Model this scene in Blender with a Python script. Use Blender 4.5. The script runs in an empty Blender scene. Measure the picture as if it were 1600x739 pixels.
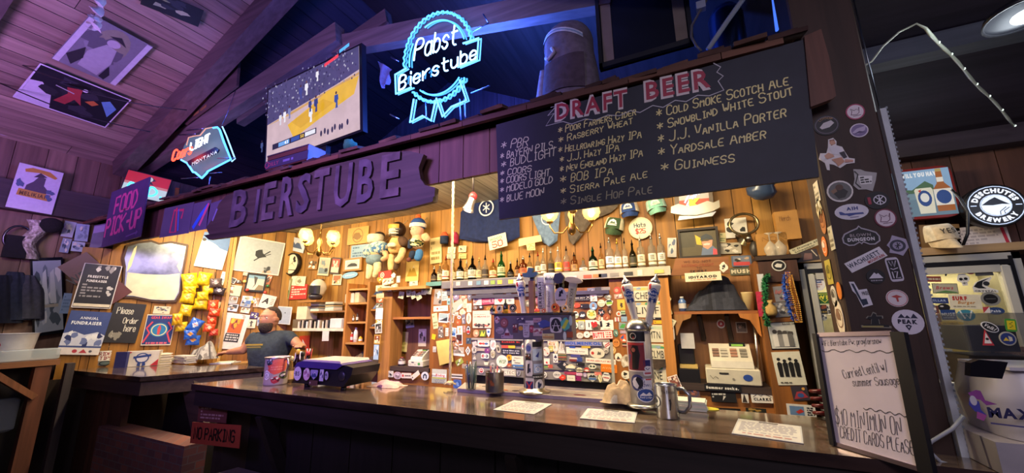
import bpy,math,random
from mathutils import Vector as V,Matrix
random.seed(7)
SC=bpy.context.scene
COL=SC.collection
F=592.1
PITCH,ROLL,YAW=0.208385,-0.0128231,-0.436925
EYE=V((0,0,1.57))
_cy,_sy,_cp,_sp=math.cos(YAW),math.sin(YAW),math.cos(PITCH),math.sin(PITCH)
FW=V((_sy*_cp,_cy*_cp,_sp));_r0=V((_cy,-_sy,0));_u0=_r0.cross(FW)
RT=_r0*math.cos(ROLL)+_u0*math.sin(ROLL);UP=_u0*math.cos(ROLL)-_r0*math.sin(ROLL)
cd=bpy.data.cameras.new('camera');cam=bpy.data.objects.new('camera',cd);COL.objects.link(cam)
cd.sensor_width=36;cd.lens=F/1600*36;cd.clip_start=.02;cd.clip_end=100
cam.matrix_world=Matrix(((RT.x,UP.x,-FW.x,EYE.x),(RT.y,UP.y,-FW.y,EYE.y),(RT.z,UP.z,-FW.z,EYE.z),(0,0,0,1)))
SC.camera=cam
vs=SC.view_settings
vs.view_transform='Standard';vs.look='None';vs.gamma=1;vs.use_curve_mapping=False;vs.exposure=0.0
w=bpy.data.worlds.new('world');SC.world=w;w.use_nodes=True
w.node_tree.nodes['Background'].inputs[0].default_value=(.36,.30,.5,1)
w.node_tree.nodes['Background'].inputs[1].default_value=.14
def light(name,kind,loc,energy,col,size=.2,target=None,sy=None,spread=None,spot=None):
 d=bpy.data.lights.new(name,kind);d.energy=energy;d.color=col
 if kind=='AREA':
  d.size=size
  if sy:d.shape='RECTANGLE';d.size_y=sy
  if spread:d.spread=math.radians(spread)
 else:d.shadow_soft_size=size
 if spot:d.spot_size=math.radians(spot);d.spot_blend=.6
 o=bpy.data.objects.new(name,d);COL.objects.link(o);o.location=loc
 if target is not None:o.rotation_euler=(V(target)-V(loc)).to_track_quat('-Z','Y').to_euler()
 return o
light('purple_room_light','SPOT',(-4.6,-.4,2.5),340,(.54,.27,1),.4,(-6.3,1.1,4.15),spot=95)
light('blue_room_light','SPOT',(-2.2,-.6,3.0),520,(.40,.24,1),.5,(-2.9,2.2,3.1),spot=95)
light('side_fill_light','SPOT',(-4.6,.5,2.7),60,(1,.88,.8),.2,(-6.9,1.75,1.75),spot=52)  # unseen spot added to brighten the far-left wall
light('guest_room_light','AREA',(.6,-1.6,3.3),30,(.92,.82,1),1.2,(.2,2.0,1.2),spread=140)
def ray(x,y):return RT*((x-800)/F)-UP*((y-369.5)/F)+FW
def onY(x,y,Y):d=ray(x,y);return EYE+d*(Y/d.y)
def onX(x,y,X):d=ray(x,y);return EYE+d*(X/d.x)
def onZ(x,y,Z):d=ray(x,y);return EYE+d*((Z-EYE.z)/d.z)
def onP(x,y,p,n):d=ray(x,y);return EYE+d*((V(p)-EYE).dot(V(n))/d.dot(V(n)))
def lin(h):
 if not isinstance(h,str):return h
 h=h.lstrip('#')
 if len(h)==3:h=''.join(c*2 for c in h)
 o=[]
 for i in(0,2,4):
  c=int(h[i:i+2],16)/255
  o.append(c/12.92 if c<=.04045 else((c+.055)/1.055)**2.4)
 return tuple(o)
MATS={}
def mat(key):
 if key in MATS:return MATS[key]
 m=bpy.data.materials.new(key);m.use_nodes=True;MATS[key]=m
 nt=m.node_tree;N=nt.nodes;L=nt.links;b=N['Principled BSDF']
 at=N.new('ShaderNodeAttribute');at.attribute_name='Col'
 tc=N.new('ShaderNodeTexCoord');mp=N.new('ShaderNodeMapping');L.new(tc.outputs['Object'],mp.inputs[0])
 nz=N.new('ShaderNodeTexNoise');L.new(mp.outputs[0],nz.inputs['Vector'])
 rp=N.new('ShaderNodeMapRange');L.new(nz.outputs[0],rp.inputs[0])
 mx=N.new('ShaderNodeMix');mx.data_type='RGBA';mx.blend_type='MULTIPLY';mx.inputs[0].default_value=1
 L.new(at.outputs[0],mx.inputs[6]);L.new(rp.outputs[0],mx.inputs[7]);L.new(mx.outputs[2],b.inputs['Base Color'])
 def var(lo,hi,scale=6,f0=.3,f1=.7,detail=3):
  nz.inputs['Scale'].default_value=scale;nz.inputs['Detail'].default_value=detail
  rp.inputs[1].default_value=f0;rp.inputs[2].default_value=f1;rp.inputs[3].default_value=lo;rp.inputs[4].default_value=hi
 def bump(st,dist=.003,src=None):
  bp=N.new('ShaderNodeBump');bp.inputs['Strength'].default_value=st;bp.inputs['Distance'].default_value=dist
  L.new((src or nz).outputs[0],bp.inputs['Height']);L.new(bp.outputs[0],b.inputs['Normal'])
 k=key.split('_')[0];R=b.inputs['Roughness'];R.default_value=.55
 if key=="clear_g":b.inputs["Alpha"].default_value=.45;k="x";R.default_value=.1;var(.9,1,5)
 if k=="print":var(.93,1.05,30);R.default_value=.5
 elif k=='paint':var(.85,1.1,9);R.default_value=.6
 elif k=='gloss':var(.95,1.03,12);R.default_value=.22
 elif k=='plastic':var(.92,1.05,20);R.default_value=.4
 elif k=='cloth':var(.75,1.15,25);R.default_value=.95;bump(.6,.01)
 elif k=='skin':var(.9,1.06,14);R.default_value=.55;b.inputs['Subsurface Weight'].default_value=.08
 elif k=='fuzz':var(.6,1.2,60);R.default_value=1;bump(1,.01)
 elif k=='metal':var(.85,1.05,10);b.inputs['Metallic'].default_value=1;R.default_value=.28
 elif k=='foil':var(.8,1.1,25);R.default_value=.25;bump(.8,.012)
 elif k=='dust':var(.5,1.3,7);R.default_value=.9;bump(.5,.006)
 elif k in('woodx','woody','woodz','wood'):
  s={'woodx':(1.2,22,22),'woody':(22,1.2,22),'woodz':(22,22,1.2),'wood':(9,9,9)}[k]
  mp.inputs['Scale'].default_value=s;var(.55,1.2,1.0,.25,.75,6);nz.inputs['Distortion'].default_value=.4
  R.default_value=.6;bump(.25,.004)
  if key.endswith('_v'):R.default_value=.38;b.inputs['Coat Weight'].default_value=.15
 elif k=='bartop':
  mp.inputs['Scale'].default_value=(1.5,8,8);var(.35,1.5,1.3,.3,.72,8);nz.inputs['Distortion'].default_value=.8
  R.default_value=.16;b.inputs['Coat Weight'].default_value=.7;b.inputs['Coat Roughness'].default_value=.07;bump(.06,.002)
 elif k=='glass':
  var(.97,1.0,5);R.default_value=.04;b.inputs['Transmission Weight'].default_value=.85;b.inputs['IOR'].default_value=1.3
 elif k=='clear':
  var(.98,1.0,5);R.default_value=.08;b.inputs['Transmission Weight'].default_value=1;b.inputs['IOR'].default_value=1.08
 elif k=='mirror':
  mp.inputs['Scale'].default_value=(2,2,2);var(.3,1.05,2.2,.3,.55,8);b.inputs['Metallic'].default_value=.7;R.default_value=.38
 elif k=='brick':
  br=N.new('ShaderNodeTexBrick');L.new(tc.outputs['Object'],mp.inputs[0])
  sx=N.new('ShaderNodeSeparateXYZ');ad=N.new('ShaderNodeMath');cx=N.new('ShaderNodeCombineXYZ');L.new(tc.outputs['Object'],sx.inputs[0]);L.new(sx.outputs[0],ad.inputs[0]);L.new(sx.outputs[1],ad.inputs[1]);L.new(ad.outputs[0],cx.inputs[0]);L.new(sx.outputs[2],cx.inputs[1])
  L.new(cx.outputs[0],br.inputs[0]);br.inputs['Scale'].default_value=4.2;br.inputs['Mortar Size'].default_value=.018
  br.inputs[1].default_value=(.24,.085,.06,1);br.inputs[2].default_value=(.13,.06,.06,1);br.inputs[3].default_value=(.15,.115,.11,1)
  L.new(br.outputs[0],b.inputs['Base Color']);R.default_value=.9;bump(.8,.01,br)
 elif k=='emit':
  b.inputs['Base Color'].default_value=(.02,.02,.02,1);L.remove(b.inputs['Base Color'].links[0])
  var(.9,1.05,8);L.new(mx.outputs[2],b.inputs['Emission Color']);b.inputs['Emission Strength'].default_value=float(key.split('_')[1])
 return m
def frame(o,ux,uy):
 ux=V(ux).normalized();n=ux.cross(V(uy)).normalized();uy=n.cross(ux)
 return(V(o),ux,uy,n)
def fp(fr,a,b,c=0):return fr[0]+fr[1]*a+fr[2]*b+fr[3]*c
def rotf(fr,deg):
 t=math.radians(deg);c,s=math.cos(t),math.sin(t)
 return(fr[0],fr[1]*c+fr[2]*s,fr[2]*c-fr[1]*s,fr[3])
ZF=(V((0,0,0)),V((1,0,0)),V((0,1,0)),V((0,0,1)))
def ground(x,y,z=0,rz=0):return rotf((V((x,y,z)),V((1,0,0)),V((0,1,0)),V((0,0,1))),rz)
class MB:
 def __init__(s,m='paint',fr=None):s.v=[];s.f=[];s.c=[];s.mi=[];s.sm=[];s.mats=[];s.m=m;s.fr=fr
 def use(s,m):s.m=m;return s
 def _p(s,p):return V(p)if s.fr is None else fp(s.fr,*p)
 def add(s,vs,fs,col,smooth=False):
  b=len(s.v);s.v+=[tuple(s._p(p))for p in vs]
  if s.m not in s.mats:s.mats.append(s.m)
  mi=s.mats.index(s.m);many=isinstance(col,list)
  if not many:col=lin(col)
  for i,f in enumerate(fs):
   s.f.append([b+j for j in f]);s.c.append(lin(col[i])if many else col);s.mi.append(mi);s.sm.append(smooth)
  return s
 def poly(s,pts,col):return s.add(pts,[list(range(len(pts)))],col)
 def box(s,c,d,col,rz=0,bev=0):
  hx,hy,hz=d[0]/2,d[1]/2,d[2]/2;ca,sa=math.cos(rz),math.sin(rz)
  def P(x,y,z):return(c[0]+x*ca-y*sa,c[1]+x*sa+y*ca,c[2]+z)
  if bev:
   q=min(bev,hx*.9,hy*.9,hz*.9);vs=[]
   for z,i in((-hz,q),(-hz+q,0),(hz-q,0),(hz,q)):
    a,b=hx-i,hy-i;k=q*.8
    vs+=[P(x,y,z)for x,y in((-a,-b+k),(-a+k,-b),(a-k,-b),(a,-b+k),(a,b-k),(a-k,b),(-a+k,b),(-a,b-k))]
   fs=[list(range(7,-1,-1)),list(range(24,32))]
   for l in range(3):
    for i in range(8):j=(i+1)%8;fs.append([l*8+i,l*8+j,l*8+8+j,l*8+8+i])
   return s.add(vs,fs,col)
  vs=[P(x,y,z)for z in(-hz,hz)for x,y in((-hx,-hy),(hx,-hy),(hx,hy),(-hx,hy))]
  return s.add(vs,[[3,2,1,0],[4,5,6,7],[0,1,5,4],[1,2,6,5],[2,3,7,6],[3,0,4,7]],col)
 def beam(s,p,q,w,h,col,up=(0,0,1)):
  p=V(p);q=V(q);d=(q-p).normalized();x=d.cross(V(up)).normalized()*w/2;y=x.cross(d).normalized()*h/2
  vs=[a+e for a in(p,q)for e in(-x-y,x-y,x+y,-x+y)]
  return s.add(vs,[[0,1,2,3],[7,6,5,4],[1,0,4,5],[2,1,5,6],[3,2,6,7],[0,3,7,4]],col)
 def prism(s,pts,fr,t,col,side=None,z=0):
  n=len(pts);sv=s.fr;s.fr=None
  vs=[fp(fr,a,b,z)for a,b in pts]+[fp(fr,a,b,z+t)for a,b in pts]
  s.add(vs[n:],[list(range(n))],col)
  s.add(vs,[list(range(n-1,-1,-1))]+[[i,(i+1)%n,n+(i+1)%n,n+i]for i in range(n)],side or col);s.fr=sv
  return s
 def tube(s,pts,r,col,n=6,closed=False,cap=True):
  P=[V(p)for p in pts];m=len(P);R=r if isinstance(r,(list,tuple))else[r]*m
  vs=[];u=None
  for i in range(m):
   if closed:d=P[(i+1)%m]-P[i-1]
   else:d=P[min(i+1,m-1)]-P[max(i-1,0)]
   if d.length<1e-9:d=V((0,0,1))
   d.normalize()
   if u is None:u=d.orthogonal().normalized()
   u=u-d*u.dot(d)
   if u.length<1e-6:u=d.orthogonal()
   u.normalize();w=d.cross(u)
   vs+=[P[i]+(u*math.cos(2*math.pi*k/n)+w*math.sin(2*math.pi*k/n))*R[i]for k in range(n)]
  fs=[[i*n+k,i*n+(k+1)%n,((i+1)%m)*n+(k+1)%n,((i+1)%m)*n+k]for i in range(m if closed else m-1)for k in range(n)]
  if cap and not closed:fs+=[list(range(n-1,-1,-1)),list(range((m-1)*n,m*n))]
  return s.add(vs,fs,col,True)
 def lathe(s,prof,fr,col,n=16,cap=True,sx=1,sy=1):
  vs=[];sv=s.fr;s.fr=None
  for q in prof:vs+=[fp(fr,q[0]*math.cos(2*math.pi*k/n)*sx,q[0]*math.sin(2*math.pi*k/n)*sy,q[1])for k in range(n)]
  fs=[];cs=[]
  for i in range(len(prof)-1):
   c=prof[i+1][2]if len(prof[i+1])>2 else col
   for k in range(n):fs.append([i*n+k,i*n+(k+1)%n,(i+1)*n+(k+1)%n,(i+1)*n+k]);cs.append(c)
  if cap:
   fs+=[list(range(n-1,-1,-1)),list(range((len(prof)-1)*n,len(prof)*n))];cs+=[col,prof[-1][2]if len(prof[-1])>2 else col]
  s.add(vs,fs,cs,True);s.fr=sv
  return s
 def ball(s,c,r,col,n=12,m=8,fn=None):
  r=r if isinstance(r,(list,tuple))else(r,r,r);vs=[]
  for i in range(m+1):
   t=math.pi*i/m
   for k in range(n):
    a=2*math.pi*k/n;d=V((math.sin(t)*math.cos(a),math.sin(t)*math.sin(a),-math.cos(t)))
    q=V((d.x*r[0],d.y*r[1],d.z*r[2]))
    if fn:q=fn(q,d)
    vs.append(V(c)+q)
  fs=[]
  for i in range(m):
   for k in range(n):
    a,b,e,f=i*n+k,i*n+(k+1)%n,(i+1)*n+(k+1)%n,(i+1)*n+k
    if i==0:fs.append([a,e,f])
    elif i==m-1:fs.append([a,b,f])
    else:fs.append([a,b,e,f])
  return s.add(vs,fs,col,True)
 def grid(s,fn,nu,nv,col,smooth=True):
  vs=[fn(i/nu,j/nv)for j in range(nv+1)for i in range(nu+1)]
  fs=[[j*(nu+1)+i,j*(nu+1)+i+1,(j+1)*(nu+1)+i+1,(j+1)*(nu+1)+i]for j in range(nv)for i in range(nu)]
  if callable(col):col=[col((i+.5)/nu,(j+.5)/nv)for j in range(nv)for i in range(nu)]
  return s.add(vs,fs,col,smooth)
 def ribbon(s,pts,fr,w,col,z=.0015):
  P=[V((a,b))for a,b in pts];sv=s.fr;s.fr=None
  if len(P)==1:P=[P[0],P[0]+V((w*.3,0))]
  MB.k=(getattr(MB,'k',0)+1)%24;z+=MB.k*2e-5
  L=[];Rr=[]
  for i,p in enumerate(P):
   d=P[min(i+1,len(P)-1)]-P[max(i-1,0)]
   if d.length<1e-9:d=V((1,0))
   d.normalize();nn=V((-d.y,d.x))*w/2
   if i==0:p=p-d*w*.3
   if i==len(P)-1:p=p+d*w*.3
   zz=z+i*1.2e-5;L.append(fp(fr,*(p+nn),zz));Rr.append(fp(fr,*(p-nn),zz))
  n=len(P);s.add(L+Rr,[[n+i,n+i+1,i+1,i]for i in range(n-1)],col);s.fr=sv
  return s
 def build(s,name,parent=None,label=None,cat=None,group=None,kind=None,origin=None):
  me=bpy.data.meshes.new(name)
  if parent is not None:o0=WORLD[root_of(parent).name]
  elif origin is not None:o0=V(origin)
  else:
   xs=[p[0]for p in s.v];ys=[p[1]for p in s.v];zs=[p[2]for p in s.v]
   o0=V(((min(xs)+max(xs))/2,(min(ys)+max(ys))/2,min(zs)))
  me.from_pydata([(p[0]-o0.x,p[1]-o0.y,p[2]-o0.z)for p in s.v],[],s.f)
  ca=me.color_attributes.new('Col','FLOAT_COLOR','CORNER');buf=[]
  for f,c in zip(s.f,s.c):buf+=[c[0],c[1],c[2],1]*len(f)
  ca.data.foreach_set('color',buf)
  me.polygons.foreach_set('material_index',s.mi);me.polygons.foreach_set('use_smooth',s.sm)
  for m in s.mats:me.materials.append(mat(m))
  o=bpy.data.objects.new(name,me);COL.objects.link(o)
  if parent is not None:o.parent=parent
  else:o.location=o0;WORLD[o.name]=o0
  tag(o,label,cat,group,kind)
  return o
WORLD={}
def root_of(o):
 while o.parent is not None:o=o.parent
 return o
def tag(o,label=None,cat=None,group=None,kind=None):
 for k,x in(('label',label),('category',cat),('group',group),('kind',kind)):
  if x:o[k]=x
 return o
def thing(name,label,cat,loc,group=None):
 o=bpy.data.objects.new(name,None);COL.objects.link(o);o.location=loc;WORLD[o.name]=V(loc);o.empty_display_size=.05
 return tag(o,label,cat,group)
def kids(o):return[c for c in list(COL.objects)if c.parent==o]
def dup(root,loc,rz=0,label=None,group=None,scale=None):
 r=root.copy();COL.objects.link(r);r.location=loc;r.rotation_euler=(0,0,rz);WORLD[r.name]=V(loc)
 if scale:r.scale=scale
 if label:r['label']=label
 if group:r['group']=group
 for ch in list(root.children):
  c=ch.copy();COL.objects.link(c);c.parent=r
  for g in list(ch.children):
   d=g.copy();COL.objects.link(d);d.parent=c
 return r
def S(o):o['kind']='structure';return o
GL={}
def glyph(ch,bold=0):
 k=(ch,bold)
 if k not in GL:
  cu=bpy.data.curves.new('g','FONT');cu.body=ch;cu.size=1;cu.resolution_u=2;cu.fill_mode='FRONT';cu.offset=.022*bold
  o=bpy.data.objects.new('g',cu);COL.objects.link(o);dg=bpy.context.evaluated_depsgraph_get()
  me=o.evaluated_get(dg).to_mesh()
  vs=[(q.co.x,q.co.y)for q in me.vertices];fs=[list(p.vertices)for p in me.polygons]
  o.evaluated_get(dg).to_mesh_clear()
  adv=(max(x for x,y in vs)+.07+.02*bold)if vs else .3
  bpy.data.objects.remove(o);bpy.data.curves.remove(cu);GL[k]=(vs,fs,adv)
 return GL[k]
def tw(text,bold=0):return sum(glyph(c,bold)[2]for c in text)
def text(mb,fr,txt,cx,cy,h,col,bold=0,z=.0012,w=None,al='c',shear=0,arc=None):
 """cap height h (Bfont caps are about .7 of the em) centred on cx,cy"""
 sc=h/.7;W=tw(txt,bold)*sc;sx=sc
 if w:sx=sc*w/W;W=w
 x=cx-(W/2 if al=='c' else 0);sv=mb.fr;mb.fr=None
 for ch in txt:
  vs,fs,adv=glyph(ch,bold)
  if vs:
   if arc:
    R,a0,dr=arc;mid=x+adv*sx/2-cx;t=math.radians(a0)-dr*mid/R
    pts=[]
    for px,py in vs:
     dx=px*sx-adv*sx/2;dy=py*sc-h/2
     rr=R+dr*dy;tt=t-dr*dx/R
     pts.append(fp(fr,cx+rr*math.cos(tt),cy+rr*math.sin(tt),z))
   else:pts=[fp(fr,x+px*sx+py*sc*shear,cy-h/2+py*sc,z)for px,py in vs]
   mb.add(pts,fs,col)
  x+=adv*sx
 mb.fr=sv;return mb
ST=dict(A="02 28 42;14 34",B="02 08 28 37 36 25 05;25 34 33 22 02",C="47 38 18 07 03 12 32 43",D="02 08 28 46 44 22 02",E="48 08 02 42;05 35",F="48 08 02;05 35",G="47 38 18 07 03 12 32 43 45 25",H="08 02;48 42;05 45",I="18 38;28 22;12 32",J="48 43 32 12 03",K="08 02;48 05 42",L="08 02 42",M="02 08 25 48 42",N="02 08 42 48",O="18 07 03 12 32 43 47 38 18",P="02 08 38 47 46 35 05",Q="18 07 03 12 32 43 47 38 18;24 42",R="02 08 38 47 46 35 05;25 42",S="47 38 18 07 06 15 35 44 43 32 12 03",T="08 48;28 22",U="08 03 12 32 43 48",V="08 22 48",W="08 12 26 32 48",X="08 42;02 48",Y="08 25 48;25 22",Z="08 48 02 42",a="35 26 16 05 03 12 22 33;36 32",b="08 02;05 16 26 35 33 22 12 03",c="35 26 16 05 03 12 22 33",d="38 32;35 26 16 05 03 12 22 33",e="04 34 35 26 16 05 03 12 22 33",f="38 28 17 12;06 26",g="36 31 20 10 01;35 26 16 05 03 12 22 33",h="08 02;05 16 26 35 32",i="16 12;18 17",k="08 02;36 04 32",l="18 12",m="06 02;05 16 25 22;25 36 45 42",n="06 02;05 16 26 35 32",o="16 05 03 12 22 33 35 26 16",p="06 00;05 16 26 35 33 22 12 03",r="06 02;04 15 26 36",s="35 26 16 05 14 24 33 22 12 03",t="18 13 22 32;06 36",u="06 03 12 22 33;36 32",v="06 22 46",w="06 12 25 32 46",x="06 32;02 36",y="06 13 23 36;36 30 10",z="06 36 02 32")
ST.update({'0':ST['O'],'1':"16 28 22",'2':"07 18 38 47 46 02 42",'3':"07 18 38 47 46 35 15;35 44 43 32 12 03",'5':"48 08 05 35 44 43 32 12 03",'$':ST['S']+";29 21",'*':"27 23;06 44;04 46",'.':"12 13",'-':"15 35",'/':"01 49",':':"16 15;13 12",' ':"","'":"18 17",'!':"18 14;12 12",'&':"42 07 18 27 04 03 12 22 44"})
def stroke_lines(txt,h,w=None,shear=0,jit=0,smooth=0,gap=1.4,small=False):
 """polylines of single-stroke lettering, cap height h, total width w, baseline at 0. small: lower-case drawn as small capitals"""
 L=[];x=0
 for ch in txt:
  k=1
  if small and ch.islower():ch=ch.upper();k=.72
  d=ST.get(ch,ST.get(ch.upper(),""));mxx=0
  for pl in d.split(';'):
   if not pl:continue
   pts=[((int(t[0]))*k,(int(t[1])-2)*k)for t in pl.split()]
   mxx=max([mxx]+[p[0]for p in pts])
   pts=[(p[0]+x+random.uniform(-jit,jit),p[1]+random.uniform(-jit,jit))for p in pts]
   for _ in range(smooth):
    if len(pts)>2:
     q=[pts[0]]
     for a,b in zip(pts,pts[1:]):q+=[(a[0]*.75+b[0]*.25,a[1]*.75+b[1]*.25),(a[0]*.25+b[0]*.75,a[1]*.25+b[1]*.75)]
     pts=q+[pts[-1]]
   L.append(pts)
  x+=(mxx if d else 1.6)+gap
 W=max(x-gap,.1);sy=h/6;sx=(w/W)if w else sy
 return[[(p[0]*sx+p[1]*sy*shear,p[1]*sy)for p in l]for l in L],W*sx
def ngon(rx,ry,n=20,p=2):
 o=[]
 for k in range(n):
  t=2*math.pi*k/n;c,s=math.cos(t),math.sin(t)
  o.append((math.copysign(abs(c)**(2/p),c)*rx,math.copysign(abs(s)**(2/p),s)*ry))
 return o
def outline(shape,a,b):
 if shape=='o':return ngon(a,b,22)
 if shape=='q':return ngon(a,b,24,6)
 if shape=='d':return[(-a,0),(0,-b),(a,0),(0,b)]
 if shape=='h':return[(-a*.5,-b),(a*.5,-b),(a,0),(a*.5,b),(-a*.5,b),(-a,0)]
 if shape=='t':return[(-a,-b),(a,-b),(0,b)]
 if shape=='s':return[(-a,b*.8),(-a*.8,b),(a*.8,b),(a,b*.8),(a*.85,-b*.2),(0,-b),(-a*.85,-b*.2)]
 if shape=='i':return[(x*(1+.16*math.sin(k*2.4+a*900)),y*(1+.16*math.cos(k*1.9)))for k,(x,y)in enumerate(ngon(a,b,14))]
 if isinstance(shape,list):return[(x*a,y*b)for x,y in shape]
 return[(-a,-b),(a,-b),(a,b),(-a,b)]
def art(mb,fr,a,b,ops,z=.0012):
 """ops drawn in order on a frame of half-size a x b"""
 dz=.0004;sv=mb.fr;mb.fr=None
 for op in ops:
  k=op[0]
  if k=='r':_,x0,y0,x1,y1,c=op;mb.add([fp(fr,x*a,y*b,z)for x,y in((x0,y0),(x1,y0),(x1,y1),(x0,y1))],[[0,1,2,3]],c)
  elif k=='e':_,x,y,rx,ry,c=op;q=ngon(rx*a,ry*b,16);mb.add([fp(fr,x*a+u,y*b+v,z)for u,v in q],[list(range(16))],c)
  elif k=='c':_,x,y,r,c=op;q=ngon(r*min(a,b),r*min(a,b),18);mb.add([fp(fr,x*a+u,y*b+v,z)for u,v in q],[list(range(18))],c)
  elif k=='p':_,pts,c=op;mb.add([fp(fr,x*a,y*b,z)for x,y in pts],[list(range(len(pts)))],c)
  elif k=='l':_,pts,wd,c=op;mb.fr=None;mb.ribbon([(x*a,y*b)for x,y in pts],fr,wd*min(a,b),c,z)
  elif k=='o':_,x,y,r,wd,c=op;q=[(x*a+u,y*b+v)for u,v in ngon(r*min(a,b),r*min(a,b),24)];mb.ribbon(q+[q[0]],fr,wd*min(a,b),c,z)
  elif k=='t':
   txt,x,y,h,c=op[1:6];bold=op[6]if len(op)>6 else 0;W=op[7]if len(op)>7 else None;sh=op[8]if len(op)>8 else 0
   ww=tw(txt,bold)*h*b/.7
   if W is None and ww>1.86*a:W=1.86
   text(mb,fr,txt,x*a,y*b,h*b,c,bold,z,W*a if W else None,'c',sh)
  elif k=='a':txt,r,h,c,a0,dr=op[1:7];m_=min(a,b);text(mb,fr,txt,0,0,h*m_,c,op[7]if len(op)>7 else 0,z,None,'c',0,(r*m_,a0,dr))
  elif k=='w':
   txt,x,y,h,W,wd,c=op[1:8];L,_w=stroke_lines(txt,h*b,W*a,0,.12)
   for l in L:mb.ribbon([(x*a+p,y*b+q)for p,q in l],fr,wd*min(a,b),c,z)
  elif k=='n':
   n,sd,cs=op[1:4];sz=op[4]if len(op)>4 else .25;bx=op[5:9]if len(op)>8 else(-.85,-.85,.85,.85);rn=random.Random(sd)
   for i in range(n):
    x,y=rn.uniform(bx[0]+sz*.6,bx[2]-sz*.6),rn.uniform(bx[1]+sz*.6,bx[3]-sz*.6);c=rn.choice(cs);q=[]
    for g in range(8):
     t=g*math.pi/4;rr=sz*rn.uniform(.5,1.1);q.append((max(-.97,min(.97,x+rr*math.cos(t))),max(-.97,min(.97,y+rr*math.sin(t)))))
    mb.add([fp(fr,u*a,v*b,z+i*dz*.15)for u,v in q],[list(range(8))],c)
   z+=n*dz*.15
  elif k=='L':
   n,x0,y0,x1,y1,c=op[1:7];rn=random.Random(n*7+int(x0*90))
   for i in range(n):
    yy=y1-(i+.5)*(y1-y0)/n;hh=(y1-y0)/n*.28;x=x0
    while x<x1-.05:
     xe=min(x1,x+rn.uniform(.08,.32));mb.add([fp(fr,u*a,v*b,z)for u,v in((x,yy-hh),(xe,yy-hh),(xe,yy+hh),(x,yy+hh))],[[0,1,2,3]],c);x=xe+.06
     if rn.random()<.1:break
  z+=dz
 mb.fr=sv;return mb
PLANES={}
def plane(k,p,ux):PLANES[k]=(V(p),V(ux).normalized(),V(ux).normalized().cross(V((0,0,1))))
def at(k,x,y):
 p,ux,n=PLANES[k];return onP(x,y,p,n)
def wf(k,cx,cy,w,h,rot=0):
 """frame + half sizes on a wall for something seen at cx,cy with apparent size w x h"""
 p,ux,n=PLANES[k];o=at(k,cx,cy)
 a=abs((at(k,cx+w/2,cy)-at(k,cx-w/2,cy)).dot(ux))/2;b=abs((at(k,cx,cy-h/2)-at(k,cx,cy+h/2)).z)/2
 return rotf((o,ux,V((0,0,1)),n),rot),a,b
TODO=[]
def flat(name,k,cx,cy,w,h,rot,shape,bg,ops,label,cat,group=None,t=.002,m='print',rim=None,lift=.001,parent=None):
 fr,a,b=wf(k,cx,cy,w,h,rot);mb=MB(m);pts=outline(shape,a,b)
 fr=(fr[0]+fr[3]*lift,fr[1],fr[2],fr[3])
 mb.prism(pts,fr,t,rim or bg)
 if rim:q=[(x*.86,y*.86)for x,y in pts];mb.add([fp(fr,x,y,t+.0004)for x,y in q],[list(range(len(q)))],bg)
 art(mb,fr,a,b,ops,t+.0009)
 o=mb.build(name,parent,label,cat,group)
 if parent is None:TODO.append((o,cx,cy))
 return o
SC.cycles.use_denoising=True
# ================================================================ THE SHELL
YB,YF,YH=3.70,3.42,2.0
BAR=1.07
CNR=onY(456,430,YB)
SK=V((.45,.893,0)).normalized()
XL=-6.9
plane('B',(0,YB-.012,0),(1,0,0));plane('F',(0,YF,0),(1,0,0));plane('H',(0,YH,0),(1,0,0))
plane('S',CNR+V((SK.y,-SK.x,0))*.012,SK);plane('L',(XL+.012,0,0),(0,1,0))
def boards(name,o,ux,uy,W,H,bw,cols,m,t=.02,gap=.006,seed=1,kind='structure',lab=None):
 """a wall of boards running along uy"""
 rn=random.Random(seed);fr=frame(o,ux,uy);mb=MB(m);x=0
 mb.prism([(0,0),(W,0),(W,H),(0,H)],(fr[0]-fr[3]*.03,fr[1],fr[2],fr[3]),.012,'#1a120c')
 while x<W-.01:
  b=min(bw*rn.uniform(.85,1.15),W-x);c=rn.choice(cols)
  mb.prism([(x+gap/2,0),(x+b-gap/2,0),(x+b-gap/2,H),(x+gap/2,H)],(fr[0]-fr[3]*t,fr[1],fr[2],fr[3]),t,c);x+=b
 return S(mb.build(name))
HONEY=['#a06c28','#b07c32','#935f22','#a87430','#9a6826','#b8863c']
boards('wall_back',(CNR.x,YB,0),(1,0,0),(0,0,1),1.0-CNR.x,2.95,.15,HONEY,'woodz',seed=3)
boards('wall_back_right',(1.0,YB,0),(1,0,0),(0,0,1),2.2,2.95,.2,['#5a3a2e','#4e3228','#634236'],'woodz',seed=6)  # unlit stretch of the wall, its shade put into the board colours
pl=CNR-SK*1.9
boards('wall_slanted',(pl.x,pl.y,0),SK,(0,0,1),1.9,2.85,.15,HONEY,'woodz',seed=4)
b=MB('woodz');nS=V((SK.y,-SK.x,0))*.01;b.prism([(-2.3,0),(.02,0),(.02,.97),(-2.3,.97)],(CNR+nS-V((0,0,CNR.z)),SK,V((0,0,1)),V((SK.y,-SK.x,0))),.02,'#2a1c16');S(b.build('trim_shade_panel'))  # dark panel standing in for the shade under the counter
pl=CNR-SK*2.14
boards('wall_slanted_end',(pl.x,pl.y,0),SK,(0,0,1),.24,2.42,.15,HONEY,'woodz',seed=2)
GREYW=['#8a6a58','#7d5f50','#947462','#86664f','#9a7a66']
boards('wall_left',(XL,-2.2,0),(0,1,0),(0,0,1),7.2,3.64,.22,GREYW,'woodz',seed=5)
b=MB('woody');b.box((XL+.06,.9,2.98),(.14,3.6,.33),'#4a3c3a');S(b.build('trim_wall_beam'))
b=MB('paint');b.box((-2,1.2,-.02),(11.5,6.6,.04),'#2a211d');S(b.build('floor'))
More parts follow.
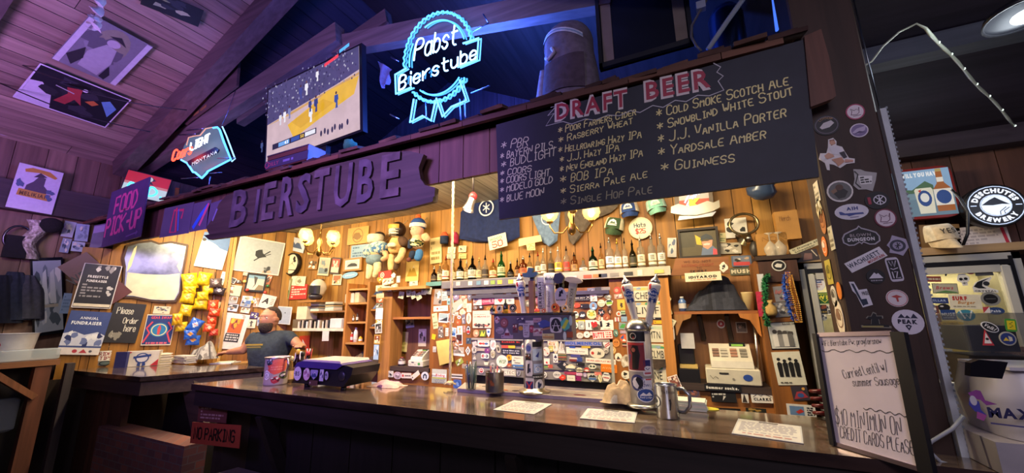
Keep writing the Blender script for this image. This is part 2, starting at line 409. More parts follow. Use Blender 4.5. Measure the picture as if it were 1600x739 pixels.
boards('ceiling_bar',(-6.85,YB,2.86),(1,0,0),(0,-1,0),7.5,YB-YH-.02,.18,['#b4ac9c','#bcb4a4','#a8a090'],'woody',seed=8)
b=MB('woodx');b.box((-3.1,3.45,2.9),(7.6,2.5,.05),'#2c211e');S(b.build('floor_loft'))
RS=.5;RX=-3.3;RZ=3.63+RS*(RX-XL)
sl=math.hypot(1,RS)
rn=random.Random(9);b=MB('woody');fr=frame((XL,-2.2,3.63),(0,1,0),(1,0,RS));Wr=(RX-XL)*sl;x=0
while x<Wr:
 bw=.155*rn.uniform(.9,1.1);y=0
 while y<7.2:
  ln=rn.uniform(1.5,3);ln=4.3-y if y<4.25<y+ln+.3 else ln;b.prism([(y+.003,x+.004),(min(y+ln,7.2)-.003,x+.004),(min(y+ln,7.2)-.003,x+bw-.004),(y+.003,x+bw-.004)],fr,-.02,rn.choice(['#a58a78','#96796a','#b09482','#9c8072','#8d7264']if y<4.25 else['#2a2430','#2f2832']));y+=ln  # boards past the rafter coloured dark for the shade there
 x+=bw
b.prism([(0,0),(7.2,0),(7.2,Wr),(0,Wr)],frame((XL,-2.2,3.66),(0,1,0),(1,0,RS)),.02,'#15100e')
S(b.build('ceiling_left'))
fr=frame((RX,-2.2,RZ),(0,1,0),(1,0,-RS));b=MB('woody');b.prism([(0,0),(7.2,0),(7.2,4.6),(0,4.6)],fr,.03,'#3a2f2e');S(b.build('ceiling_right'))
boards('wall_gable',(XL,4.7,2.9),(1,0,0),(0,0,1),9.2,3.2,.25,['#4a4a62','#44445c','#505068'],'woodz',seed=12)
def truss(name,Y,w,cols,tie=True):
 b=MB('woodx');c1,c2=cols
 A=V((XL+.1,Y,3.60));R_=V((RX,Y,RZ-.16));Bx=V((1.0,Y,3.27))
 b.beam(A,R_,w,.3,c1);b.beam(R_,Bx,w,.3,c1)
 return S(b.build('beam_rafter'))
truss('a',2.12,.17,('#64504e','#6b5552'))
b=MB('woodx');b.beam((XL+.05,2.36,3.72),(RX+.25,2.36,4.47),.12,.24,'#73605c');S(b.build('beam_chord'))
b=MB('woodx');b.beam((RX-.05,2.43,4.45),(-.3,2.43,3.84),.1,.2,'#73605c');S(b.build('beam_chord'))
b=MB('woodx');b.beam((-4.85,2.47,4.0),(-2.5,2.47,4.55),.09,.16,'#5f4e4c');S(b.build('beam_brace'))
b=MB('woodx');b.beam((-6.9,.62,3.63),(RX,.62,RZ-.02),.18,.26,'#54423f');S(b.build('beam_rafter'))
fr=frame((-5.2,2.28,4.08),(.97,0,.22),(-.22,0,.97));b=MB('woodx');b.prism([(-.45,.05),(.62,.06),(.66,.42),(.3,.48),(-.22,.3)],fr,.03,'#5b4644')
for i in range(3):art(b,(fr[0]+fr[3]*.03,fr[1],fr[2],fr[3]),.5,.3,[('L',1,-.5+.25*i,.15+i*.32,1.15-.1*i,.4+i*.32,'#9a6a40')])
o=b.build('gusset_board',None,'brown wooden plate with faint carved writing on the roof truss','board')
fr=frame((.72,3.72,2.78),(1,0,0),(0,-1,.55));b=MB('woodx');b.prism([(0,0),(3.0,0),(3.0,5.4),(0,5.4)],fr,-.03,'#2e2630');S(b.build('ceiling_low'))
b=MB('woodx');b.beam((.75,2.9,3.13),(3.2,2.9,3.13),.12,.12,'#4d4f57');S(b.build('beam_joist'))
b=MB('woodx');b.beam((.75,YB-.07,2.74),(3.2,YB-.07,2.74),.12,.13,'#3a3034');S(b.build('beam_wall_plate'))
boards('wall_header',(-6.85,YH+.03,2.48),(1,0,0),(0,0,1),7.4,.37,.2,['#72493f','#7c5146','#66403a','#84584a'],'woodz',seed=14)
rn=random.Random(21);b=MB('dust')
x=-6.9
while x<.5:
 wd=rn.uniform(.09,.2);q=rn.uniform(-.012,.012);e=rn.uniform(-.02,.025)
 fr=rotf(frame((x+wd/2,YH-.09-e+.14,2.85+q),(1,0,0),(0,1,.28)),rn.uniform(-3,3))
 c=rn.choice(['#563a33','#62443a','#4a322e','#6c4a3c'])
 b.prism([(-wd/2+.003,-.14),(wd/2-.003,-.14+rn.uniform(-.02,.02)),(wd/2-.003,.2),(-wd/2+.003,.2)],fr,.02,c)
 if rn.random()<.45:b.prism([(-wd*.4,-.1),(wd*.3,-.12),(wd*.4,.1),(-wd*.3,.1)],(fr[0]+fr[3]*.021,fr[1],fr[2],fr[3]),.014,c)
 x+=wd
S(b.build('trim_eave_shingles'))
b=MB('woodx');x=-6.9
while x<.5:
 ln=min(rn.uniform(.35,.8),.5-x);b.box((x+ln/2,YH-.072,2.802),(ln-.004,.03,.035),rn.choice(['#6b3f2c','#5c3628','#7a4a34']));x+=ln
S(b.build('trim_eave_lath'))
b=MB('woodx');b.box((-3.2,YH+.06,2.815),(7.3,.06,.05),'#2a1d1a');S(b.build('trim_header_rail'))
PX0,PX1,PY0,PY1=.56,.795,2.0,2.2
b=MB('woodz');b.box(((PX0+PX1)/2,(PY0+PY1)/2,1.9),(PX1-PX0,PY1-PY0,3.8),'#3f2a22',bev=.008);S(b.build('pillar_bar_post'))
plane('P',(0,PY0-.001,0),(1,0,0));plane('Q',(PX0-.001,0,0),(0,-1,0))
b=MB('plastic');b.box((PX1+.012,PY0-.004,1.46),(.02,.028,1.9),'#c8ced4')
for i in range(95):b.box((PX1+.0235,PY0-.004,.53+i*.02),(.006,.03,.008),'#9aa2aa')
S(b.build('trim_post_edge'))
b=MB('metal');b.tube([(PX1+.006,PY0-.006,2.4),(PX1+.004,PY0-.006,3.0)],.003,'#8a9298');S(b.build('trim_post_wire'))
fr=frame((0,YH-.055,0),(1,0,0),(0,0,1));pts=[onY(*q,YH-.055)for q in((1254,63),(1280,52),(1292,95),(1303,155),(1296,160),(1264,172))]
b=MB('woodz');b.prism([(p.x,p.z)for p in reversed(pts)],fr,.03,'#6d4538');S(b.build('trim_post_board'))
# ================================================================ HEADER SIGNS, TELEVISION, NEON
def glyph_sides(ch,bold):
 vs,fs,adv=glyph(ch,bold);cnt={}
 for f in fs:
  for i in range(len(f)):
   e=(f[i],f[(i+1)%len(f)]);k=tuple(sorted(e));cnt[k]=None if k in cnt else e
 return[e for e in cnt.values()if e]
def text3d(mb,fr,txt,x,y,h,col,z0,t,bold=1,W=None,side=None):
 sc=h/.7;sx=sc if not W else W/tw(txt,bold)
 for ch in txt:
  vs,fs,adv=glyph(ch,bold);n=len(vs)
  P=[fp(fr,x+px*sx,y+py*sc,z0)for px,py in vs]+[fp(fr,x+px*sx,y+py*sc,z0+t)for px,py in vs]
  if vs:mb.add(P,[[j+n for j in f]for f in fs],col);mb.add(P,[[a,b_,b_+n,a+n]for a,b_ in glyph_sides(ch,bold)],side or col)
  x+=adv*sx
def qf(p,n,c4):
 q=[onP(x,y,p,n)for x,y in c4];ux=(q[1]-q[0])+(q[2]-q[3]);uy=(q[0]-q[3])+(q[1]-q[2])
 return frame(sum(q,V((0,0,0)))/4,ux,uy),ux.length/4,uy.length/4
def sheet(name,p,n,c4,bg,ops,label,cat,group=None,t=.004,m='print',rim=None,parent=None,curl=0,lift=0):
 fr,a,b=qf(p,n,c4);fr=(fr[0]+fr[3]*lift,fr[1],fr[2],fr[3]);mb=MB(m);mb.prism([(-a,-b),(a,-b),(a,b),(-a,b)],fr,t,rim or bg)
 if rim:mb.add([fp(fr,x*a*.95,y*b*.94,t+.0005)for x,y in((-1,-1),(1,-1),(1,1),(-1,1))],[[0,1,2,3]],bg)
 art(mb,fr,a,b,ops,t+.001)
 return mb.build(name,parent,label,cat,group)
def lpx(Y,pts):return[onY(x,y,Y)for x,y in pts]
Y0=1.945
fr=frame((0,Y0,0),(1,0,0),(0,0,1))
opx=[(330,373),(427,361),(525,342),(634,325),(678,314),(680,293),(664,289),(657,279),(654,262),(662,241),(640,236),(598,238),(550,250),(500,262),(486,270),(440,284),(400,292),(354,305),(342,318),(334,338),(322,356)]
t=thing('carved_sign','long weathered wooden board with raised letters across the bar header','sign',onY(500,320,Y0))
b=MB('woodx');b.prism([(p.x,p.z)for p in lpx(Y0,opx)],frame((0,Y0+.04,0),(1,0,0),(0,0,1)),.04,'#5b4540');b.build('board',t)
b=MB('woodx');pb=lpx(Y0-.01,[(322,368),(427,354),(525,336),(634,319),(680,308),(679,316),(634,328),(525,345),(427,363),(330,375)])
b.prism([(p.x,p.z)for p in reversed(pb)][::-1],frame((0,Y0,0),(1,0,0),(0,0,1)),.03,'#4a3833');b.build('bottom_ledge',t)
lets=[('B',358,389,356,304),('I',397,406,348,301),('E',408,432,345,292),('R',436,462,340,283),('S',463,488,334,279),('T',489,516,330,272),('U',521,553,325,265),('B',557,588,318,256),('E',592,631,311,249)]
for i,(ch,x0,x1,yb,yt)in enumerate(lets):
 p=onY(x0,yb,Y0);q=onY(x1,yb,Y0);h=onY(x0,yt,Y0).z-p.z;b=MB('dust')
 text3d(b,frame((0,Y0,0),(1,0,0),(0,0,1)),ch,p.x,p.z+.005,h*1.02,['#6a5560','#62505c','#705a5e'][i%3],.002,.016,1,q.x-p.x,'#3a2c30')
 b.build('letter',t)
YC=1.93
c4=[(775,195),(1255,62),(1280,276),(780,343)]
CB,ca_,cb_=qf((0,YC,0),(0,-1,0),c4);CB=(CB[0],V((1,0,0)),V((0,0,1)),V((0,-1,0)))
q4=[onY(x,y,YC)for x,y in c4]
b=MB('paint');loc=[((p-CB[0]).x,(p-CB[0]).z)for p in q4];b.prism([loc[3],loc[2],loc[1],loc[0]],(CB[0]+V((0,.018,0)),CB[1],CB[2],CB[3]),.018,'#2b2c3a')
cbt=thing('chalkboard','wide black chalkboard of draft beers hung on the bar header','chalkboard',CB[0])
b.build('slate',cbt)
def loc2(x,y):p=onY(x,y,YC)-CB[0];return V((p.x,p.z))
ch=MB('print')
def chalk(txt,x0,y0,x1,y1,cap,col,wd=.0052,small=False):
 a=loc2(x0,y0);e=loc2(x1,y1);d=e-a;L=d.length;d.normalize();nn=V((-d.y,d.x));h=(loc2(x0,y0-cap)-a).length
 for pl in stroke_lines(txt,h,L,.12,.16,1,1.3,small)[0]:
  ch.ribbon([tuple(a+d*p+nn*q)for p,q in pl],CB,wd,col,.0015)
def C1(x,y):return 770+x/2.956,90+y/2.956
def C3(x,y):return 1010+x/2.957,60+y/2.957
CH='#f0e09a'
for tx,a,e,cap in(('* PBR',(38,425),(160,408),40),('* BAYERN PILS.',(35,472),(285,418),32),('* BUDLIGHT',(40,512),(292,452),34),('* COORS',(35,548),(177,525),26),('* COORS LIGHT',(35,586),(262,545),29),('* MODELO GOLD',(35,626),(275,578),29),('* BLUE MOON',(35,672),(235,632),30)):
 chalk(tx,*C1(*a),*C1(*e),cap/2.956,'#e8e0c0')
for tx,a,e,cap in(('* Poor Farmers Cider',(303,352),(660,265),32),('* Rasberry Wheat',(305,397),(645,305),32),('* Hellroaring Hazy IPA',(303,443),(685,370),32),('* J.J. Hazy IPA',(310,487),(582,430),32),('* New England Hazy IPA',(310,532),(692,455),32),('* BOB IPA',(312,582),(555,542),38),('* Sierra Pale Ale',(315,634),(712,553),34),('* Single Hop Pale',(315,684),(735,625),36)):
 chalk(tx,*C1(*a),*C1(*e),cap/2.956,CH if 'Single' not in tx else '#a39b7c',small=True)
for tx,a,e,cap in(('* Cold Smoke Scotch Ale',(48,367),(655,215),42),('* Snowblind White Stout',(52,427),(675,260),40),('* J.J. Vanilla Porter',(55,487),(645,362),45),('* Yardsale Amber',(55,547),(550,462),44),('* Guinness',(68,617),(405,570),44)):
 chalk(tx,*C3(*a),*C3(*e),cap/2.957,CH,.0058,True)
zz=[(861,168),(869,166),(856,181),(866,177),(853,197),(880,190),(893,194),(915,186),(930,188),(950,180),(968,181),(985,173),(1000,176),(1020,165),(1036,168),(1055,157),(1072,159),(1090,149),(1108,150),(1131,141),(1122,127),(1130,119),(1120,113),(1126,105),(1115,99)]
ch.ribbon([tuple(loc2(*p))for p in zz],CB,.005,'#c9c4cf',.0015)
for tx,x0,y0,x1,y1,cap in(('DRAFT',868,188,984,165,25),('BEER',1008,157,1115,135,28)):
 a=loc2(x0,y0);e=loc2(x1,y1);d=(e-a);L=d.length;d.normalize();f2=rotf((CB[0]+CB[1]*a.x+CB[2]*a.y,CB[1],CB[2],CB[3]),math.degrees(math.atan2(d.y,d.x)))
 h=(loc2(x0,y0-cap)-a).length
 text(ch,f2,tx,L/2,h/2,h*1.0,'#e6d6d8',4,.001,L*1.02);text(ch,f2,tx,L/2,h/2,h*.94,'#b0324e',1,.0018,L)
ch.build('chalk_lettering',cbt)
t=thing('pickup_sign','purple hand painted FOOD PICK-UP sign at the left end of the header','sign',onY(198,335,1.9))
fr,a,b_=qf((0,1.9,0),(0,-1,0),[(170,303),(229,284),(228,363),(167,386)])
b=MB('paint');b.prism([(-a,-b_),(a,-b_),(a,b_),(-a,b_)],(fr[0],fr[1],fr[2],fr[3]),.012,'#4a3560');b.build('panel',t)
f2=(fr[0]+fr[3]*.0125,fr[1],fr[2],fr[3]);b=MB('print')
for tx,y,W,x in(('FOOD',.12,1.15,-.62),('PICK-UP',-.62,1.8,-.92)):
 for l in stroke_lines(tx,b_*.58,a*W,0,.1)[0]:b.ribbon([(x*a+p,y*b_+q)for p,q in l],f2,.034,'#d04a88',.001)
b.ribbon([(.3*a,-.86*b_),(.85*a,-.82*b_),(.78*a,-.77*b_),(.85*a,-.82*b_),(.78*a,-.88*b_)],f2,.015,'#7a5a90',.001);b.build('painted_lettering',t)
for c4,lab,ops in(([(262,325),(303,316),(296,364),(246,372)],'glossy sheet with painted red neon reflection on the header',[('l',[(-.1,.8),(.1,-.8),(-.3,-.75),(-.25,.7),(.4,.6),(.35,.1)],.2,'#ff4a78'),('l',[(.05,.7),(.25,-.7)],.12,'#5a84ff')]),([(304,318),(332,312),(322,358),(297,363)],'glossy sheet with painted blue and pink neon reflections on the header',[('l',[(-.6,-.7),(.1,.1),(.7,.6)],.34,'#3a74ff'),('l',[(.1,-.6),(.8,.7)],.24,'#ff6a9a')]),([(330,318),(349,312),(342,350),(320,358)],'curled grey sheet touching the left end of the carved board',[('l',[(-.1,-.5),(.4,.3)],.2,'#9a8ac8')]),([(153,352),(170,350),(160,384),(135,389)],'pale lilac sheet at the far left end of the header',[('r',-.9,.3,.9,.9,'#a58ac0')])):
 sheet('glossy_sheet',(0,1.95,0),(0,-1,0),c4,'#6f6080',ops,lab,'sheet','glossy sheets on the header',m='gloss')  # neon reflections are painted on as coloured strokes
t=thing('television','wall size flat television showing a basketball game above the header','television',(-3.28,2.3,2.95))
fr=rotf(frame((-3.28,2.28,3.645),(1,0,0),(0,-.05,1)),3.4);a,b_=.67,.43
b=MB('plastic');b.prism([(-a-.02,-b_-.025),(a+.035,-b_-.025),(a+.035,b_+.02),(-a-.02,b_+.02)],(fr[0]-fr[3]*.05,fr[1],fr[2],fr[3]),.055,'#0c0d14')
b.box((-3.28,2.36,3.62),(.7,.08,.5),'#0c0d14');b.box((-3.28,2.33,3.2),(.5,.05,.3),'#0c0d14');b.box((-3.28,2.36,2.94),(.7,.22,.02),'#0c0d14');b.build('housing',t)
b=MB('emit_1.1');b.prism([(-a,-b_),(a,-b_),(a,b_),(-a,b_)],(fr[0]+fr[3]*.004,fr[1],fr[2],fr[3]),.002,'#c9aeb4')
rn=random.Random(3);ops=[('p',[(-1,.02),(-1,1),(1,1),(1,.42),(.55,.3),(.1,.22)],'#4a4470'),('p',[(-1,.0),(-.5,.09),(1,.36),(1,.3),(-.4,.04)],'#c99a5a'),('p',[(-.35,-.62),(.15,-.4),(.9,-.12),(1,.28),(.35,.22),(.05,.05),(-.5,-.2)],'#e3b02c'),('p',[(-.2,-.42),(.5,-.12),(.28,.08),(-.42,-.16)],'#d7a21c')]
for i in range(230):
 x=rn.uniform(-.97,.95);y=rn.uniform(.12+.14*max(0,x),.93);ops.append(('e',x,y,.012,.026,rn.choice(['#7f7aa8','#8a86a8','#2a2848','#5a4a70','#b0acc0','#3a3860','#332f58'])))
def player(x,y,s,c1,c2):return[('p',[(x-.012*s,y),(x-.004*s,y+.1*s),(x-.02*s,y+.1*s),(x-.026*s,y+.22*s),(x+.026*s,y+.22*s),(x+.02*s,y+.1*s),(x+.022*s,y)],c1),('p',[(x-.03*s,y+.12*s),(x-.026*s,y+.24*s),(x+.026*s,y+.24*s),(x+.034*s,y+.14*s)],c1),('e',x,y+.275*s,.013*s,.028*s,c2)]
for q in((.2,-.55,1.3,'#e8e8f0','#5a3a2a'),(.31,-.36,1.35,'#2c3a78','#4a2a1a'),(.19,-.3,1.1,'#2c3a78','#4a2a1a'),(.72,-.47,1.3,'#2c4a9a','#3a2418'),(-.36,-.3,1.1,'#e8e4ec','#6a4a3a'),(-.25,-.26,1.1,'#7a80b0','#4a2a1a'),(-.45,-.33,1.05,'#dcd8e4','#4a2a1a'),(.12,.14,1.2,'#e8e4ec','#6a4a3a'),(.0,.1,1.2,'#3a4288','#4a2a1a'),(.35,.36,1.0,'#e8e4ec','#4a2a1a'),(-.86,-.84,1.0,'#3a4a78','#2a1a1a')):ops+=player(*q)
ops+=[('p',[(.5,.62),(.78,.7),(.78,.78),(.5,.7)],'#f0404c'),('p',[(.8,.78),(.99,.84),(.99,.92),(.8,.86)],'#5ab8ff'),('r',-.6,-.9,.35,-.76,'#1c1c30'),('r',-.46,-.88,-.22,-.78,'#6aa0e0'),('r',-.18,-.88,.0,-.78,'#3050a0'),('t','43',-.28,-.83,.08,'#fff',1),('t','50',.06,-.83,.08,'#ffd040',1),('r',.12,-.88,.33,-.78,'#e8e8f0')]
for i in range(8):ops.append(('e',.45+i*.07+.02*math.sin(i*3),-.95+.03*math.sin(i*2),.02,.07,'#2c2840'))
art(b,(fr[0]+fr[3]*.006,fr[1],fr[2],fr[3]),a,b_,ops,.001);b.build('screen',t)
light('tv_glow','AREA',(-3.28,2.15,3.6),6,(.8,.75,1),1.2,(-3.28,0,3.2),.8)
p0=onY(417,270,2.06);p1=onY(480,254,2.06)
t=thing('wooden_crate','red brown wooden crate under the corner of the television','crate',((p0.x+p1.x)/2,2.2,2.93))
b=MB('woodx');hz=onY(417,246,2.06).z;zb=2.93
for i in range(3):b.box(((p0.x+p1.x)/2,2.06,zb+(hz-zb)*(i+.5)/3),(p1.x-p0.x,.02,(hz-zb)/3-.006),['#7a4438','#8a5040','#6e3c32'][i])
b.box(((p0.x+p1.x)/2,2.135,hz),(p1.x-p0.x+.02,.17,.015),'#5a4a54');b.box(((p0.x+p1.x)/2,2.14,(zb+hz)/2),(p1.x-p0.x-.02,.15,hz-zb-.03),'#3a2a2a');b.build('box',t)
b=MB('print');f3=frame(((p0.x+p1.x)/2,2.045,zb+.05),(1,0,0),(0,0,1));b.prism([(-.28,-.04),(.3,-.04),(.3,.04),(-.28,.04)],f3,.003,'#4a4058');art(b,f3,.3,.04,[('t','DILLY',-.55,0,.9,'#b8506a',1),('L',1,-.1,-.5,.9,.5,'#8a7ab0'),('o',-.86,0,.7,.2,'#c04a60')],.004);b.build('printed_strip',t)
b=MB('paint');b.box((p1.x+.008,2.135,(zb+hz)/2),(.012,.17,hz-zb),'#8f93b8');b.build('side_panel',t)
def neon(t,name,lines,r,mt,col,n=6,smooth=0):
 if len(lines)>1 and 'letter' not in name and 'script' not in name:return[neon(t,name,[l],r,mt,col,n,smooth)for l in lines]
 b=MB(mt)
 for pl in lines:
  for _ in range(smooth):
   q=[pl[0]]
   for u,v in zip(pl,pl[1:]):q+=[tuple(V(u)*.75+V(v)*.25),tuple(V(u)*.25+V(v)*.75)]
   pl=q+[pl[-1]]
  b.tube(pl,r,col,n)
 return b.build(name,t)
def NP(x,y):return 590+x/3.36,y/3.36
def nl(Y,pts):return[tuple(onY(*NP(*p),Y))for p in pts]
def ribbon_sign(Y,t,dx,dy,mt1,mt2,mt3,full):
 def sh(pts):return[(x+dx,y+dy)for x,y in pts]
 cx,cy,rx,ry=316,298,178,232
 def el(a0,a1,k=1,sc=0,n=70):
  o=[]
  for i in range(n+1):
   a=math.radians(a0+(a1-a0)*i/n);g=k+sc*math.cos(a*44);x=rx*g*math.cos(a);y=ry*g*math.sin(a);o.append((cx+x+.22*0*y,cy-y-.22*x+0))
  return o
 neon(t,'scalloped_ring',[nl(Y,sh(el(12,184,1,.022))),nl(Y,sh(el(222,322,1,.022)))],.0075,mt1,'#3f97ff')
 neon(t,'inner_ring',[nl(Y,sh(el(20,118,.82))),nl(Y,sh(el(150,186,.84))),nl(Y,sh(el(232,318,.85)))],.006,mt1,'#3f97ff')
 bl=[(150,358),(92,392),(96,493),(178,458)];br=[(448,228),(530,200),(522,312),(420,352)]
 neon(t,'banner_outline',[nl(Y,sh(bl)),nl(Y,sh(br))],.0075,mt1,'#58a8ff')
 r1=[(190,520),(170,642),(236,608),(280,636),(304,526)];r2=[(308,515),(340,612),(388,560),(466,526),(430,420)]
 neon(t,'ribbon_tail',[nl(Y,sh(r1))],.007,mt2,'#58a8ff');neon(t,'ribbon_tail',[nl(Y,sh(r2))],.007,mt2,'#58a8ff')
 if full:
  for nm,tx,a,e,cap,sl in(('upper_lettering','Pabst',(190,318),(412,232),108,.35),('lower_lettering','Bierstube',(112,474),(518,308),74,.1)):
   L,W=stroke_lines(tx,1,1,0,0,2,1.25);A=V(a);D=V(e)-A;up=V((sl*cap*.35,-cap))
   neon(t,nm,[nl(Y,[tuple(A+D*p+up*q)for p,q in l])for l in L],.0068,mt3,'#9accff')
 else:
  neon(t,'back_lettering',[nl(Y,[(150+i*30,420-i*9),(165+i*30,400-i*9),(160+i*30,440-i*9)])for i in range(6)],.005,mt2,'#2a80e0')
cpt=onY(680,105,2.2)
t=thing('neon_sign','large blue neon rosette sign with script lettering on the header','neon sign',(cpt.x,2.2,2.93))
ribbon_sign(2.16,t,0,0,'emit_4.5','emit_4.5','emit_5',True)
ribbon_sign(2.36,t,14,4,'emit_2.4','emit_2.4','emit_2',False)
for q in(((70,300),(110,322)),((65,600),(112,625)),((490,490),(590,450)),((500,165),(582,120)),((582,120),(555,75))):b=MB('metal').tube([onY(*NP(*q[0]),2.27),onY(*NP(*q[1]),2.27)],.006,'#9ab8e8');b.build('support_rod',t)
for x in(250,430,455):b=MB('metal').tube([onY(*NP(x,520),2.26),onY(*NP(x+6,640),2.26)],.005,'#8aa8d8');b.build('support_rod',t)
for dz in(.15,-.2):light('neon_light','POINT',(cpt.x,2.05,cpt.z+dz),26,(.06,.2,1),.25)
light('neon_back_light','POINT',(cpt.x+.1,2.6,cpt.z-.1),230,(.05,.14,1),.3)
def MP(x,y):return 250+x/6.16,180+y/6.16
def ml(Y,pts):return[tuple(onY(*MP(*p),Y))for p in pts]
mc=onY(330,240,2.25)
t=thing('neon_sign','small neon sign shaped like a state with blue edge and red script','neon sign',(mc.x,2.25,2.93))
b=MB('emit_.35');st=[(250,300),(300,215),(400,190),(440,130),(560,112),(600,200),(685,425),(460,540),(400,608),(335,552),(292,500),(262,460),(205,425)]
pp=ml(2.3,st);f4=frame((0,2.3,0),(1,0,0),(0,0,1));b.prism([(p[0],p[2])for p in pp][::-1],f4,.02,'#8fb0e0');b.build('back_panel',t)
neon(t,'blue_edge_tube',[ml(2.22,[(512,122),(552,116),(575,140),(612,250),(682,425),(460,540),(448,560),(402,606),(372,580),(338,550),(318,548),(292,505),(262,462),(205,430)])],.011,'emit_3.5','#4a9cff')
neon(t,'second_edge_tube',[ml(2.34,[(600,110),(640,200),(722,420),(690,445)])],.008,'emit_2','#9ad0ff')
L,W=stroke_lines('Coors',1,1,0,0,2,1.0);neon(t,'red_script',[ml(2.2,[(112+185*p+25*q,445-75*p-105*q)for p,q in l])for l in L],.009,'emit_6','#ff3a24')
L,W=stroke_lines('LIGHT',1,1,0,0,1,1.0);neon(t,'white_lettering',[ml(2.2,[(288+178*p+12*q,345-88*p-80*q)for p,q in l])for l in L],.0085,'emit_3','#dfeaff')
neon(t,'mountain_tube',[ml(2.24,[(255,290),(275,215),(330,200),(385,195),(440,130),(500,118)])],.006,'emit_1','#ffb0a0')
b=MB('plastic');bp=ml(2.23,[(285,495),(278,448),(545,310),(578,335),(560,365)]);b.prism([(p[0],p[2])for p in bp],frame((0,2.23,0),(1,0,0),(0,0,1)),.015,'#10142c')
L,W=stroke_lines('MONTANA',1,1,0,0,0,2.2)
for l in L:b.use('emit_1.2').ribbon([(onY(*MP(300+235*p,480-118*p-28*q),2.2).x,onY(*MP(300+235*p,480-118*p-28*q),2.2).z)for p,q in l],frame((0,2.212,0),(1,0,0),(0,0,1)),.012,'#dfe6ff')
b.build('name_bar',t)
for q in(((255,145),(420,128)),((165,190),(345,180)),((205,610),(370,600)),((480,560),(598,552)),((555,415),(720,412)),((490,590),(462,690)),((480,590),(470,690))):b=MB('metal').tube(ml(2.27,q),.006,'#8a9cc8');b.build('support_rod',t)
b=MB('metal').tube(ml(2.27,[(595,95),(640,0)])+[tuple(onY(372,130,2.3))],.003,'#8a9cc8');b.build('hanging_wire',t)
light('neon_light','POINT',(mc.x+.1,2.05,mc.z),6,(.1,.3,1),.15);light('neon_red_light','POINT',(mc.x-.35,2.08,mc.z),2.5,(1,.08,.04),.1)
fr,a,b_=qf((-6.5,2.2,0),(SK.y,-SK.x,0),[(198,267),(265,279),(258,319),(190,300)])
t=thing('lightbox_sign','red and white lit beer sign half hidden by the FOOD sign','lit sign',fr[0]-fr[2]*b_)
b=MB('plastic');b.prism([(-a*1.04,-b_*1.06),(a*1.04,-b_*1.06),(a*1.04,b_*1.06),(-a*1.04,b_*1.06)],(fr[0]-fr[3]*.06,fr[1],fr[2],fr[3]),.06,'#141420');b.build('case',t)
b=MB('emit_.8');art(b,fr,a,b_,[('r',-1,-1,1,1,'#cfe0f0'),('r',-1,.15,1,1,'#c8202c'),('r',-1,-.05,1,.15,'#d88088'),('p',[(-.1,.55),(0,.75),(.15,.8),(.35,.6),(.15,.45),(.3,.2),(-.15,.3),(-.3,.2)],'#2a2430'),('c',.05,.62,.2,'#d8dce8')],.003);b.build('face',t)
L,W=stroke_lines('BUD.',b_*.75,a*1.55,0,0,2);neon(t,'blue_lettering',[[tuple(fp(fr,-a*.75+p,-b_*.75+q,.03))for p,q in l]for l in L],.012,'emit_4','#3ac8ff')
# ================================================================ BARS, BACK BAR, COOLER
def slab(mb,pts,z0,z1,col,side=None):mb.prism(pts,(V((0,0,z0)),V((1,0,0)),V((0,1,0)),V((0,0,1))),z1-z0,col,side)
t=thing('bar_counter','long dark polished wooden bar across the middle of the room','bar counter',(-1.2,2.1,0))
b=MB('bartop');slab(b,[(-3.74,1.835),(1.9,1.85),(1.9,2.44),(.80,2.44),(.80,1.995),(.555,1.995),(.555,2.44),(-3.5,2.44)],1.025,BAR,'#6a584a','#3c2c28');b.build('counter_top',t)
b=MB('woodx');slab(b,[(-3.72,1.86),(1.9,1.87),(1.9,1.99),(-3.66,1.99)],.905,1.024,'#2b201f');b.build('front_apron',t)
b=MB('woodz')
for i in range(10):slab(b,[(-3.35+i*.375,2.1),(-2.985+i*.375,2.1),(-2.985+i*.375,2.14),(-3.35+i*.375,2.14)],.12,.9,'#1c1516')
slab(b,[(-3.35,2.141),(.4,2.141),(.4,2.17),(-3.35,2.17)],.1,.9,'#141012');b.build('front_panel',t)
b=MB('woodz');slab(b,[(-3.62,2.0),(-3.5,2.0),(-3.36,2.42),(-3.5,2.42)],0,1.02,'#2a1f1d');b.build('end_panel',t)
for X in(-2.9,-.9):b=MB('woodx');b.beam((X,2.1,.45),(X,1.9,.9),.06,.08,'#231919');b.build('bracket',t)
b=MB('brick');slab(b,[(-3.45,1.93),(.54,1.93),(.54,2.09),(-3.42,2.09)],0,.42,'#4a3040');b.build('brick_step',t)
t=thing('drink_rail','low pale service rail with stickers along the inner edge of the bar','rail',(-.85,2.46,BAR))
b=MB('print');slab(b,[(-1.52,2.335),(-.06,2.365),(-.06,2.56),(-1.6,2.56)],1.071,1.093,'#b9a9a0','#a897b4');b.build('rail_board',t)
b=MB('metal');slab(b,[(-1.45,2.5),(-.1,2.52),(-.1,2.8),(-1.5,2.8)],.98,1.065,'#b4b0ac');b.build('steel_well',t)
b=MB('print');rn=random.Random(5)
for i in range(16):
 x=-1.45+i*.085;y=rn.uniform(2.39,2.5);q=ngon(rn.uniform(.02,.04),rn.uniform(.012,.022),12);b.prism([(x+u,y+v)for u,v in q],(V((0,0,1.0932)),V((1,0,0)),V((0,1,0)),V((0,0,1))),.0008,rn.choice(['#b0302c','#d8d0c0','#c8a030','#3a3a40','#d86a30','#7a3040','#e0d8d0']))
b.build('flat_stickers',t)
t=thing('service_counter','dark food pick-up counter at the left end beyond the bar gap','counter',(-5.3,2.3,0))
b=MB('bartop');slab(b,[(-6.14,1.84),(-4.66,1.87),(-4.43,2.33),(-4.22,2.75),(-4.85,2.78),(-5.1,2.55),(-5.95,2.5)],1.03,BAR,'#66564a','#3a2c28');b.build('counter_top',t)
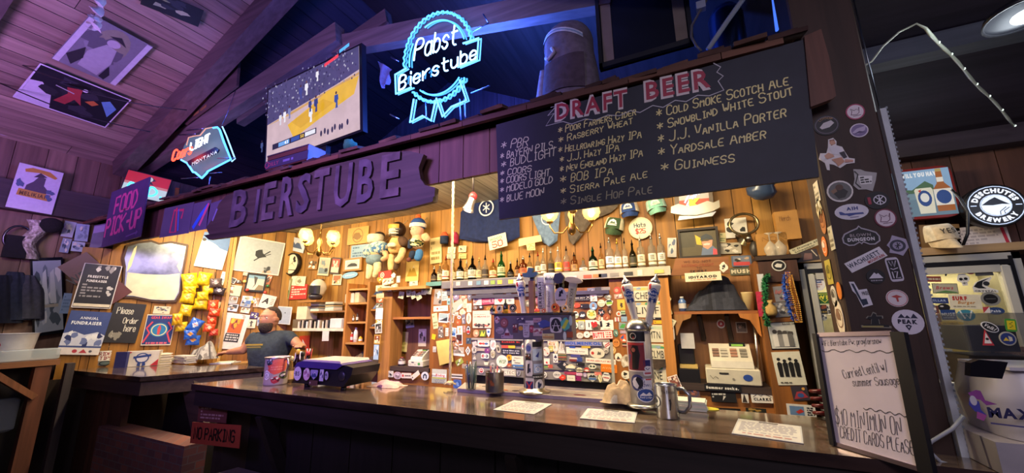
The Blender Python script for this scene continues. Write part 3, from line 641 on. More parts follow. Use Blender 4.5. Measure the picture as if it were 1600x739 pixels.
b=MB('woodx');slab(b,[(-6.12,1.86),(-4.68,1.89),(-4.26,2.73),(-4.4,2.76),(-4.78,2.0),(-6.12,1.98)],.9,1.03,'#43332c');b.build('apron',t)
b=MB('woodz');[slab(b,[(-6.1+i*.3,2.0),(-5.81+i*.3,2.0),(-5.81+i*.3,2.05),(-6.1+i*.3,2.05)],0,.9,['#5a3a2c','#6a4432','#523528'][i])for i in range(3)];b.build('wood_panel',t)
b=MB('brick');xq=onY(291,680,1.93).x;slab(b,[(-5.45,1.93),(xq,1.93),(xq,2.1),(-5.45,2.1)],0,.56,'#5a3a34');b.build('brick_base',t)
b=MB('woodx');b.beam((-4.6,2.25,.95),(-4.3,2.25,.55),.05,.2,'#4a3a34');b.build('brace',t)
b=MB('woodz');slab(b,[(-5.1,2.3),(-4.45,2.3),(-4.3,2.7),(-4.9,2.7)],0,.9,'#15100f');b.build('body',t)
t=thing('no_parking_sign','red orange NO PARKING sign below the left end of the bar','sign',(-3.45,1.9,.6))
sheet('panel',(0,1.9,0),(0,-1,0),[(300,660),(368,668),(384,697),(299,691)],'#a8452e',[],None,None,parent=t)
b=MB('print');fr,a,b_=qf((0,1.9,0),(0,-1,0),[(300,660),(368,668),(384,697),(299,691)]);art(b,(fr[0]+fr[3]*.005,fr[1],fr[2],fr[3]),a,b_,[('w','NO PARKING',-.85,-.5,1.0,1.65,.18,'#18120f')]);b.build('lettering',t)
sheet('faded_sign',(0,1.92,0),(0,-1,0),[(312,633),(350,636),(360,660),(309,657)],'#6a3a34',[('L',4,-.8,-.7,.8,.8,'#b08a80')],'faded brown notice above the NO PARKING sign','sign')
def XZ(x,y,Y=YF):p=onY(x,y,Y);return p.x,p.z
xl,_=XZ(672,520);xr,_=XZ(1052,520);xa=XZ(596,520)[0];xb_=XZ(612,520)[0];zs=XZ(780,437)[1]
WOODB=['#a5672c','#b07234','#98602a']
t=thing('back_bar','honey wood back bar covered in stickers behind the tap towers','back bar',((xl+xr)/2,3.55,0))
x1=XZ(737,520)[0];x2=XZ(957,530)[0];zm=XZ(900,530)[1];zt=XZ(850,452)[1];zb=XZ(900,596)[1]
b=MB('woodz');b.box(((xl+x1)/2,3.545,zs/2-.03),(x1-xl,.25,zs-.06),'#94591f');b.build('notice_panel',t)
b=MB('woodz');b.box(((x1+x2)/2,3.56,(zm+zt)/2),(x2-x1,.26,zt-zm),'#9a5c22');b.build('upper_panel',t)
b=MB('gloss');b.box(((x1+x2)/2,3.57,(zm+zb)/2),(x2-x1,.28,zm-zb-.006),'#8a857f');b.box(((x1+x2)/2,3.425,zm-.01),(x2-x1,.02,.02),'#a09a92');b.box(((x1+x2)/2,3.425,XZ(900,578)[1]),(x2-x1,.016,.012),'#77726c');b.box((x2-.012,3.425,(zm+zb)/2),(.024,.02,zm-zb),'#a8a49c');b.build('steel_door',t)
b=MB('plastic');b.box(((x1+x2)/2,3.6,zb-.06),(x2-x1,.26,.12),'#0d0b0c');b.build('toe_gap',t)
b=MB('gloss');b.box(((x1+x2)/2,3.45,zb-.2),(x2-x1,.4,.14),'#a8a29a');b.build('ice_well',t)
b=MB('woodz');b.box(((x2+xr)/2,3.545,zs/2-.02),(xr-x2,.25,zs-.04),'#9a5c22');b.box((xr-.04,3.415,zs/2-.02),(.08,.02,zs-.04),'#bb7c38');b.build('plate_panel',t)
b=MB('plastic');b.box(((x1+x2)/2,3.5,XZ(850,460)[1]),(x2-x1,.2,.03),'#4a4654');b.build('dark_lip',t)
xs0,xs1,xs2=XZ(690,440,3.38)[0],XZ(868,430,3.38)[0],XZ(1047,416,3.38)[0];zl=XZ(780,434,3.38)[1];zr=XZ(960,421,3.38)[1]
t=thing('bottle_shelf','long shelf carrying the row of liquor bottles along the back wall','shelf',((xs0+xs2)/2,3.52,zl-.05))
b=MB('paint');b.box(((xs0+xs1)/2,3.535,zl-.015),(xs1-xs0,.31,.03),'#8f8a86');b.box(((xs0+xs1)/2,3.385,zl-.045),(xs1-xs0,.012,.07),'#6c6874');b.box(((xs0+xs1)/2,3.42,zl-.12),(xs1-xs0-.1,.02,.06),'#5a5762');b.build('left_board',t)
b=MB('paint');b.box(((xs2+xs1)/2,3.535,zr-.015),(xs2-xs1,.31,.028),'#cfc6b4');b.box(((xs2+xs1)/2,3.385,zr-.035),(xs2-xs1,.012,.075),'#b9b0a0');b.build('right_board',t)
for px,c in((735,'#eae0c8'),(748,'#6a8aa0'),(760,'#ede4d0'),(770,'#88a04c'),(781,'#e8b848'),(798,'#e8c24a'),(806,'#e6dcc6'),(716,'#e2c2b8')):
 p=onY(px,441+(735-px)*.04,3.378);b=MB('print').box((p.x,3.376,p.z-.01),(.05,.003,.04),c);b.build('price_tag',t)
for px,c in((918,'#d85a30'),(942,'#3a4048'),(933,'#c0803a'),(895,'#e8c8c0'),(982,'#3c3c38'),(1000,'#e6dcc8'),(1030,'#d8c070'),(960,'#8a8478')):
 p=onY(px,432-(px-918)*.07,3.378);b=MB('print').box((p.x,3.376,p.z),(.075 if px!=1000 else .04,.003,.03 if px!=1000 else .05),c);b.build('price_tag',t)
xcl=XZ(590,520)[0]
t=thing('left_hutch','wooden hutch with cash nook left of the hanging rope','hutch',((xcl+xl)/2,3.55,0));zc=XZ(640,574)[1];ztop=XZ(640,455)[1]
b=MB('woodz');b.box(((xa+xb_)/2,3.5,ztop/2+.03),(xb_-xa,.2,ztop+.06),'#b07a3e');b.build('upright',t)
b=MB('woodx');b.box(((xb_+xl)/2,3.56,zc-.02),(xl-xb_+.03,.28,.045),'#4a3a34');b.build('counter',t)
b=MB('woodx');b.box(((xb_+xl)/2,3.45,zc-.17),(xl-xb_,.03,.24),'#a06830');b.build('apron',t)
zsh=XZ(640,497)[1];b=MB('woodx');b.box(((xb_+xl)/2,3.56,zsh),(xl-xb_,.27,.025),'#a86a34');b.build('shelf',t)
b=MB('woodx');b.box(((xa+xl)/2,3.5,ztop+.03),(xl-xa,.36,.03),'#b98848');b.build('top_board',t)
b=MB('woodz');b.box(((xb_+xl)/2,3.685,(zc+ztop)/2),(xl-xb_,.01,ztop-zc),'#7a5238');b.build('back',t)
xc0,xc1=XZ(540,500)[0],XZ(575,500)[0]
t=thing('cubby_shelf','tall wooden cubby shelf left of the cash nook','shelf',((xc0+xa)/2,3.55,1.0))
for nm,px in(('left_side',540),('middle_side',574)):
 x=XZ(px,500)[0];b=MB('woodz');b.box((x,3.55,1.5),(.03,.28,1.0),'#b5793a');b.build(nm,t)
for nm,ys in(('shelf',(452,474,504,537)),):
 for y in ys:z=XZ(558,y)[1];b=MB('woodx');b.box(((xc0+xc1)/2,3.555,z),(xc1-xc0-.031,.26,.022),'#c08a4a');b.build(nm,t)
for y in(462,484,512):z=XZ(585,y)[1];b=MB('woodx');b.box(((xc1+xa)/2+.008,3.56,z),(xa-xc1-.018,.25,.02),'#a8702f');b.build('shelf',t)
b=MB('woodx');b.box(((xc0+xa)/2-.3,3.56,1.03),(xa-xc0+.6,.26,.04),'#4a382e');b.build('low_counter',t)
b=MB('woodz');b.box(((xc0+xa)/2-.25,3.6,.5),(xa-xc0+.5,.04,1.0),'#7a4c28');b.build('low_panel',t)
xd=XZ(458,510)[0];zd=XZ(500,515)[1]
t=thing('media_shelf','white edged wall shelf holding stacked discs and boxes','shelf',((xd+xc0)/2,3.56,zd-.03));b=MB('woodx');b.box(((xd+xc0)/2,3.56,zd),(xc0-xd,.27,.03),'#b88448');b.build('board',t)
b=MB('paint');b.box(((xd+xc0)/2,3.42,zd),(xc0-xd,.01,.035),'#d8ccb4');b.build('white_edge',t)
z2=XZ(500,487)[1];b=MB('woodx');b.box(((xd+xc0)/2+.1,3.6,z2),(xc0-xd-.2,.2,.02),'#8a5c30');b.build('upper_board',t)
q0=CNR-SK*.2;q1=CNR-SK*1.75;nn=V((SK.y,-SK.x,0))
b=MB('woodx');slab(b,[(q1.x,q1.y),(q1+nn*.33).to_tuple()[:2],(q0+nn*.33).to_tuple()[:2],(q0.x,q0.y)],1.0,1.03,'#b98a50')
for q in(CNR-SK*1.4,CNR-SK*.4):b.beam((q+nn*.04)+V((0,0,.7)),(q+nn*.26)+V((0,0,.99)),.04,.05,'#8a5c30')
b.build('wall_bench',None,'narrow wooden bench shelf along the slanted wall behind the bartender','shelf')
xh0,xh1=XZ(1054,520)[0],XZ(1192,520)[0];zc2=XZ(1130,602)[1];zhd=XZ(1095,430)[1]
t=thing('right_hutch','wooden hutch with the beige cash register right of the licence plates','hutch',((xh0+xh1)/2,3.55,0))
b=MB('woodx');b.box(((xh0+xh1)/2,3.55,zc2-.02),(xh1-xh0+.03,.3,.05),'#43342f');b.build('counter',t)
b=MB('woodx');b.box(((xh0+xh1)/2,3.44,zc2-.33),(xh1-xh0+.02,.03,.56),'#a4662c');b.build('apron',t)
zs2=XZ(1120,488)[1];b=MB('woodx');b.box(((xh0+xh1)/2,3.57,zs2),(xh1-xh0-.02,.25,.022),'#9a5c2a');b.build('shelf',t)
def bracket(x0,Y,flip,col):
 b=MB('woodz');s=-1 if flip else 1;pts=[(0,0),(.13*s,0),(.12*s,-.03),(.06*s,-.05),(.035*s,-.1),(.01*s,-.16),(0,-.17)]
 if s>0:pts=pts[::-1]
 b.prism([(x0+u,zs2-.012+v)for u,v in pts],frame((0,Y,0),(1,0,0),(0,0,1)),.03,col);return b
bracket(xh1-.01,3.46,True,'#c07a34').build('corner_bracket',t);bracket(xh0+.01,3.46,False,'#9a6a34').build('corner_bracket',t)
for px in(1097,1140):
 x=XZ(px,500,3.6)[0];b=MB('woodz');b.beam((x,3.66,zs2-.22),(x-.02,3.56,zs2-.02),.03,.04,'#3a2a22');b.build('shelf_bracket',t)
b=MB('woodz');x5=XZ(1240,520)[0];zlg=onY(1215,402,3.33).z-.016;b.box(((xh1+x5)/2,3.5,zlg/2),(x5-xh1,.3,zlg),'#915822');b.build('side_panel',t)
zt2=XZ(1060,405)[1]
b=MB('woodx');pq=lpx(3.40,[(1048,431),(1140,427),(1138,401),(1056,404)]);b.prism([(p.x,p.z)for p in pq],frame((0,3.42,0),(1,0,0),(0,0,1)),.03,'#8a5630');b.build('header_board',t)
b=MB('print');f5,a5,b5=qf((0,3.388,0),(0,-1,0),[(1056,404),(1138,401),(1140,427),(1048,431)])
art(b,f5,a5,b5,[('t','WE  DO  NOT',-.1,.55,.3,'#5a2a1c'),('t','EXTEND CREDIT',-.1,.12,.3,'#8a3826'),('t','TO',-.05,-.22,.26,'#4a2418'),('t','SKIERS',-.08,-.62,.36,'#2c1a14',1)]);b.build('burnt_lettering',t)
b=MB('woodz');b.box(((xh0+xh1)/2,3.68,(zc2+zhd)/2),(xh1-xh0,.015,zhd-zc2),'#9a6a40');b.build('back',t)
YK=3.42
k0,k1=onY(1252,450,YK).x,onY(1592,410,YK).x;kz=onY(1250,413,YK).z
t=thing('glass_cooler','steel framed glass door cooler covered in stickers behind the post','cooler',((k0+k1)/2,3.55,0))
b=MB('metal');FRC='#b4b2ae';b.use('gloss')
for(x,w)in((k0+.016,.032),(k1-.018,.036)):b.box((x,YK,kz/2),(w,.05,kz),FRC)
b.box(((k0+k1)/2,YK,kz-.02),(k1-k0,.05,.04),FRC);b.build('outer_frame',t)
b=MB('gloss');kk0,kk1,zt3=k0+.045,k1-.055,kz-.075
for(x,w)in((kk0+.02,.04),(kk1-.024,.048)):b.box((x,YK-.012,zt3/2),(w,.05,zt3),'#c4c2bc',bev=.008)
b.box(((kk0+kk1)/2,YK-.010,zt3-.02),(kk1-kk0-.09,.046,.045),'#bdbbb6');b.build('door_frame',t)
b=MB('plastic');b.box((k0+.038,YK-.01,kz/2),(.014,.04,kz-.04),'#0f0f12');b.box((k1-.045,YK-.01,kz/2),(.018,.04,kz-.04),'#0f0f12');b.box(((k0+k1)/2,YK-.012,kz-.057),(k1-k0-.08,.04,.03),'#0f0f12');b.build('gasket',t)
b=MB('clear');b.box(((kk0+kk1)/2,YK-.005,zt3/2),(kk1-kk0-.1,.008,zt3-.06),'#e8e8e0');b.build('glass_door',t)
b=MB('paint');b.box(((kk0+kk1)/2,YK+.24,kz/2),(kk1-kk0,.02,kz-.1),'#d8cfa8');b.box(((kk0+kk1)/2,YK+.13,kz-.05),(kk1-kk0,.22,.02),'#c8c0a0');b.box((kk0+.02,YK+.13,kz/2),(.02,.22,kz-.1),'#8a8470');b.box((kk1-.02,YK+.13,kz/2),(.02,.22,kz-.1),'#8a8470');b.build('inner_cabinet',t)
for z in(.5,.95,1.4):b=MB('metal');b.box(((kk0+kk1)/2,YK+.13,z),(kk1-kk0-.1,.2,.01),'#a8a49a');b.build('shelf',t)
light('cooler_lamp','AREA',((kk0+kk1)/2,YK+.1,kz-.08),3.2,(1,.88,.62),.9,((kk0+kk1)/2,YK+.14,0),.1)
plane('K',(0,YK-.018,0),(1,0,0))
b=MB('woodx');b.box(((k0+k1)/2+.1,3.54,kz+.035),(k1-k0+.3,.3,.05),'#b09068');b.build('cooler_top_shelf',None,'pale plank shelf on top of the glass cooler','shelf')
t=thing('unseen_strip_lamp','unseen warm strip lamp under the ceiling behind the carved board','lamp',(-2.6,2.3,2.82))  # unseen strip lamps, assumed behind the header to brighten the bar
b=MB('plastic');b.box((-2.6,2.3,2.83),(2.6,.1,.03),'#d8d0c0');b.build('housing',t);b=MB('emit_3');b.tube([(-3.85,2.3,2.80),(-1.35,2.3,2.80)],.013,'#ffca88',8);b.build('tube',t)
light('unseen_strip_light','AREA',(-2.6,2.3,2.78),84,(1,.79,.46),2.4,(-2.6,3.3,1.3),.08)
t=thing('unseen_strip_lamp','unseen warm strip lamp under the ceiling behind the chalkboard','lamp',(-.4,2.3,2.82))
b=MB('plastic');b.box((-.4,2.3,2.83),(1.5,.1,.03),'#d8d0c0');b.build('housing',t);b=MB('emit_3');b.tube([(-1.1,2.3,2.80),(.3,2.3,2.80)],.013,'#ffca88',8);b.build('tube',t)
light('unseen_strip_light','AREA',(-.4,2.3,2.78),48,(1,.81,.5),1.3,(-.4,3.3,1.3),.08)
t=thing('unseen_strip_lamp','unseen warm strip lamp under the ceiling above the pick-up counter','lamp',(-5.0,2.25,2.82))
b=MB('plastic');b.box((-5.0,2.25,2.83),(1.5,.1,.03),'#d8d0c0');b.build('housing',t);b=MB('emit_3');b.tube([(-5.7,2.25,2.80),(-4.3,2.25,2.80)],.013,'#ffdca8',8);b.build('tube',t)
light('unseen_strip_light','AREA',(-5.0,2.25,2.78),58,(1,.83,.54),1.3,(-5.0,3.0,1.3),.08)
def chandelier(c,R,arms,lab,chain_top,a0=20,en=4):
 t=thing('chandelier',lab,'chandelier',(c.x,c.y,c.z-.15))
 b=MB('metal');b.lathe([(.01,-.12),(.03,-.1),(.035,-.05),(.015,0),(.03,.05),(.012,.1),(.01,.14)],(c,V((1,0,0)),V((0,1,0)),V((0,0,1))),'#b08a4a',12);b.build('hub',t)
 b=MB('metal');z=c.z+.14
 while z<chain_top:b.tube([(c.x+.008*math.cos(k),c.y+.006*math.sin(k)*(1 if int(z*50)%2 else 0),z+.013+.015*math.sin(k))for k in[i*math.pi/4 for i in range(8)]],.0022,'#9a7a44',4,closed=True);z+=.024
 b.build('chain',t)
 for i in range(arms):
  a=math.radians(a0+360/arms*i);d=V((math.cos(a),math.sin(a),0))
  b=MB('metal');b.tube([c+d*.02+V((0,0,-.03)),c+d*R*.4+V((0,0,-.09)),c+d*R*.8+V((0,0,-.08)),c+d*R+V((0,0,-.02)),c+d*R+V((0,0,.02))],.007,'#b89050',6);b.lathe([(.02,0),(.03,.012),(.012,.03)],(c+d*R+V((0,0,.01)),V((1,0,0)),V((0,1,0)),V((0,0,1))),'#b89050',10);ar=b.build('arm',t)
  b=MB('clear_g');b.lathe([(.03,0),(.058,.02),(.075,.06),(.07,.1),(.052,.135)],(c+d*R+V((0,0,.03)),V((1,0,0)),V((0,1,0)),V((0,0,1))),'#f2d896',16,False);b.build('glass_shade',ar)
  b=MB('emit_9');b.ball(c+d*R+V((0,0,.085)),(.026,.026,.036),'#ffd58a',10,8);b.build('bulb',ar)
  light('bulb_light','POINT',c+d*R+V((0,0,.1)),en,(1,.74,.38),.05)
p=onY(499,385,3.0);chandelier(p,.2,4,'brass chandelier with round amber glass shades left of the dolls',2.85,5,4.5)
p=onY(893,345,2.9);chandelier(p,.2,3,'brass chandelier with glass shades behind the lower edge of the chalkboard',2.85,170,3.5)
# ================================================================ STICKERS, PLATES, NOTICES
def ko(k,c,d="#e8e4dc",seed=1):
 rn=random.Random(seed)
 if k=='em':return[('o',0,0,.78,.1,c),('n',3,seed,[c,d],.42,-.5,-.5,.5,.5)]
 if k=='ph':return[('r',-.82,-.8,.82,.82,c),('r',-.82,-.8,.82,-.15,d),('n',6,seed,['#2a2622','#c8a890','#e0d8d0',c,d],.3,-.75,-.75,.75,.7)]
 if k=='tx':return[('L',4,-.8,-.8,.8,.8,c)]
 if k=='t1':return[('L',1,-.85,-.45,.85,.5,c)]
 if k=='mt':return[('p',[(-.8,-.5),(-.35,.35),(-.1,0),(.2,.6),(.8,-.5)],c),('p',[(.05,.3),(.2,.6),(.38,.25),(.2,.35)],d)]
 if k=='bd':return[('r',-1,-.25,1,.25,c),('r',-1,-.7,1,-.4,d)]
 if k=='bl':return[('n',7,seed,[c,d,'#e8e0d4'],.35)]
 if k=='fg':return[('p',[(-.15,-.75),(-.1,0),(-.4,.2),(-.3,.35),(0,.3),(.35,.45),(.4,.3),(.12,.05),(.3,-.7),(.1,-.75),(.02,-.2),(0,-.75)],c),('c',0,.5,.2,c),('l',[(-.6,-.8),(.6,-.62)],.1,d)]
 return[]
SN=[0]
def stickers(k,crop,rows,where,group,lift=.001):
 x0,y0,s=crop
 for r in rows:
  cx,cy,w,h,rot,sh,bg,ops,desc=r;SN[0]+=1
  if isinstance(ops,tuple):ops=ko(ops[0],ops[1],ops[2]if len(ops)>2 else '#e8e4dc',SN[0]*13)
  flat('sticker' if 'photo' not in desc and 'note' not in desc else('photo' if 'photo' in desc else 'note'),k,x0+cx/s,y0+cy/s,w/s,h/s,rot,sh,bg,ops,desc+' '+where,'photo' if 'photo' in desc else('note' if 'note' in desc else 'sticker'),group,.0012,'print',None,lift+.00025*(SN[0]%9))
W1='on the notice panel by the rope';G1='notes and stickers on the notice panel'
stickers('F',(675,445,8.69),[(85,165,110,210,-5,'b','#9a9088',('bl','#3a3634','#6a6058'),'crumpled grey photo of a dark figure'),(175,150,80,130,3,'b','#b9c4c4',('tx','#7a8a90'),'pale blue paper note'),(250,225,90,90,0,'b','#8fb4b8',('bl','#3a5a60','#6a9aa0'),'light teal note'),(120,322,195,75,2,'b','#e8e0c8',[('L',1,-.1,-.4,.9,.4,'#b0a898'),('c',-.45,0,.35,'#c0202c')],'white strip sticker with a small red heart'),(330,150,80,120,0,'q','#7a6a88',('em','#d8c8e0','#4a2a6a'),'purple badge sticker'),(425,150,110,105,0,'o','#a86a50',('em','#d8b0a0','#7a3028'),'worn red round sticker'),(340,285,180,120,28,'b','#a8b0a0',('t1','#6a7468'),'slanted grey green note'),(375,305,95,32,48,'i','#f0f0ea',[],'curled white paper note'),(450,250,50,130,0,'b','#e0cfae',('tx','#b09a78'),'narrow cream note'),(505,310,65,120,0,'b','#d8d0bc',('em','#a8a090','#c8c0b0'),'grey card note'),(155,450,125,125,-4,'b','#e4e0d8',[('r',-.9,-.1,.9,.9,'#9ab0b0'),('p',[(-.9,-.65),(.9,.25),(.9,-.65)],'#2a3038')],'photo of a dark slope'),(260,450,80,120,-6,'b','#f0ece4',('ph','#a06a4c','#6a3a2a'),'white bordered brown photo'),(415,370,80,85,0,'i','#e4dcc0',('em','#a09878','#d8c890'),'cream flower shaped sticker'),(335,395,50,50,0,'b','#d8d0bc',('tx','#8a8478'),'tiny grey note'),(370,440,48,48,0,'o','#f0e8e0',[('c',0,0,.5,'#c8302c')],'tiny white round sticker with red centre'),(360,510,62,76,0,'o','#c8683a',('em','#8a3a1c','#e0a070'),'orange round sticker'),(432,465,46,130,5,'b','#7a7a88',('bl','#4a4a58','#b8b8c8'),'slim grey blue note'),(500,455,66,152,0,'o','#efe6d0',[('e',0,0,.7,.8,'#d8ccb0'),('l',[(-.2,-.5),(.1,0),(-.1,.5),(.3,.2)],.2,'#5a5248')],'tall cream oval sticker with sketch'),(495,615,62,125,0,'o','#2a2a30',[('e',0,0,.8,.86,'#e8e4e0'),('e',0,.35,.5,.3,'#3a3a44'),('e',0,-.35,.7,.36,'#b83028')],'tall black oval sticker with red base'),(165,560,62,56,0,'i','#d08a3a',('em','#8a5a1c','#e8b060'),'orange badge sticker'),(45,490,70,210,10,'b','#d8d4a0',('tx','#8a9060'),'pale green banknote'),(290,640,80,120,-5,'b','#f0ece6',('ph','#8ab0d0','#3a6aa8'),'white bordered blue photo'),(380,615,72,112,3,'b','#efe8d4',('fg','#b89048','#d8c890'),'cream card note with tan figure'),(120,610,70,95,4,'b','#8a8078',('bl','#5a5248','#a8a098'),'grey photo'),(205,640,42,112,0,'b','#e6dfd0',('tx','#9a9484'),'narrow white note'),(25,705,50,72,-10,'b','#e8c020',[],'bright yellow note'),(120,690,80,60,8,'b','#6a6258',('bl','#3a3630','#8a8478'),'dark grey photo'),(440,600,30,90,0,'b','#c89a90',('tx','#8a5a50'),'small pink note')],W1,G1)
stickers('F',(675,525,8.69),[(370,45,92,155,2,'b','#f0ece4',('ph','#4a2a24','#8a4a30'),'white bordered dark photo of two people'),(35,180,45,75,0,'b','#d8d2c4',('tx','#9a9484'),'small light note'),(360,205,150,110,0,'b','#b8ae9c',('bl','#8a8070','#6a6258'),'wide dull grey photo'),(325,130,90,130,4,'b','#c8bca4',('ph','#b88a60','#8a5a3a'),'tan photo'),(365,255,160,30,-3,'b','#ece6dc',[],'white paper edge note'),(375,350,100,80,30,'b','#9aa848',('bl','#5a7030','#d8d890'),'tilted green note'),(490,200,68,130,0,'d','#f0ece4',[('p',[(-.6,0),(0,-.6),(.6,0),(0,.6)],'#5a5650'),('p',[(-.25,0),(0,-.3),(.25,0),(0,.3)],'#e0dcd4')],'white diamond sticker'),(500,65,70,80,0,'b','#4a5a68',[('n',5,4,['#8aa0b0','#2a3a48'],.35)],'dark blue snow sticker'),(470,410,120,60,0,'b','#b8a890',('tx','#7a6a58'),'faded cream note'),(100,545,200,190,0,'b','#c4c8b8',[('r',-.95,-.1,.95,.35,'#f0ece4'),('t','poul',-.7,.12,.3,'#2a2622',1),('t','Binding',.15,.15,.34,'#c0302c',1),('r',-.95,-.35,.95,-.2,'#b8c04c'),('L',3,-.9,-.95,.8,-.4,'#8a8c80')],'grey green flyer note with red word'),(340,545,150,60,0,'b','#d0c8ba',('bd','#2a2826','#e8e0d4'),'black and white strip note'),(345,650,110,120,0,'q','#4a6ab0',('em','#2a4a8a','#7a9ad0'),'blue rounded sticker'),(300,60,60,70,0,'b','#8a4a30',('bl','#5a2a1c','#b86a48'),'small red brown photo')],W1,G1)
p=onY(697,548,3.395)
b=MB('paint');q=[onY(*c,3.39)for c in((681,533),(705,529),(708,565),(687,571))]
b.grid(lambda u,v:tuple((q[0]*(1-u)+q[1]*u)*(1-v)+(q[3]*(1-u)+q[2]*u)*v+V((0,-.012*math.sin(u*3.1)*math.sin(v*3),0))),8,8,'#dcc468');b.grid(lambda u,v:tuple((q[0]*(1-u)+q[1]*u)*(1-v)+(q[3]*(1-u)+q[2]*u)*v+V((0,.01,0))),2,2,'#cdb55c')
b.build('envelope',None,'large yellow paper envelope pinned beside the hanging rope','envelope')
W2='behind the near tap handles';G2='stickers on the upper wood panel'
W3='on the wood panel above the steel door'
stickers('F',(675,445,8.69),[(620,230,112,96,0,'b','#d8c4bc',('bl','#5a4a6a','#a87a6a'),'pale pink photo sticker'),(762,222,172,86,3,'b','#b8405c',[('t','CHARLIE',0,0,.62,'#e8b0b8',1)],'pink red plate sticker with pale capitals'),(715,150,232,52,1,'b','#55505e',('t1','#8a8490'),'long dark violet strip sticker'),(665,305,72,55,0,'o','#2c2a2c',[('e',0,.1,.45,.5,'#e8e4e0')],'black oval sticker with white blot'),(590,312,66,52,0,'o','#6a625e',('em','#a8a098','#4a4440'),'grey round sticker'),(678,468,252,235,0,'b','#d9cdb4',[('t','21 MEANS 21',0,.32,.15,'#c03a2c',1,1.7),('L',1,-.8,.5,.4,.62,'#c09a88'),('n',14,3,['#6a5a50','#9a8a78','#3a3430','#b8604a'],.16,-.95,-.98,.95,-.45)],'large cream sheet sticker with red capitals and numerals'),(512,160,60,120,0,'o','#6a6878',('em','#a8a8b8','#3a3848'),'grey violet oval sticker'),(600,660,78,96,0,'o','#e0b48a',('em','#a8683a','#f0d8b0'),'tan oval sticker'),(690,660,92,92,0,'b','#5a6a34',[('p',[(-.8,-.8),(-.2,.8),(.2,-.2),(.8,.8),(.5,-.8)],'#d8d040')],'green sticker with yellow zigzag'),(770,655,56,112,0,'s','#e8e4e0',[('e',0,.3,.6,.3,'#3a6ab0'),('r',-.5,-.6,.5,-.1,'#c8d0d8')],'white shield sticker with blue arch'),(765,325,50,45,0,'o','#c8a048',('em','#8a6a20','#e0c070'),'small gold round sticker')],W2,G2)
stickers('F',(765,445,8.69),[(30,215,70,80,0,'b','#a8506a',('em','#d8a0b0','#6a2a40'),'dark pink sticker'),(118,140,118,42,0,'b','#1c1c20',('t1','#a8a8a0'),'small black strip sticker'),(262,132,70,40,0,'b','#4a4860',('t1','#7a7890'),'dim violet strip sticker'),(200,215,268,98,0,'b','#e0d6c0',[('t','I',-.75,0,.8,'#8a8478',1),('p',[(-.4,-.5),(-.15,.15),(-.2,.45),(-.33,.5),(-.4,.3),(-.47,.5),(-.6,.45),(-.65,.15)],'#c8201c'),('l',[(.55,-.5),(.55,.5)],.12,'#7a8494'),('l',[(.3,0),(.8,0)],.12,'#7a8494'),('l',[(.38,-.4),(.72,.4)],.1,'#7a8494'),('l',[(.72,-.4),(.38,.4)],.1,'#7a8494')],'cream sticker with letter I, red heart and snowflake'),(525,250,90,90,0,'o','#8a8470',('em','#4a5a40','#b8b098'),'grey green round sticker'),(630,215,60,90,0,'q','#8a3a44',('em','#d8a8a0','#5a1c28'),'dark red badge sticker'),(630,90,70,60,0,'b','#6a4a70',('em','#a888b0','#3a2448'),'purple square sticker')],W2,G2)
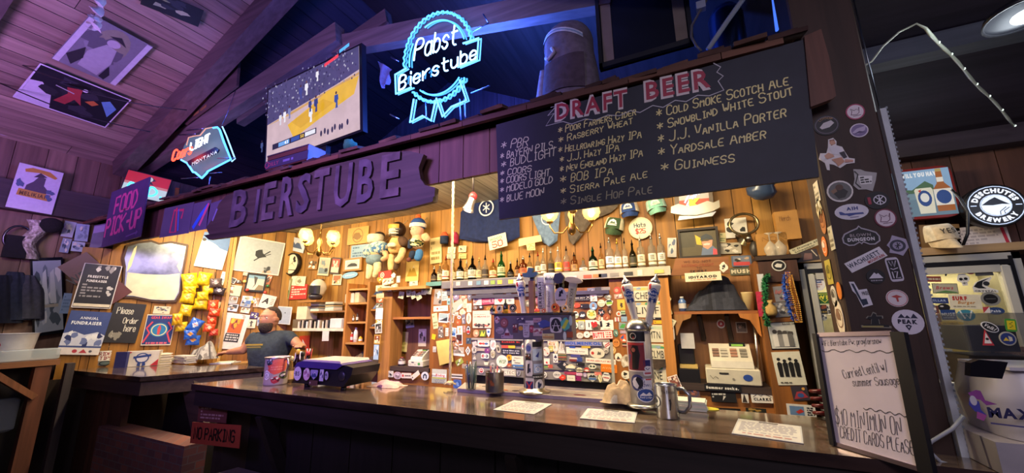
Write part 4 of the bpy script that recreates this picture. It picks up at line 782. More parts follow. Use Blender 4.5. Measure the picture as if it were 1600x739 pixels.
stickers('F',(865,445,8.69),[(390,108,170,56,0,'b','#5e566e',('t1','#857c98'),'dim purple strip sticker'),(510,85,110,86,0,'s','#76748a',('em','#a8a6b8','#5a586c'),'dim grey shield sticker'),(630,122,104,92,0,'o','#a49a86',('tx','#7a7264'),'grey beige oval sticker'),(605,62,90,60,0,'b','#4c4a52',('t1','#3a3840'),'dark grey block sticker'),(708,50,118,40,0,'b','#97908a',('t1','#7a746e'),'grey strip sticker'),(388,182,215,70,0,'b','#1b1816',[('t','BIG SKY',-.25,.12,.55,'#d8d0c0',1,1.3),('l',[(.55,-.2),(.95,.8)],.14,'#d8d0c0'),('l',[(.95,-.2),(.55,.8)],.14,'#d8d0c0'),('L',1,-.9,-.85,.9,-.45,'#8a8478')],'black sticker with pale capitals and crossed poles'),(545,178,94,94,0,'b','#efe8d8',[('t','JC',.1,-.4,.62,'#2a2622',1),('t','1&',-.15,.5,.4,'#b0503a',1)],'white square sticker with letters JC'),(742,165,100,70,0,'i','#8a8a76',('bl','#b8b898','#5a5a48'),'grey goggle sticker'),(755,240,106,92,0,'i','#dfe0cc',[('p',[(-.8,-.6),(-.5,.4),(.5,.6),(.9,-.5)],'#8ab83c'),('p',[(-.8,.1),(-.5,.7),(.5,.8),(.8,.2)],'#2c4a34')],'green and white cap sticker'),(318,280,100,62,-4,'i','#d84a24',('t1','#f0c8a0'),'orange red splash sticker'),(425,290,118,62,3,'b','#16130f',('t1','#c8c0b0'),'black ragged word sticker'),(540,290,106,110,0,'o','#7fa6cc',[('p',[(-.3,-.7),(-.3,.2),(.2,.5),(.4,-.6)],'#6a4a3a'),('c',.05,.3,.3,'#a87a60'),('e',.05,-.5,.4,.3,'#c8d8e8')],'blue round sticker with a face'),(648,250,104,100,0,'o','#d8dcbc',('tx','#9aa478'),'pale green round sticker'),(758,335,75,130,0,'i','#5a3a1a',('bl','#8a5a2a','#2a1a0c'),'dark brown totem sticker'),(300,408,82,96,0,'o','#e8e6d4',('bl','#6a8a4c','#a8b888'),'cream round sticker with green spots'),(392,408,98,98,0,'o','#2b2b2c',[('p',[(-.6,-.3),(-.2,.3),(.1,0),(.5,.3),(.7,-.3)],'#e8e4dc'),('e',-.1,-.35,.6,.2,'#e8e4dc')],'black round sticker with white bird'),(515,402,130,136,0,'o','#eadfa0',[('c',0,.05,.45,'#e0c040'),('c',-.45,.5,.2,'#7a9a3c'),('c',.45,.5,.2,'#7a9a3c'),('c',.55,-.05,.18,'#8aa848'),('c',-.55,-.05,.18,'#8aa848'),('a','ooooooo',.85,.22,'#5a6a34',-90,-1)],'large yellow round sticker with green flowers'),(650,375,100,100,15,'h','#1d1a1c',[('p',[(-.7,.5),(0,.15),(.7,.5),(.3,0),(.7,-.5),(0,-.15),(-.7,-.5),(-.3,0)],'#e8dcd4'),('c',0,0,.2,'#b84a3a')],'black hexagon sticker with white cross'),(718,438,96,98,0,'o','#b8643c',('em','#8a3c1c','#d8946a'),'rust round sticker'),(612,450,76,84,0,'o','#b0704a',('bl','#7a3c20','#d8a078'),'brown round sticker'),(660,470,30,60,0,'b','#e8e0d0',[],'tiny white sticker')],W3,G2)
stickers('F',(865,445,8.69),[(345,492,160,28,2,'b','#d8c832',('t1','#8a7a10'),'thin yellow strip sticker'),(300,548,66,90,0,'o','#e0dcc8',[('c',0,.3,.3,'#2a2826'),('c',.2,-.3,.4,'#4a7a4c')],'white oval sticker with green dot'),(378,548,86,118,0,'q','#b8bca4',('em','#7a8a8a','#d8dccc'),'grey green badge sticker'),(620,545,380,136,0,'b','#efe7d2',[('t','I',-.72,0,.8,'#1a1816',2),('p',[(-.55,-.1),(-.38,-.8),(-.1,0),(-.16,.6),(-.3,.7),(-.38,.4),(-.46,.7),(-.6,.55)],'#c42820'),('p',[(.05,.7),(.2,.85),(.24,-.2),(.2,-.45),(.08,-.4)],'#1a1816'),('p',[(.45,-.3),(.6,.1),(.5,.3),(.75,.55),(.7,.35),(.78,.2),(.68,-.05),(.75,-.3)],'#1a1816'),('l',[(.45,.35),(.85,.1)],.05,'#1a1816'),('L',1,.3,-.85,.8,-.65,'#b0a890')],'long white sticker reading I heart with skier'),(578,580,130,110,0,'o','#7a6a54',('em','#4a3c2c','#a89878'),'brown round sticker over the heart'),(665,680,275,112,3,'b','#c8302a',[('r',-.96,-.88,.96,.88,'#f0e4d8'),('t','BUTTE',-.35,0,1.15,'#c8302a',3,1.15),('L',3,.32,-.75,.9,.75,'#c8302a')],'red and white block letter sticker'),(358,688,96,84,0,'o','#d0c8b0',[('l',[(-.5,-.1),(0,.35),(.5,-.1)],.12,'#6a6458')],'cream oval sticker with ridge line'),(452,675,90,90,0,'o','#efe8d4',[('p',[(-.3,.2),(0,-.4),(.4,.4),(.1,.1)],'#4a4234')],'cream round sticker with dark bird'),(288,680,52,86,0,'i','#1f1d1c',('bl','#4a4642','#8a857c'),'small black cut sticker'),(512,660,28,52,0,'b','#d8d4c4',[],'small pale sticker')],W3,G2)
W4='on the steel cooler door';G4='stickers on the steel cooler door'
stickers('F',(675,525,8.69),[(582,105,58,60,20,'b','#e4d4cc',('em','#c88a7a','#b8aca0'),'small pink square sticker'),(700,92,160,100,0,'q','#efe8d4',[('e',-.5,-.2,.3,.3,'#c03a34'),('e',0,-.2,.3,.3,'#c85a50'),('e',.5,-.2,.3,.3,'#4a6a98'),('r',-.85,.4,.85,.8,'#d8d0b8')],'white rounded sticker with three ovals'),(830,115,84,150,0,'o','#efe7dc',('em','#c8a8a0','#d8c8c0'),'tall white oval sticker'),(575,185,70,94,0,'o','#e4dfd0',('em','#4a4642','#8a857c'),'white oval sticker with dark emblem'),(660,185,116,36,0,'b','#b8a898',('t1','#8a7a70'),'pinkish grey strip sticker'),(752,200,76,76,0,'o','#7a3c7c',[('c',.2,.3,.25,'#e0b0a0')],'purple round sticker'),(722,270,108,70,0,'q','#efe8dc',[('c',-.5,0,.62,'#b03030'),('c',.45,0,.62,'#3a4a5a'),('t','G',-.42,0,.5,'#f0e8dc',1),('t','D',.42,0,.5,'#f0e8dc',1)],'white rounded sticker with two initials in dots'),(828,245,62,110,0,'o','#d8d0b0',('em','#3a3630','#a89a70'),'cream oval sticker with ring'),(578,280,46,74,0,'t','#e8e0d0',('em','#5a5048','#a89a88'),'small cream triangle sticker'),(738,370,66,86,0,[(-1,.4),(1,.4),(.6,-1),(-.6,-1)],'#e8dcc0',[('r',-.6,.5,.6,.8,'#2a2622')],'cream cup shaped sticker'),(672,468,66,70,0,'o','#efe6dc',[('c',0,0,.8,'#b02c2c'),('r',-.5,-.12,.5,.12,'#efe6dc'),('L',1,-.4,.25,.4,.6,'#efe6dc')],'red and white round sticker'),(825,390,66,66,0,'o','#a8a49c',('em','#d8d4cc','#7a766e'),'silver round sticker')],W4,G4)
stickers('F',(765,525,8.69),[(118,175,56,112,18,'o','#c8bfa4',('em','#2a2824','#8a8470'),'small tilted oval sticker'),(292,82,300,76,0,'b','#1c1214',[('t','RUBBER BL',0,0,.55,'#b83028',1,1.7)],'long black sticker with red letters'),(255,145,184,36,0,'b','#d8503c',[('r',.0,-1,1,1,'#e8b830')],'red and yellow strip sticker'),(295,212,262,76,0,'b','#1c2030',[('t','Live like you',0,.4,.5,'#e8e8f0',1,1.7),('t','ski it every day',0,-.4,.5,'#e8e8f0',1,1.7)],'black sticker with two white lines of words'),(172,342,158,168,0,'o','#efe8d2',[('t','WSP',.1,-.05,.62,'#3a8a3c',1,1.25),('L',1,-.5,.35,.4,.5,'#c8c0a8')],'large white round sticker with green letters'),(268,290,76,86,0,'o','#e8a420',[('t','6',0,0,.9,'#1c1814',1)],'yellow round sticker with dark numeral'),(382,330,160,115,0,'b','#e8e0c8',[('t',"Where's",-.05,.55,.3,'#1f1c1a',1),('t','the',-.55,.0,.3,'#1f1c1a',1),('t','Rallyips',.0,-.55,.3,'#1f1c1a',1)],"cream sticker asking where in black letters"),(268,402,52,56,0,'b','#d86a34',('em','#a83c18','#e8a880'),'small orange square sticker'),(385,415,140,52,0,'b','#4a7ab8',('t1','#c8dcf0'),'blue strip sticker'),(255,492,200,96,0,'b','#e4dec8',[('r',-.94,-.85,.94,.85,'#3a3630'),('r',-.9,-.75,.9,.75,'#e4dec8'),('t','CTEC',.1,0,.85,'#3a3630',0,1.5)],'cream framed sticker with thin capitals'),(112,475,76,76,0,'o','#d8c898',[('t','@',0,0,.9,'#6a5a30',1)],'tan round sticker with curl'),(395,505,62,86,0,'s','#8a8a94',('em','#c8c8d0','#5a5a64'),'grey shield sticker'),(460,140,50,90,0,'o','#e8e4dc',('em','#b83028','#8a857c'),'white oval sticker half behind the tap column'),(770,210,96,125,0,'o','#e0d4c4',[('l',[(-.5,.5),(.5,-.5)],.25,'#b84a34'),('c',0,0,.4,'#e8c8b0')],'cream oval sticker with red slash'),(835,170,80,88,0,'o','#d8c868',('em','#6a7a3c','#e8e0a8'),'yellow green round sticker'),(770,345,92,86,0,'b','#efe4d0',[('n',3,7,['#c8302c','#d8884c'],.35,-.2,-.8,.8,.4)],'cream square sticker with red marks'),(760,430,62,50,0,'b','#7a9a4c',('t1','#3a5a24'),'small green sticker'),(825,415,66,56,0,'b','#b8503a',('t1','#e8c0a8'),'small brick red sticker'),(745,525,66,80,0,'o','#efe9dc',[('c',0,0,.7,'#1f1d1c'),('c',.1,.05,.4,'#efe9dc')],'white oval sticker with black ring'),(850,90,120,78,0,'b','#e8d8b8',('bl','#b8704a','#d8b080'),'tan photo sticker')],W4,G4)
stickers('F',(865,525,8.69),[(400,98,500,66,0,'b','#8a86a8',[('t','HOLMENKOL',0,0,1.1,'#2a55b0',2,1.96)],'long strip sticker with big blue capitals'),(255,150,80,24,0,'b','#2a4aa0',[],'tiny blue strip sticker'),(440,150,120,28,0,'b','#c8a832',[],'thin mustard strip sticker'),(318,203,295,92,-2,'b','#efe8d4',[('t','i love big dumps',0,0,.5,'#4a443c',0,1.5),('l',[(-.93,-.75),(.93,-.75),(.93,.75),(-.93,.75),(-.93,-.75)],.05,'#8a8478')],'cream framed strip sticker with a short sentence'),(592,232,204,140,0,'o','#dcd4be',[('c',-.6,0,.3,'#b83428'),('p',[(0,-.3),(.15,.4),(.35,.1),(.45,.35),(.5,-.3)],'#5a564c')],'large cream oval sticker with red dot'),(730,120,110,95,12,'s','#efe6e0',[('l',[(-.6,-.5),(.6,0)],.25,'#c03830'),('l',[(-.6,0),(.6,.5)],.25,'#c03830')],'white shield sticker with red slanted bars'),(712,195,74,84,0,'o','#d8ccc0',('em','#3a3834','#8a8478'),'small beige round sticker'),(808,190,82,106,0,'o','#d8a044',('em','#e8e0d0','#8a5a20'),'amber round sticker'),(850,95,95,115,0,'o','#c87a34',[('c',-.3,.2,.15,'#2a1a10'),('c',.3,.2,.15,'#2a1a10'),('o',0,0,.9,.1,'#e0a860')],'orange ring sticker with two eyes'),(30,130,80,210,0,'i','#d8c8a0',('bl','#a89068','#e8dcc0'),'cream figure sticker'),(105,145,105,180,0,'t','#e4dccc',('em','#b8ac98','#8a8070'),'tall cream triangle sticker'),(28,300,65,120,0,'b','#efe8dc',[('p',[(-.7,.1),(0,.8),(.7,.1),(0,0)],'#2a2a48'),('l',[(-.6,-.3),(0,-.8),(.6,-.3)],.3,'#2a2a38')],'white sticker with dark peaks'),(118,285,110,85,0,'b','#a8905c',[('r',-1,.4,1,.75,'#2a4a34'),('r',-1,-.2,1,.15,'#8a2c24'),('r',-1,-.7,1,-.4,'#1f1c1a')],'striped earth toned sticker'),(300,268,130,34,0,'b','#4a4888',[],'indigo strip sticker'),(268,318,104,52,0,'b','#7a2c28',[('r',-1,.2,1,1,'#d8c8b8')],'red and white small sticker'),(352,318,78,56,0,'b','#34488a',('t1','#8898c8'),'small navy sticker'),(445,278,72,50,0,[(-1,-1),(1,-1),(.4,1),(-.4,1)],'#5a564e',[],'grey cap shaped sticker'),(638,340,405,68,-2,'b','#efe4d4',[('t','WORK LESS PLAY MORE!',0,0,.62,'#b8342c',1,1.85)],'long white strip sticker with red slogan capitals'),(130,400,175,140,0,'d','#1e2226',[('p',[(0,.1),(.2,.6),(.5,.2),(.2,-.1)],'#c8c0b4')],'large black diamond sticker'),(235,428,140,85,0,'i','#d8d0a8',[('p',[(-.9,-.1),(-.3,.7),(0,.4),(.3,.7),(.9,-.1)],'#efe8cc'),('r',-.8,-.7,.8,-.3,'#2a3458')],'lip shaped pale yellow sticker'),(365,382,120,38,0,'b','#17161a',('t1','#d8d4cc'),'small black word sticker'),(352,455,92,62,0,[(-1,-1),(1,-1),(.8,.3),(.4,.9),(-.4,.9),(-.8,.3)],'#e8dfb8',[('o',0,-.2,.5,.15,'#8a7a48')],'cream half round sticker'),(450,455,86,60,0,[(-1,-1),(1,-1),(.8,.3),(.4,.9),(-.4,.9),(-.8,.3)],'#c84038',[('e',0,-.4,.6,.45,'#efe0d8')],'red half round sticker'),(528,415,106,66,0,'o','#e0dcc8',[('e',-.4,.1,.3,.4,'#3a4a3c'),('e',.4,.1,.3,.4,'#3a4a3c')],'white goggle sticker'),(602,462,62,50,0,'i','#5a4a34',[],'small brown leaf sticker'),(752,438,220,112,-3,'b','#e07a1c',[('t','AVIVA',0,.05,.5,'#f0b070',1,1.6)],'orange sticker with pale letters'),(48,525,110,95,0,'o','#d0cdc0',[('t','GRO',0,0,.5,'#4a5048',1)],'grey white oval sticker'),(125,562,96,70,10,'i','#d83c24',[('e',0,0,.4,.3,'#f08a70')],'bright red splash sticker'),(238,570,108,75,0,'b','#e4dec8',[('t','Divide',0,0,.5,'#7a7668',0)],'cream card sticker'),(338,575,78,62,0,'b','#8a1c5c',('t1','#2a1024'),'magenta sticker'),(230,505,170,38,0,'b','#a83c58',('t1','#7a2840'),'dull pink strip sticker'),(350,520,80,38,0,'b','#d8a8c8',('t1','#f0e0f0'),'light pink word sticker'),(427,528,54,62,0,'o','#a890b8',('em','#e0d4e8','#6a5078'),'lilac ring sticker'),(528,565,142,118,0,'s','#c8c4bc',[('p',[(-.8,.1),(-.2,.7),(0,.4),(.3,.7),(.8,.1)],'#2a2c34'),('r',-.7,-.5,.7,0,'#4a6aa8')],'shield sticker with dark peaks over blue'),(605,512,96,46,0,'b','#d87a70',('t1','#f0c8c0'),'salmon strip sticker'),(632,575,60,105,8,'i','#d8cc98',('bl','#a89858','#e8e0b8'),'pale yellow torn sticker'),(715,555,115,118,-6,'h','#e8e4e0',[('L',1,-.6,.3,.6,.8,'#2a3450'),('L',1,-.7,-.4,.7,.05,'#c03438')],'white hexagon sticker with red and navy words')],W4,G4)
W5='on the wood beside the licence plates';G5='stickers beside the licence plates'
stickers('F',(960,445,8.69),[(40,75,100,96,0,'o','#c84a30',[('c',-.2,0,.5,'#e89a7a')],'red fish sticker'),(55,155,110,60,5,'b','#c8a890',('bl','#8a3c30','#e8d8c8'),'pinkish strip sticker'),(92,270,110,145,0,'b','#e0b43c',[('n',3,9,['#3a2e10'],.3,-.5,-.6,.5,.5),('l',[(-.9,-.9),(.9,-.9),(.9,.9),(-.9,.9),(-.9,-.9)],.05,'#8a6a18')],'yellow card sticker with dark mark'),(60,393,70,66,0,'o','#e8dcd0',[('c',0,0,.6,'#d0642c')],'white round sticker with orange centre'),(118,380,62,60,0,'b','#a8c090',('bd','#4a6a48','#c8d8b8'),'green striped sticker'),(130,410,66,30,0,'b','#2a2c34',[],'small black bar sticker'),(132,465,82,70,0,'b','#8aa6bc',('t1','#5a7a94'),'pale blue sticker'),(35,470,62,56,0,'b','#e0d0c8',[('r',-.2,-1,.3,1,'#b84048')],'white sticker with red stripe'),(115,560,108,95,-3,'b','#8a9a98',[('p',[(-.8,-.5),(-.2,.6),(.9,.5),(.2,-.6)],'#4a9a48')],'grey sticker with green leaf'),(125,640,95,40,0,'b','#b8a0b0',('t1','#8a7080'),'mauve strip sticker'),(20,655,66,105,0,'o','#4a7a6c',('em','#c8d8c8','#1f3a34'),'teal round sticker')],W5,G5)
stickers('F',(960,525,8.69),[(130,30,116,112,0,'o','#d8643c',[('p',[(-.9,0),(0,.9),(-.1,-.2)],'#3a5a9a'),('p',[(-.5,-.7),(0,-.1),(.5,-.7)],'#efe8e0')],'orange and blue mountain round sticker'),(150,122,84,50,0,'b','#2a2624',('bd','#c8bcb0','#b83c30'),'small dark banner sticker'),(55,285,100,112,0,'o','#efe6d0',[('p',[(-.5,-.5),(-.1,.3),(.1,0),(.5,-.4)],'#2a2420'),('r',-.5,-.6,.5,-.5,'#b83c30')],'cream round sticker with small skier'),(150,340,130,170,-12,'i','#c8b8a4',('bl','#8a7a68','#e0d4c4'),'crumpled grey bear sticker'),(155,525,122,118,0,'o','#efe8d8',[('n',4,5,['#2a2622','#6a6258'],.3,-.5,-.3,.5,.5),('L',1,-.5,-.7,.5,-.45,'#6a6258')],'cream round sticker with dark animal'),(170,640,120,110,0,'d','#1f1d20',[('p',[(-.4,-.2),(0,.4),(.4,-.1)],'#e8e4e0'),('c',.25,-.15,.15,'#c83030')],'black diamond sticker with white bird')],W5,G5)
stickers('F',(960,445,8.69),[(600,458,160,36,-4,'b','#17161a',('t1','#e0dcd4'),'black strip sticker between two plates'),(612,506,160,48,0,'b','#e8b020',('t1','#8a6408'),'yellow strip sticker between two plates')],W5,G5)
W6='on the upright right of the plates'
stickers('F',(960,445,8.69),[(712,110,70,80,12,'i','#e8d8a8',('em','#5a4a28','#c8b070'),'cream figure sticker'),(738,205,66,95,-15,'i','#dcc890',('bl','#4a3c20','#a89050'),'tan figure sticker'),(720,285,62,70,0,'b','#e4d49c',('em','#5a5a3a','#b8a870'),'cream square note'),(745,365,70,76,10,'b','#d8ca90',('em','#6a6a48','#a89858'),'yellow square note'),(770,510,110,105,-30,'b','#d8d0a8',[('c',.1,-.2,.2,'#4a5a6a'),('l',[(-.6,.4),(.5,.5)],.1,'#8aa06a')],'tilted pale green note'),(780,655,72,190,0,'q','#efe2cc',[('c',0,.68,.75,'#1f1c1a'),('e',0,-.2,.3,.4,'#b8584a')],'white paddle sticker with black dot')],W6,'slips on the right upright')
for cx,cy,w,h,txt,top,tw2,lab in((1003,460,50,25,'CHEF','#e0b878',1.1,'licence plate reading CHEF behind the near tap handles'),(1013,483,60,26,'LIV FE','#d8b070',1.55,'licence plate reading LIV FE below the CHEF plate'),(1020,521,48,27,'MTN','#b8c4a0',.8,'licence plate reading MTN right of the tap dome'),(1024,551,48,28,'CLMB','#8ab090',.95,'licence plate reading CLMB below the MTN plate'),(1025,584,46,29,'INE','#c8c4b4',.7,'licence plate reading INE lowest in the column')):
 flat('licence_plate','F',cx,cy,w,h,-1,'q','#d6cfb6',[('r',-.9,.5,.9,.85,top),('n',3,cx,['#8aa0b8','#4a9a68','#c8503c','#e0c060'],.2,-.8,.5,.9,.85),('t',txt,.1,-.15,.85,'#24221f',0,tw2),('c',-.8,-.75,.07,'#5a564c'),('c',.8,-.75,.07,'#5a564c')],lab,'licence plate','licence plates in a column',.003,'paint')
b=MB('cloth');p=onY(1026,568,3.40);b.grid(lambda u,v:(p.x-.07+.14*u,3.405-.012*math.sin(u*3.1),p.z+.035-.07*v+.012*math.sin(u*9)*v),10,5,'#4a3c34');b.build('dark_patch',None,'torn dark brown cloth patch over the lowest licence plate','patch')
W7='on the dark wooden post';G7='stickers on the dark post'
PO=[]
def ps(cx,cy,w,h,rot,sh,bg,ops,desc,rim=None):flat('sticker','P',cx,cy,w,h,rot,sh,bg,ops,desc,'sticker',G7,.0015,'print',rim)
HAND=[('l',[(-.5,-.35),(-.35,.1),(-.5,.45),(-.1,.15),(.15,.3),(.3,.1),(.45,.5),(.35,-.2),(.1,-.4),(-.5,-.35)],.07,'#6a3a5a'),('l',[(-.3,-.55),(.5,-.5)],.06,'#6a3a5a')]
ps(1336,175,31,25,0,'o','#efe0ea',HAND,'white oval sticker with line drawn hand, top of the post','#b84a70')
ps(1291,196,42,32,0,'o','#17161c',[('o',0,0,.85,.08,'#6a6070'),('p',[(-.55,-.15),(-.2,.25),(.4,.4),(.6,.1),(.2,-.25),(-.4,-.35)],'#d8d0d4'),('a','LOOOP',.72,.22,'#c89a60',90,1)],'black oval sticker with a pale fish high on the post')
ps(1342,204,30,22,0,'o','#8a78a8',[('p',[(-.8,-.2),(-.2,.3),(.8,.5),(.6,-.1),(-.2,-.5)],'#c8b8d8'),('p',[(-.6,-.4),(0,-.1),(.7,-.4)],'#5a4878')],'purple landscape oval sticker near the top of the post','#e8dcec')
PIN=[(-.25,.95),(.05,1),(.2,.75),(.15,.5),(.45,.35),(.55,0),(.7,-.4),(1,-.5),(.95,-.75),(.5,-.75),(.1,-.95),(-.2,-.7),(-.45,-.6),(-.5,-1),(-.65,-.95),(-.7,-.5),(-1,-.2),(-.85,.15),(-.5,.1),(-.35,.45)]
ps(1305,240,56,50,0,PIN,'#efe8ea',[('p',[(-.2,.88),(.08,.9),(.12,.6),(-.15,.52)],'#8a4a34'),('c',-.05,.7,.17,'#d8a488'),('p',[(-.3,.45),(.2,.45),(.42,.1),(.3,-.15),(-.15,-.05)],'#e8e4ec'),('p',[(-.75,-.1),(-.4,.1),(-.15,-.05),(-.1,-.2),(-.5,-.3)],'#d8a488'),('p',[(.2,0),(.5,.05),(.6,-.35),(.4,-.4)],'#2a2630'),('p',[(-.3,-.35),(.3,-.3),(.4,-.6),(.0,-.85),(-.1,-.6)],'#cf9678'),('p',[(.45,-.45),(.9,-.58),(.85,-.68),(.4,-.65)],'#d8a090'),('p',[(-.95,-.15),(-.7,.05),(-.6,-.3),(-.85,-.35)],'#f0ecf0')],'die cut sticker of a kneeling woman in white')
SH=[(-.75,1),(-.2,.9),(.1,.7),(.95,.45),(.75,-.15),(.35,-1),(-.1,-.8),(-.7,-.75),(-1,-.35),(-.8,.2)]
ps(1352,281,42,38,0,SH,'#b8b4b4',[('p',[(-.5,.4),(.55,.25),(.4,-.4),(-.45,-.35)],'#efecec'),('L',3,-.4,-.3,.4,.3,'#2a2828'),('l',[(-.7,.8),(-.5,.5),(-.8,-.2),(-.5,-.6)],.1,'#3a3838')],'grey jersey shaped sticker with dark print')
ps(1312,299,42,34,0,'o','#efe8e4',[('e',0,0,.88,.85,'#6a6a68'),('p',[(-.5,-.2),(-.2,.2),(.3,.2),(.6,-.1),(.3,-.6),(-.2,-.7)],'#23221f'),('c',0,.35,.3,'#5a3a28'),('p',[(-.7,.1),(-.3,.3),(-.2,0),(-.55,-.2)],'#8a6a50')],'round sticker with a bearded man flexing')
ps(1370,313,40,28,0,'o','#121016',[('l',[(.2,-.55),(.2,.55)],.09,'#e8e4f0'),('l',[(-.1,-.35),(.5,.35)],.09,'#e8e4f0'),('l',[(.5,-.35),(-.1,.35)],.09,'#e8e4f0'),('o',.2,0,.5,.08,'#e8e4f0'),('r',-.75,-.4,-.5,.4,'#a83048')],'black round sticker with white snowflake')
ps(1330,331,54,25,0,'o','#e6e2ee',[('t','AIH',.1,.4,.4,'#2c3c88',2),('p',[(-.75,.1),(-.6,.1),(-.4,-.15),(.65,-.2),(.7,-.4),(.2,-.4),(-.2,-.55),(-.3,-.38),(-.7,-.3)],'#3a4c98'),('r',-.15,-.75,.35,-.65,'#8a86a8')],'white oval sticker with blue aeroplane')
ps(1383,341,36,30,0,'o','#e8d8e4',HAND,'pink rimmed oval sticker with line drawn hand, below the snowflake','#7a2c44')
ps(1344,369,60,34,-1,[(0,1),(.12,.78),(.5,.55),(.85,.3),(1,-.1),(.98,-.55),(.7,-.85),(.4,-.85),(.1,-.6),(0,-.78),(-.1,-.6),(-.4,-.85),(-.7,-.85),(-.98,-.55),(-1,-.1),(-.85,.3),(-.5,.55),(-.12,.78)][::-1],'#b8b0bc',[('p',[(0,.86),(.1,.66),(.48,.44),(.8,.2),(.92,-.12),(.9,-.5),(.66,-.74),(.42,-.74),(.1,-.48),(0,-.62),(-.1,-.48),(-.42,-.74),(-.66,-.74),(-.9,-.5),(-.92,-.12),(-.8,.2),(-.48,.44),(-.1,.66)][::-1],'#141216'),('t','BLOWN',0,.1,.26,'#a89ca0',1),('t','DUNGEON',0,-.3,.3,'#e8e4ea',2,1.45)],'black ace shaped sticker with white capitals')
ps(1352,406,68,17,27,'b','#ece6ee',[('t','WACHUSETT',-.05,.2,.8,'#1f2a4a',1,1.75),('t','MOUNTAIN',.45,-.58,.5,'#b83a3c',1,.9)],'long slanted white sticker with navy word')
ps(1402,384,34,34,0,[(-.3,1),(.1,.85),(.9,.55),(1,-.2),(.8,-.4),(.3,-.95),(-.2,-.75),(-.9,-.6),(-.75,-.2),(-1,.1),(-.6,.5)],'#b8aec8',[('c',0,0,.75,'#3a3a4c'),('c',0,0,.48,'#a8a0bc'),('l',[(-.25,0),(.25,0)],.1,'#23222c'),('l',[(0,-.28),(0,.28)],.1,'#23222c'),('l',[(-.2,-.2),(.2,.2)],.08,'#23222c')],'crest shaped sticker with a snow star at the post edge')
ps(1397,421,22,38,4,'q','#d8d0e0',[('r',-.75,-.8,.75,.8,'#16141a'),('l',[(-.5,.7),(-.3,.3),(0,.7),(.1,.2),(.5,.7)],.14,'#d8d0e0'),('l',[(-.5,.1),(-.2,0),(.5,.1)],.16,'#d8d0e0'),('l',[(-.45,-.2),(-.45,-.7)],.16,'#d8d0e0'),('l',[(-.1,-.2),(.3,-.2),(-.1,-.7),(.5,-.7)],.16,'#d8d0e0')],'tall monogram sticker in white gothic letters')
ps(1368,432,30,23,0,'o','#15141a',[('p',[(-.75,-.25),(-.1,.55),(.1,.3),(.3,.45),(.75,-.25)],'#e0dce8'),('L',1,-.6,-.7,.6,-.4,'#a8a4b0')],'small black oval sticker with white peak')
ps(1345,459,26,42,8,[(-.9,1),(-.3,.95),(-.1,.3),(.9,.3),(.9,-.9),(-.4,-1),(-.6,0),(-.9,.3)],'#e8e4ee',[('p',[(-.75,.85),(-.45,.8),(-.25,-.2),(-.1,-.85),(-.3,-.9),(-.6,.2)],'#1f3048'),('p',[(-.25,-.4),(.4,-.4),(.4,-.8),(-.2,-.85)],'#1f3048'),('t','FREE',.5,0,.26,'#2a2a30',1,.8)],'navy guitar shaped sticker')
ps(1401,466,35,27,0,'o','#ecdfe4',[('o',0,0,.9,.06,'#c05a58'),('p',[(-.5,.2),(0,.4),(.5,.15),(.1,.05),(.1,-.4),(-.05,-.4),(-.1,.05)],'#c04a44')],'white round sticker with red mushroom')
ps(1366,500,48,27,0,[(-.95,-.6),(-.3,-.55),(-.2,.1),(-.55,.2),(-.4,.5),(-.2,.45),(0,.95),(.2,.8),(.2,.5),(.6,.5),(.6,.2),(.3,.1),(.3,-.55),(1,-.7),(1,-.95),(-.95,-.85)],'#16161c',[('r',-.9,-.85,.5,-.65,'#a89a60')],'black crouching shooter silhouette sticker','#8a8478')
ps(1418,503,51,39,-3,'o','#e9e1ee',[('p',[(-.6,.3),(-.35,.65),(-.15,.35),(0,.55),(.2,.3),(.4,.7),(.65,.3),(.4,.32),(0,.3),(-.3,.32)],'#2c2c48'),('t','PEAK',0,.02,.3,'#23233c',3,1.25),('p',[(-.2,-.3),(0,-.2),(.2,-.3),(0,-.7)],'#2c2c48'),('p',[(-.08,-.35),(.08,-.35),(0,-.5)],'#e9e1ee')],'large white round sticker with peaks low on the post')
def sideS(cx,cy,w,h,rot,sh,bg,ops,desc):flat('sticker','Q',cx,cy,w,h,rot,sh,bg,ops,desc+' on the left side of the post','sticker','stickers on the left side of the post',.0015)
for r in((1277,300,8,36,0,'b','#d8d0c0',ko('tx','#8a8478'),'narrow white sticker high up'),(1281,328,9,40,0,'i','#c8b890',ko('bl','#8a7a58','#e8dcc0'),'cream cut sticker'),(1286,345,9,46,0,'o','#b8784a',ko('em','#7a4424','#e0b080'),'tan oval sticker'),(1289,385,8,34,0,'o','#e07a30',ko('em','#e8e0d8','#a84c14'),'orange and white oval sticker'),(1296,425,9,40,0,'b','#b8a848',ko('em','#6a6420','#e0d890'),'yellow card sticker'),(1304,463,9,34,0,'o','#d8d4cc',ko('em','#5a5650','#a8a49c'),'grey white oval sticker'),(1312,454,7,28,0,'o','#d87a28',[],'plain orange oval sticker'),(1313,497,12,56,0,'o','#e0d4c4',ko('em','#8a6a58','#c8b0a0'),'large cream oval sticker low down'),(1300,372,7,40,0,'b','#c8c4b0',ko('tx','#8a8470'),'narrow grey sticker')):sideS(*r)
W8='on the glass cooler door'
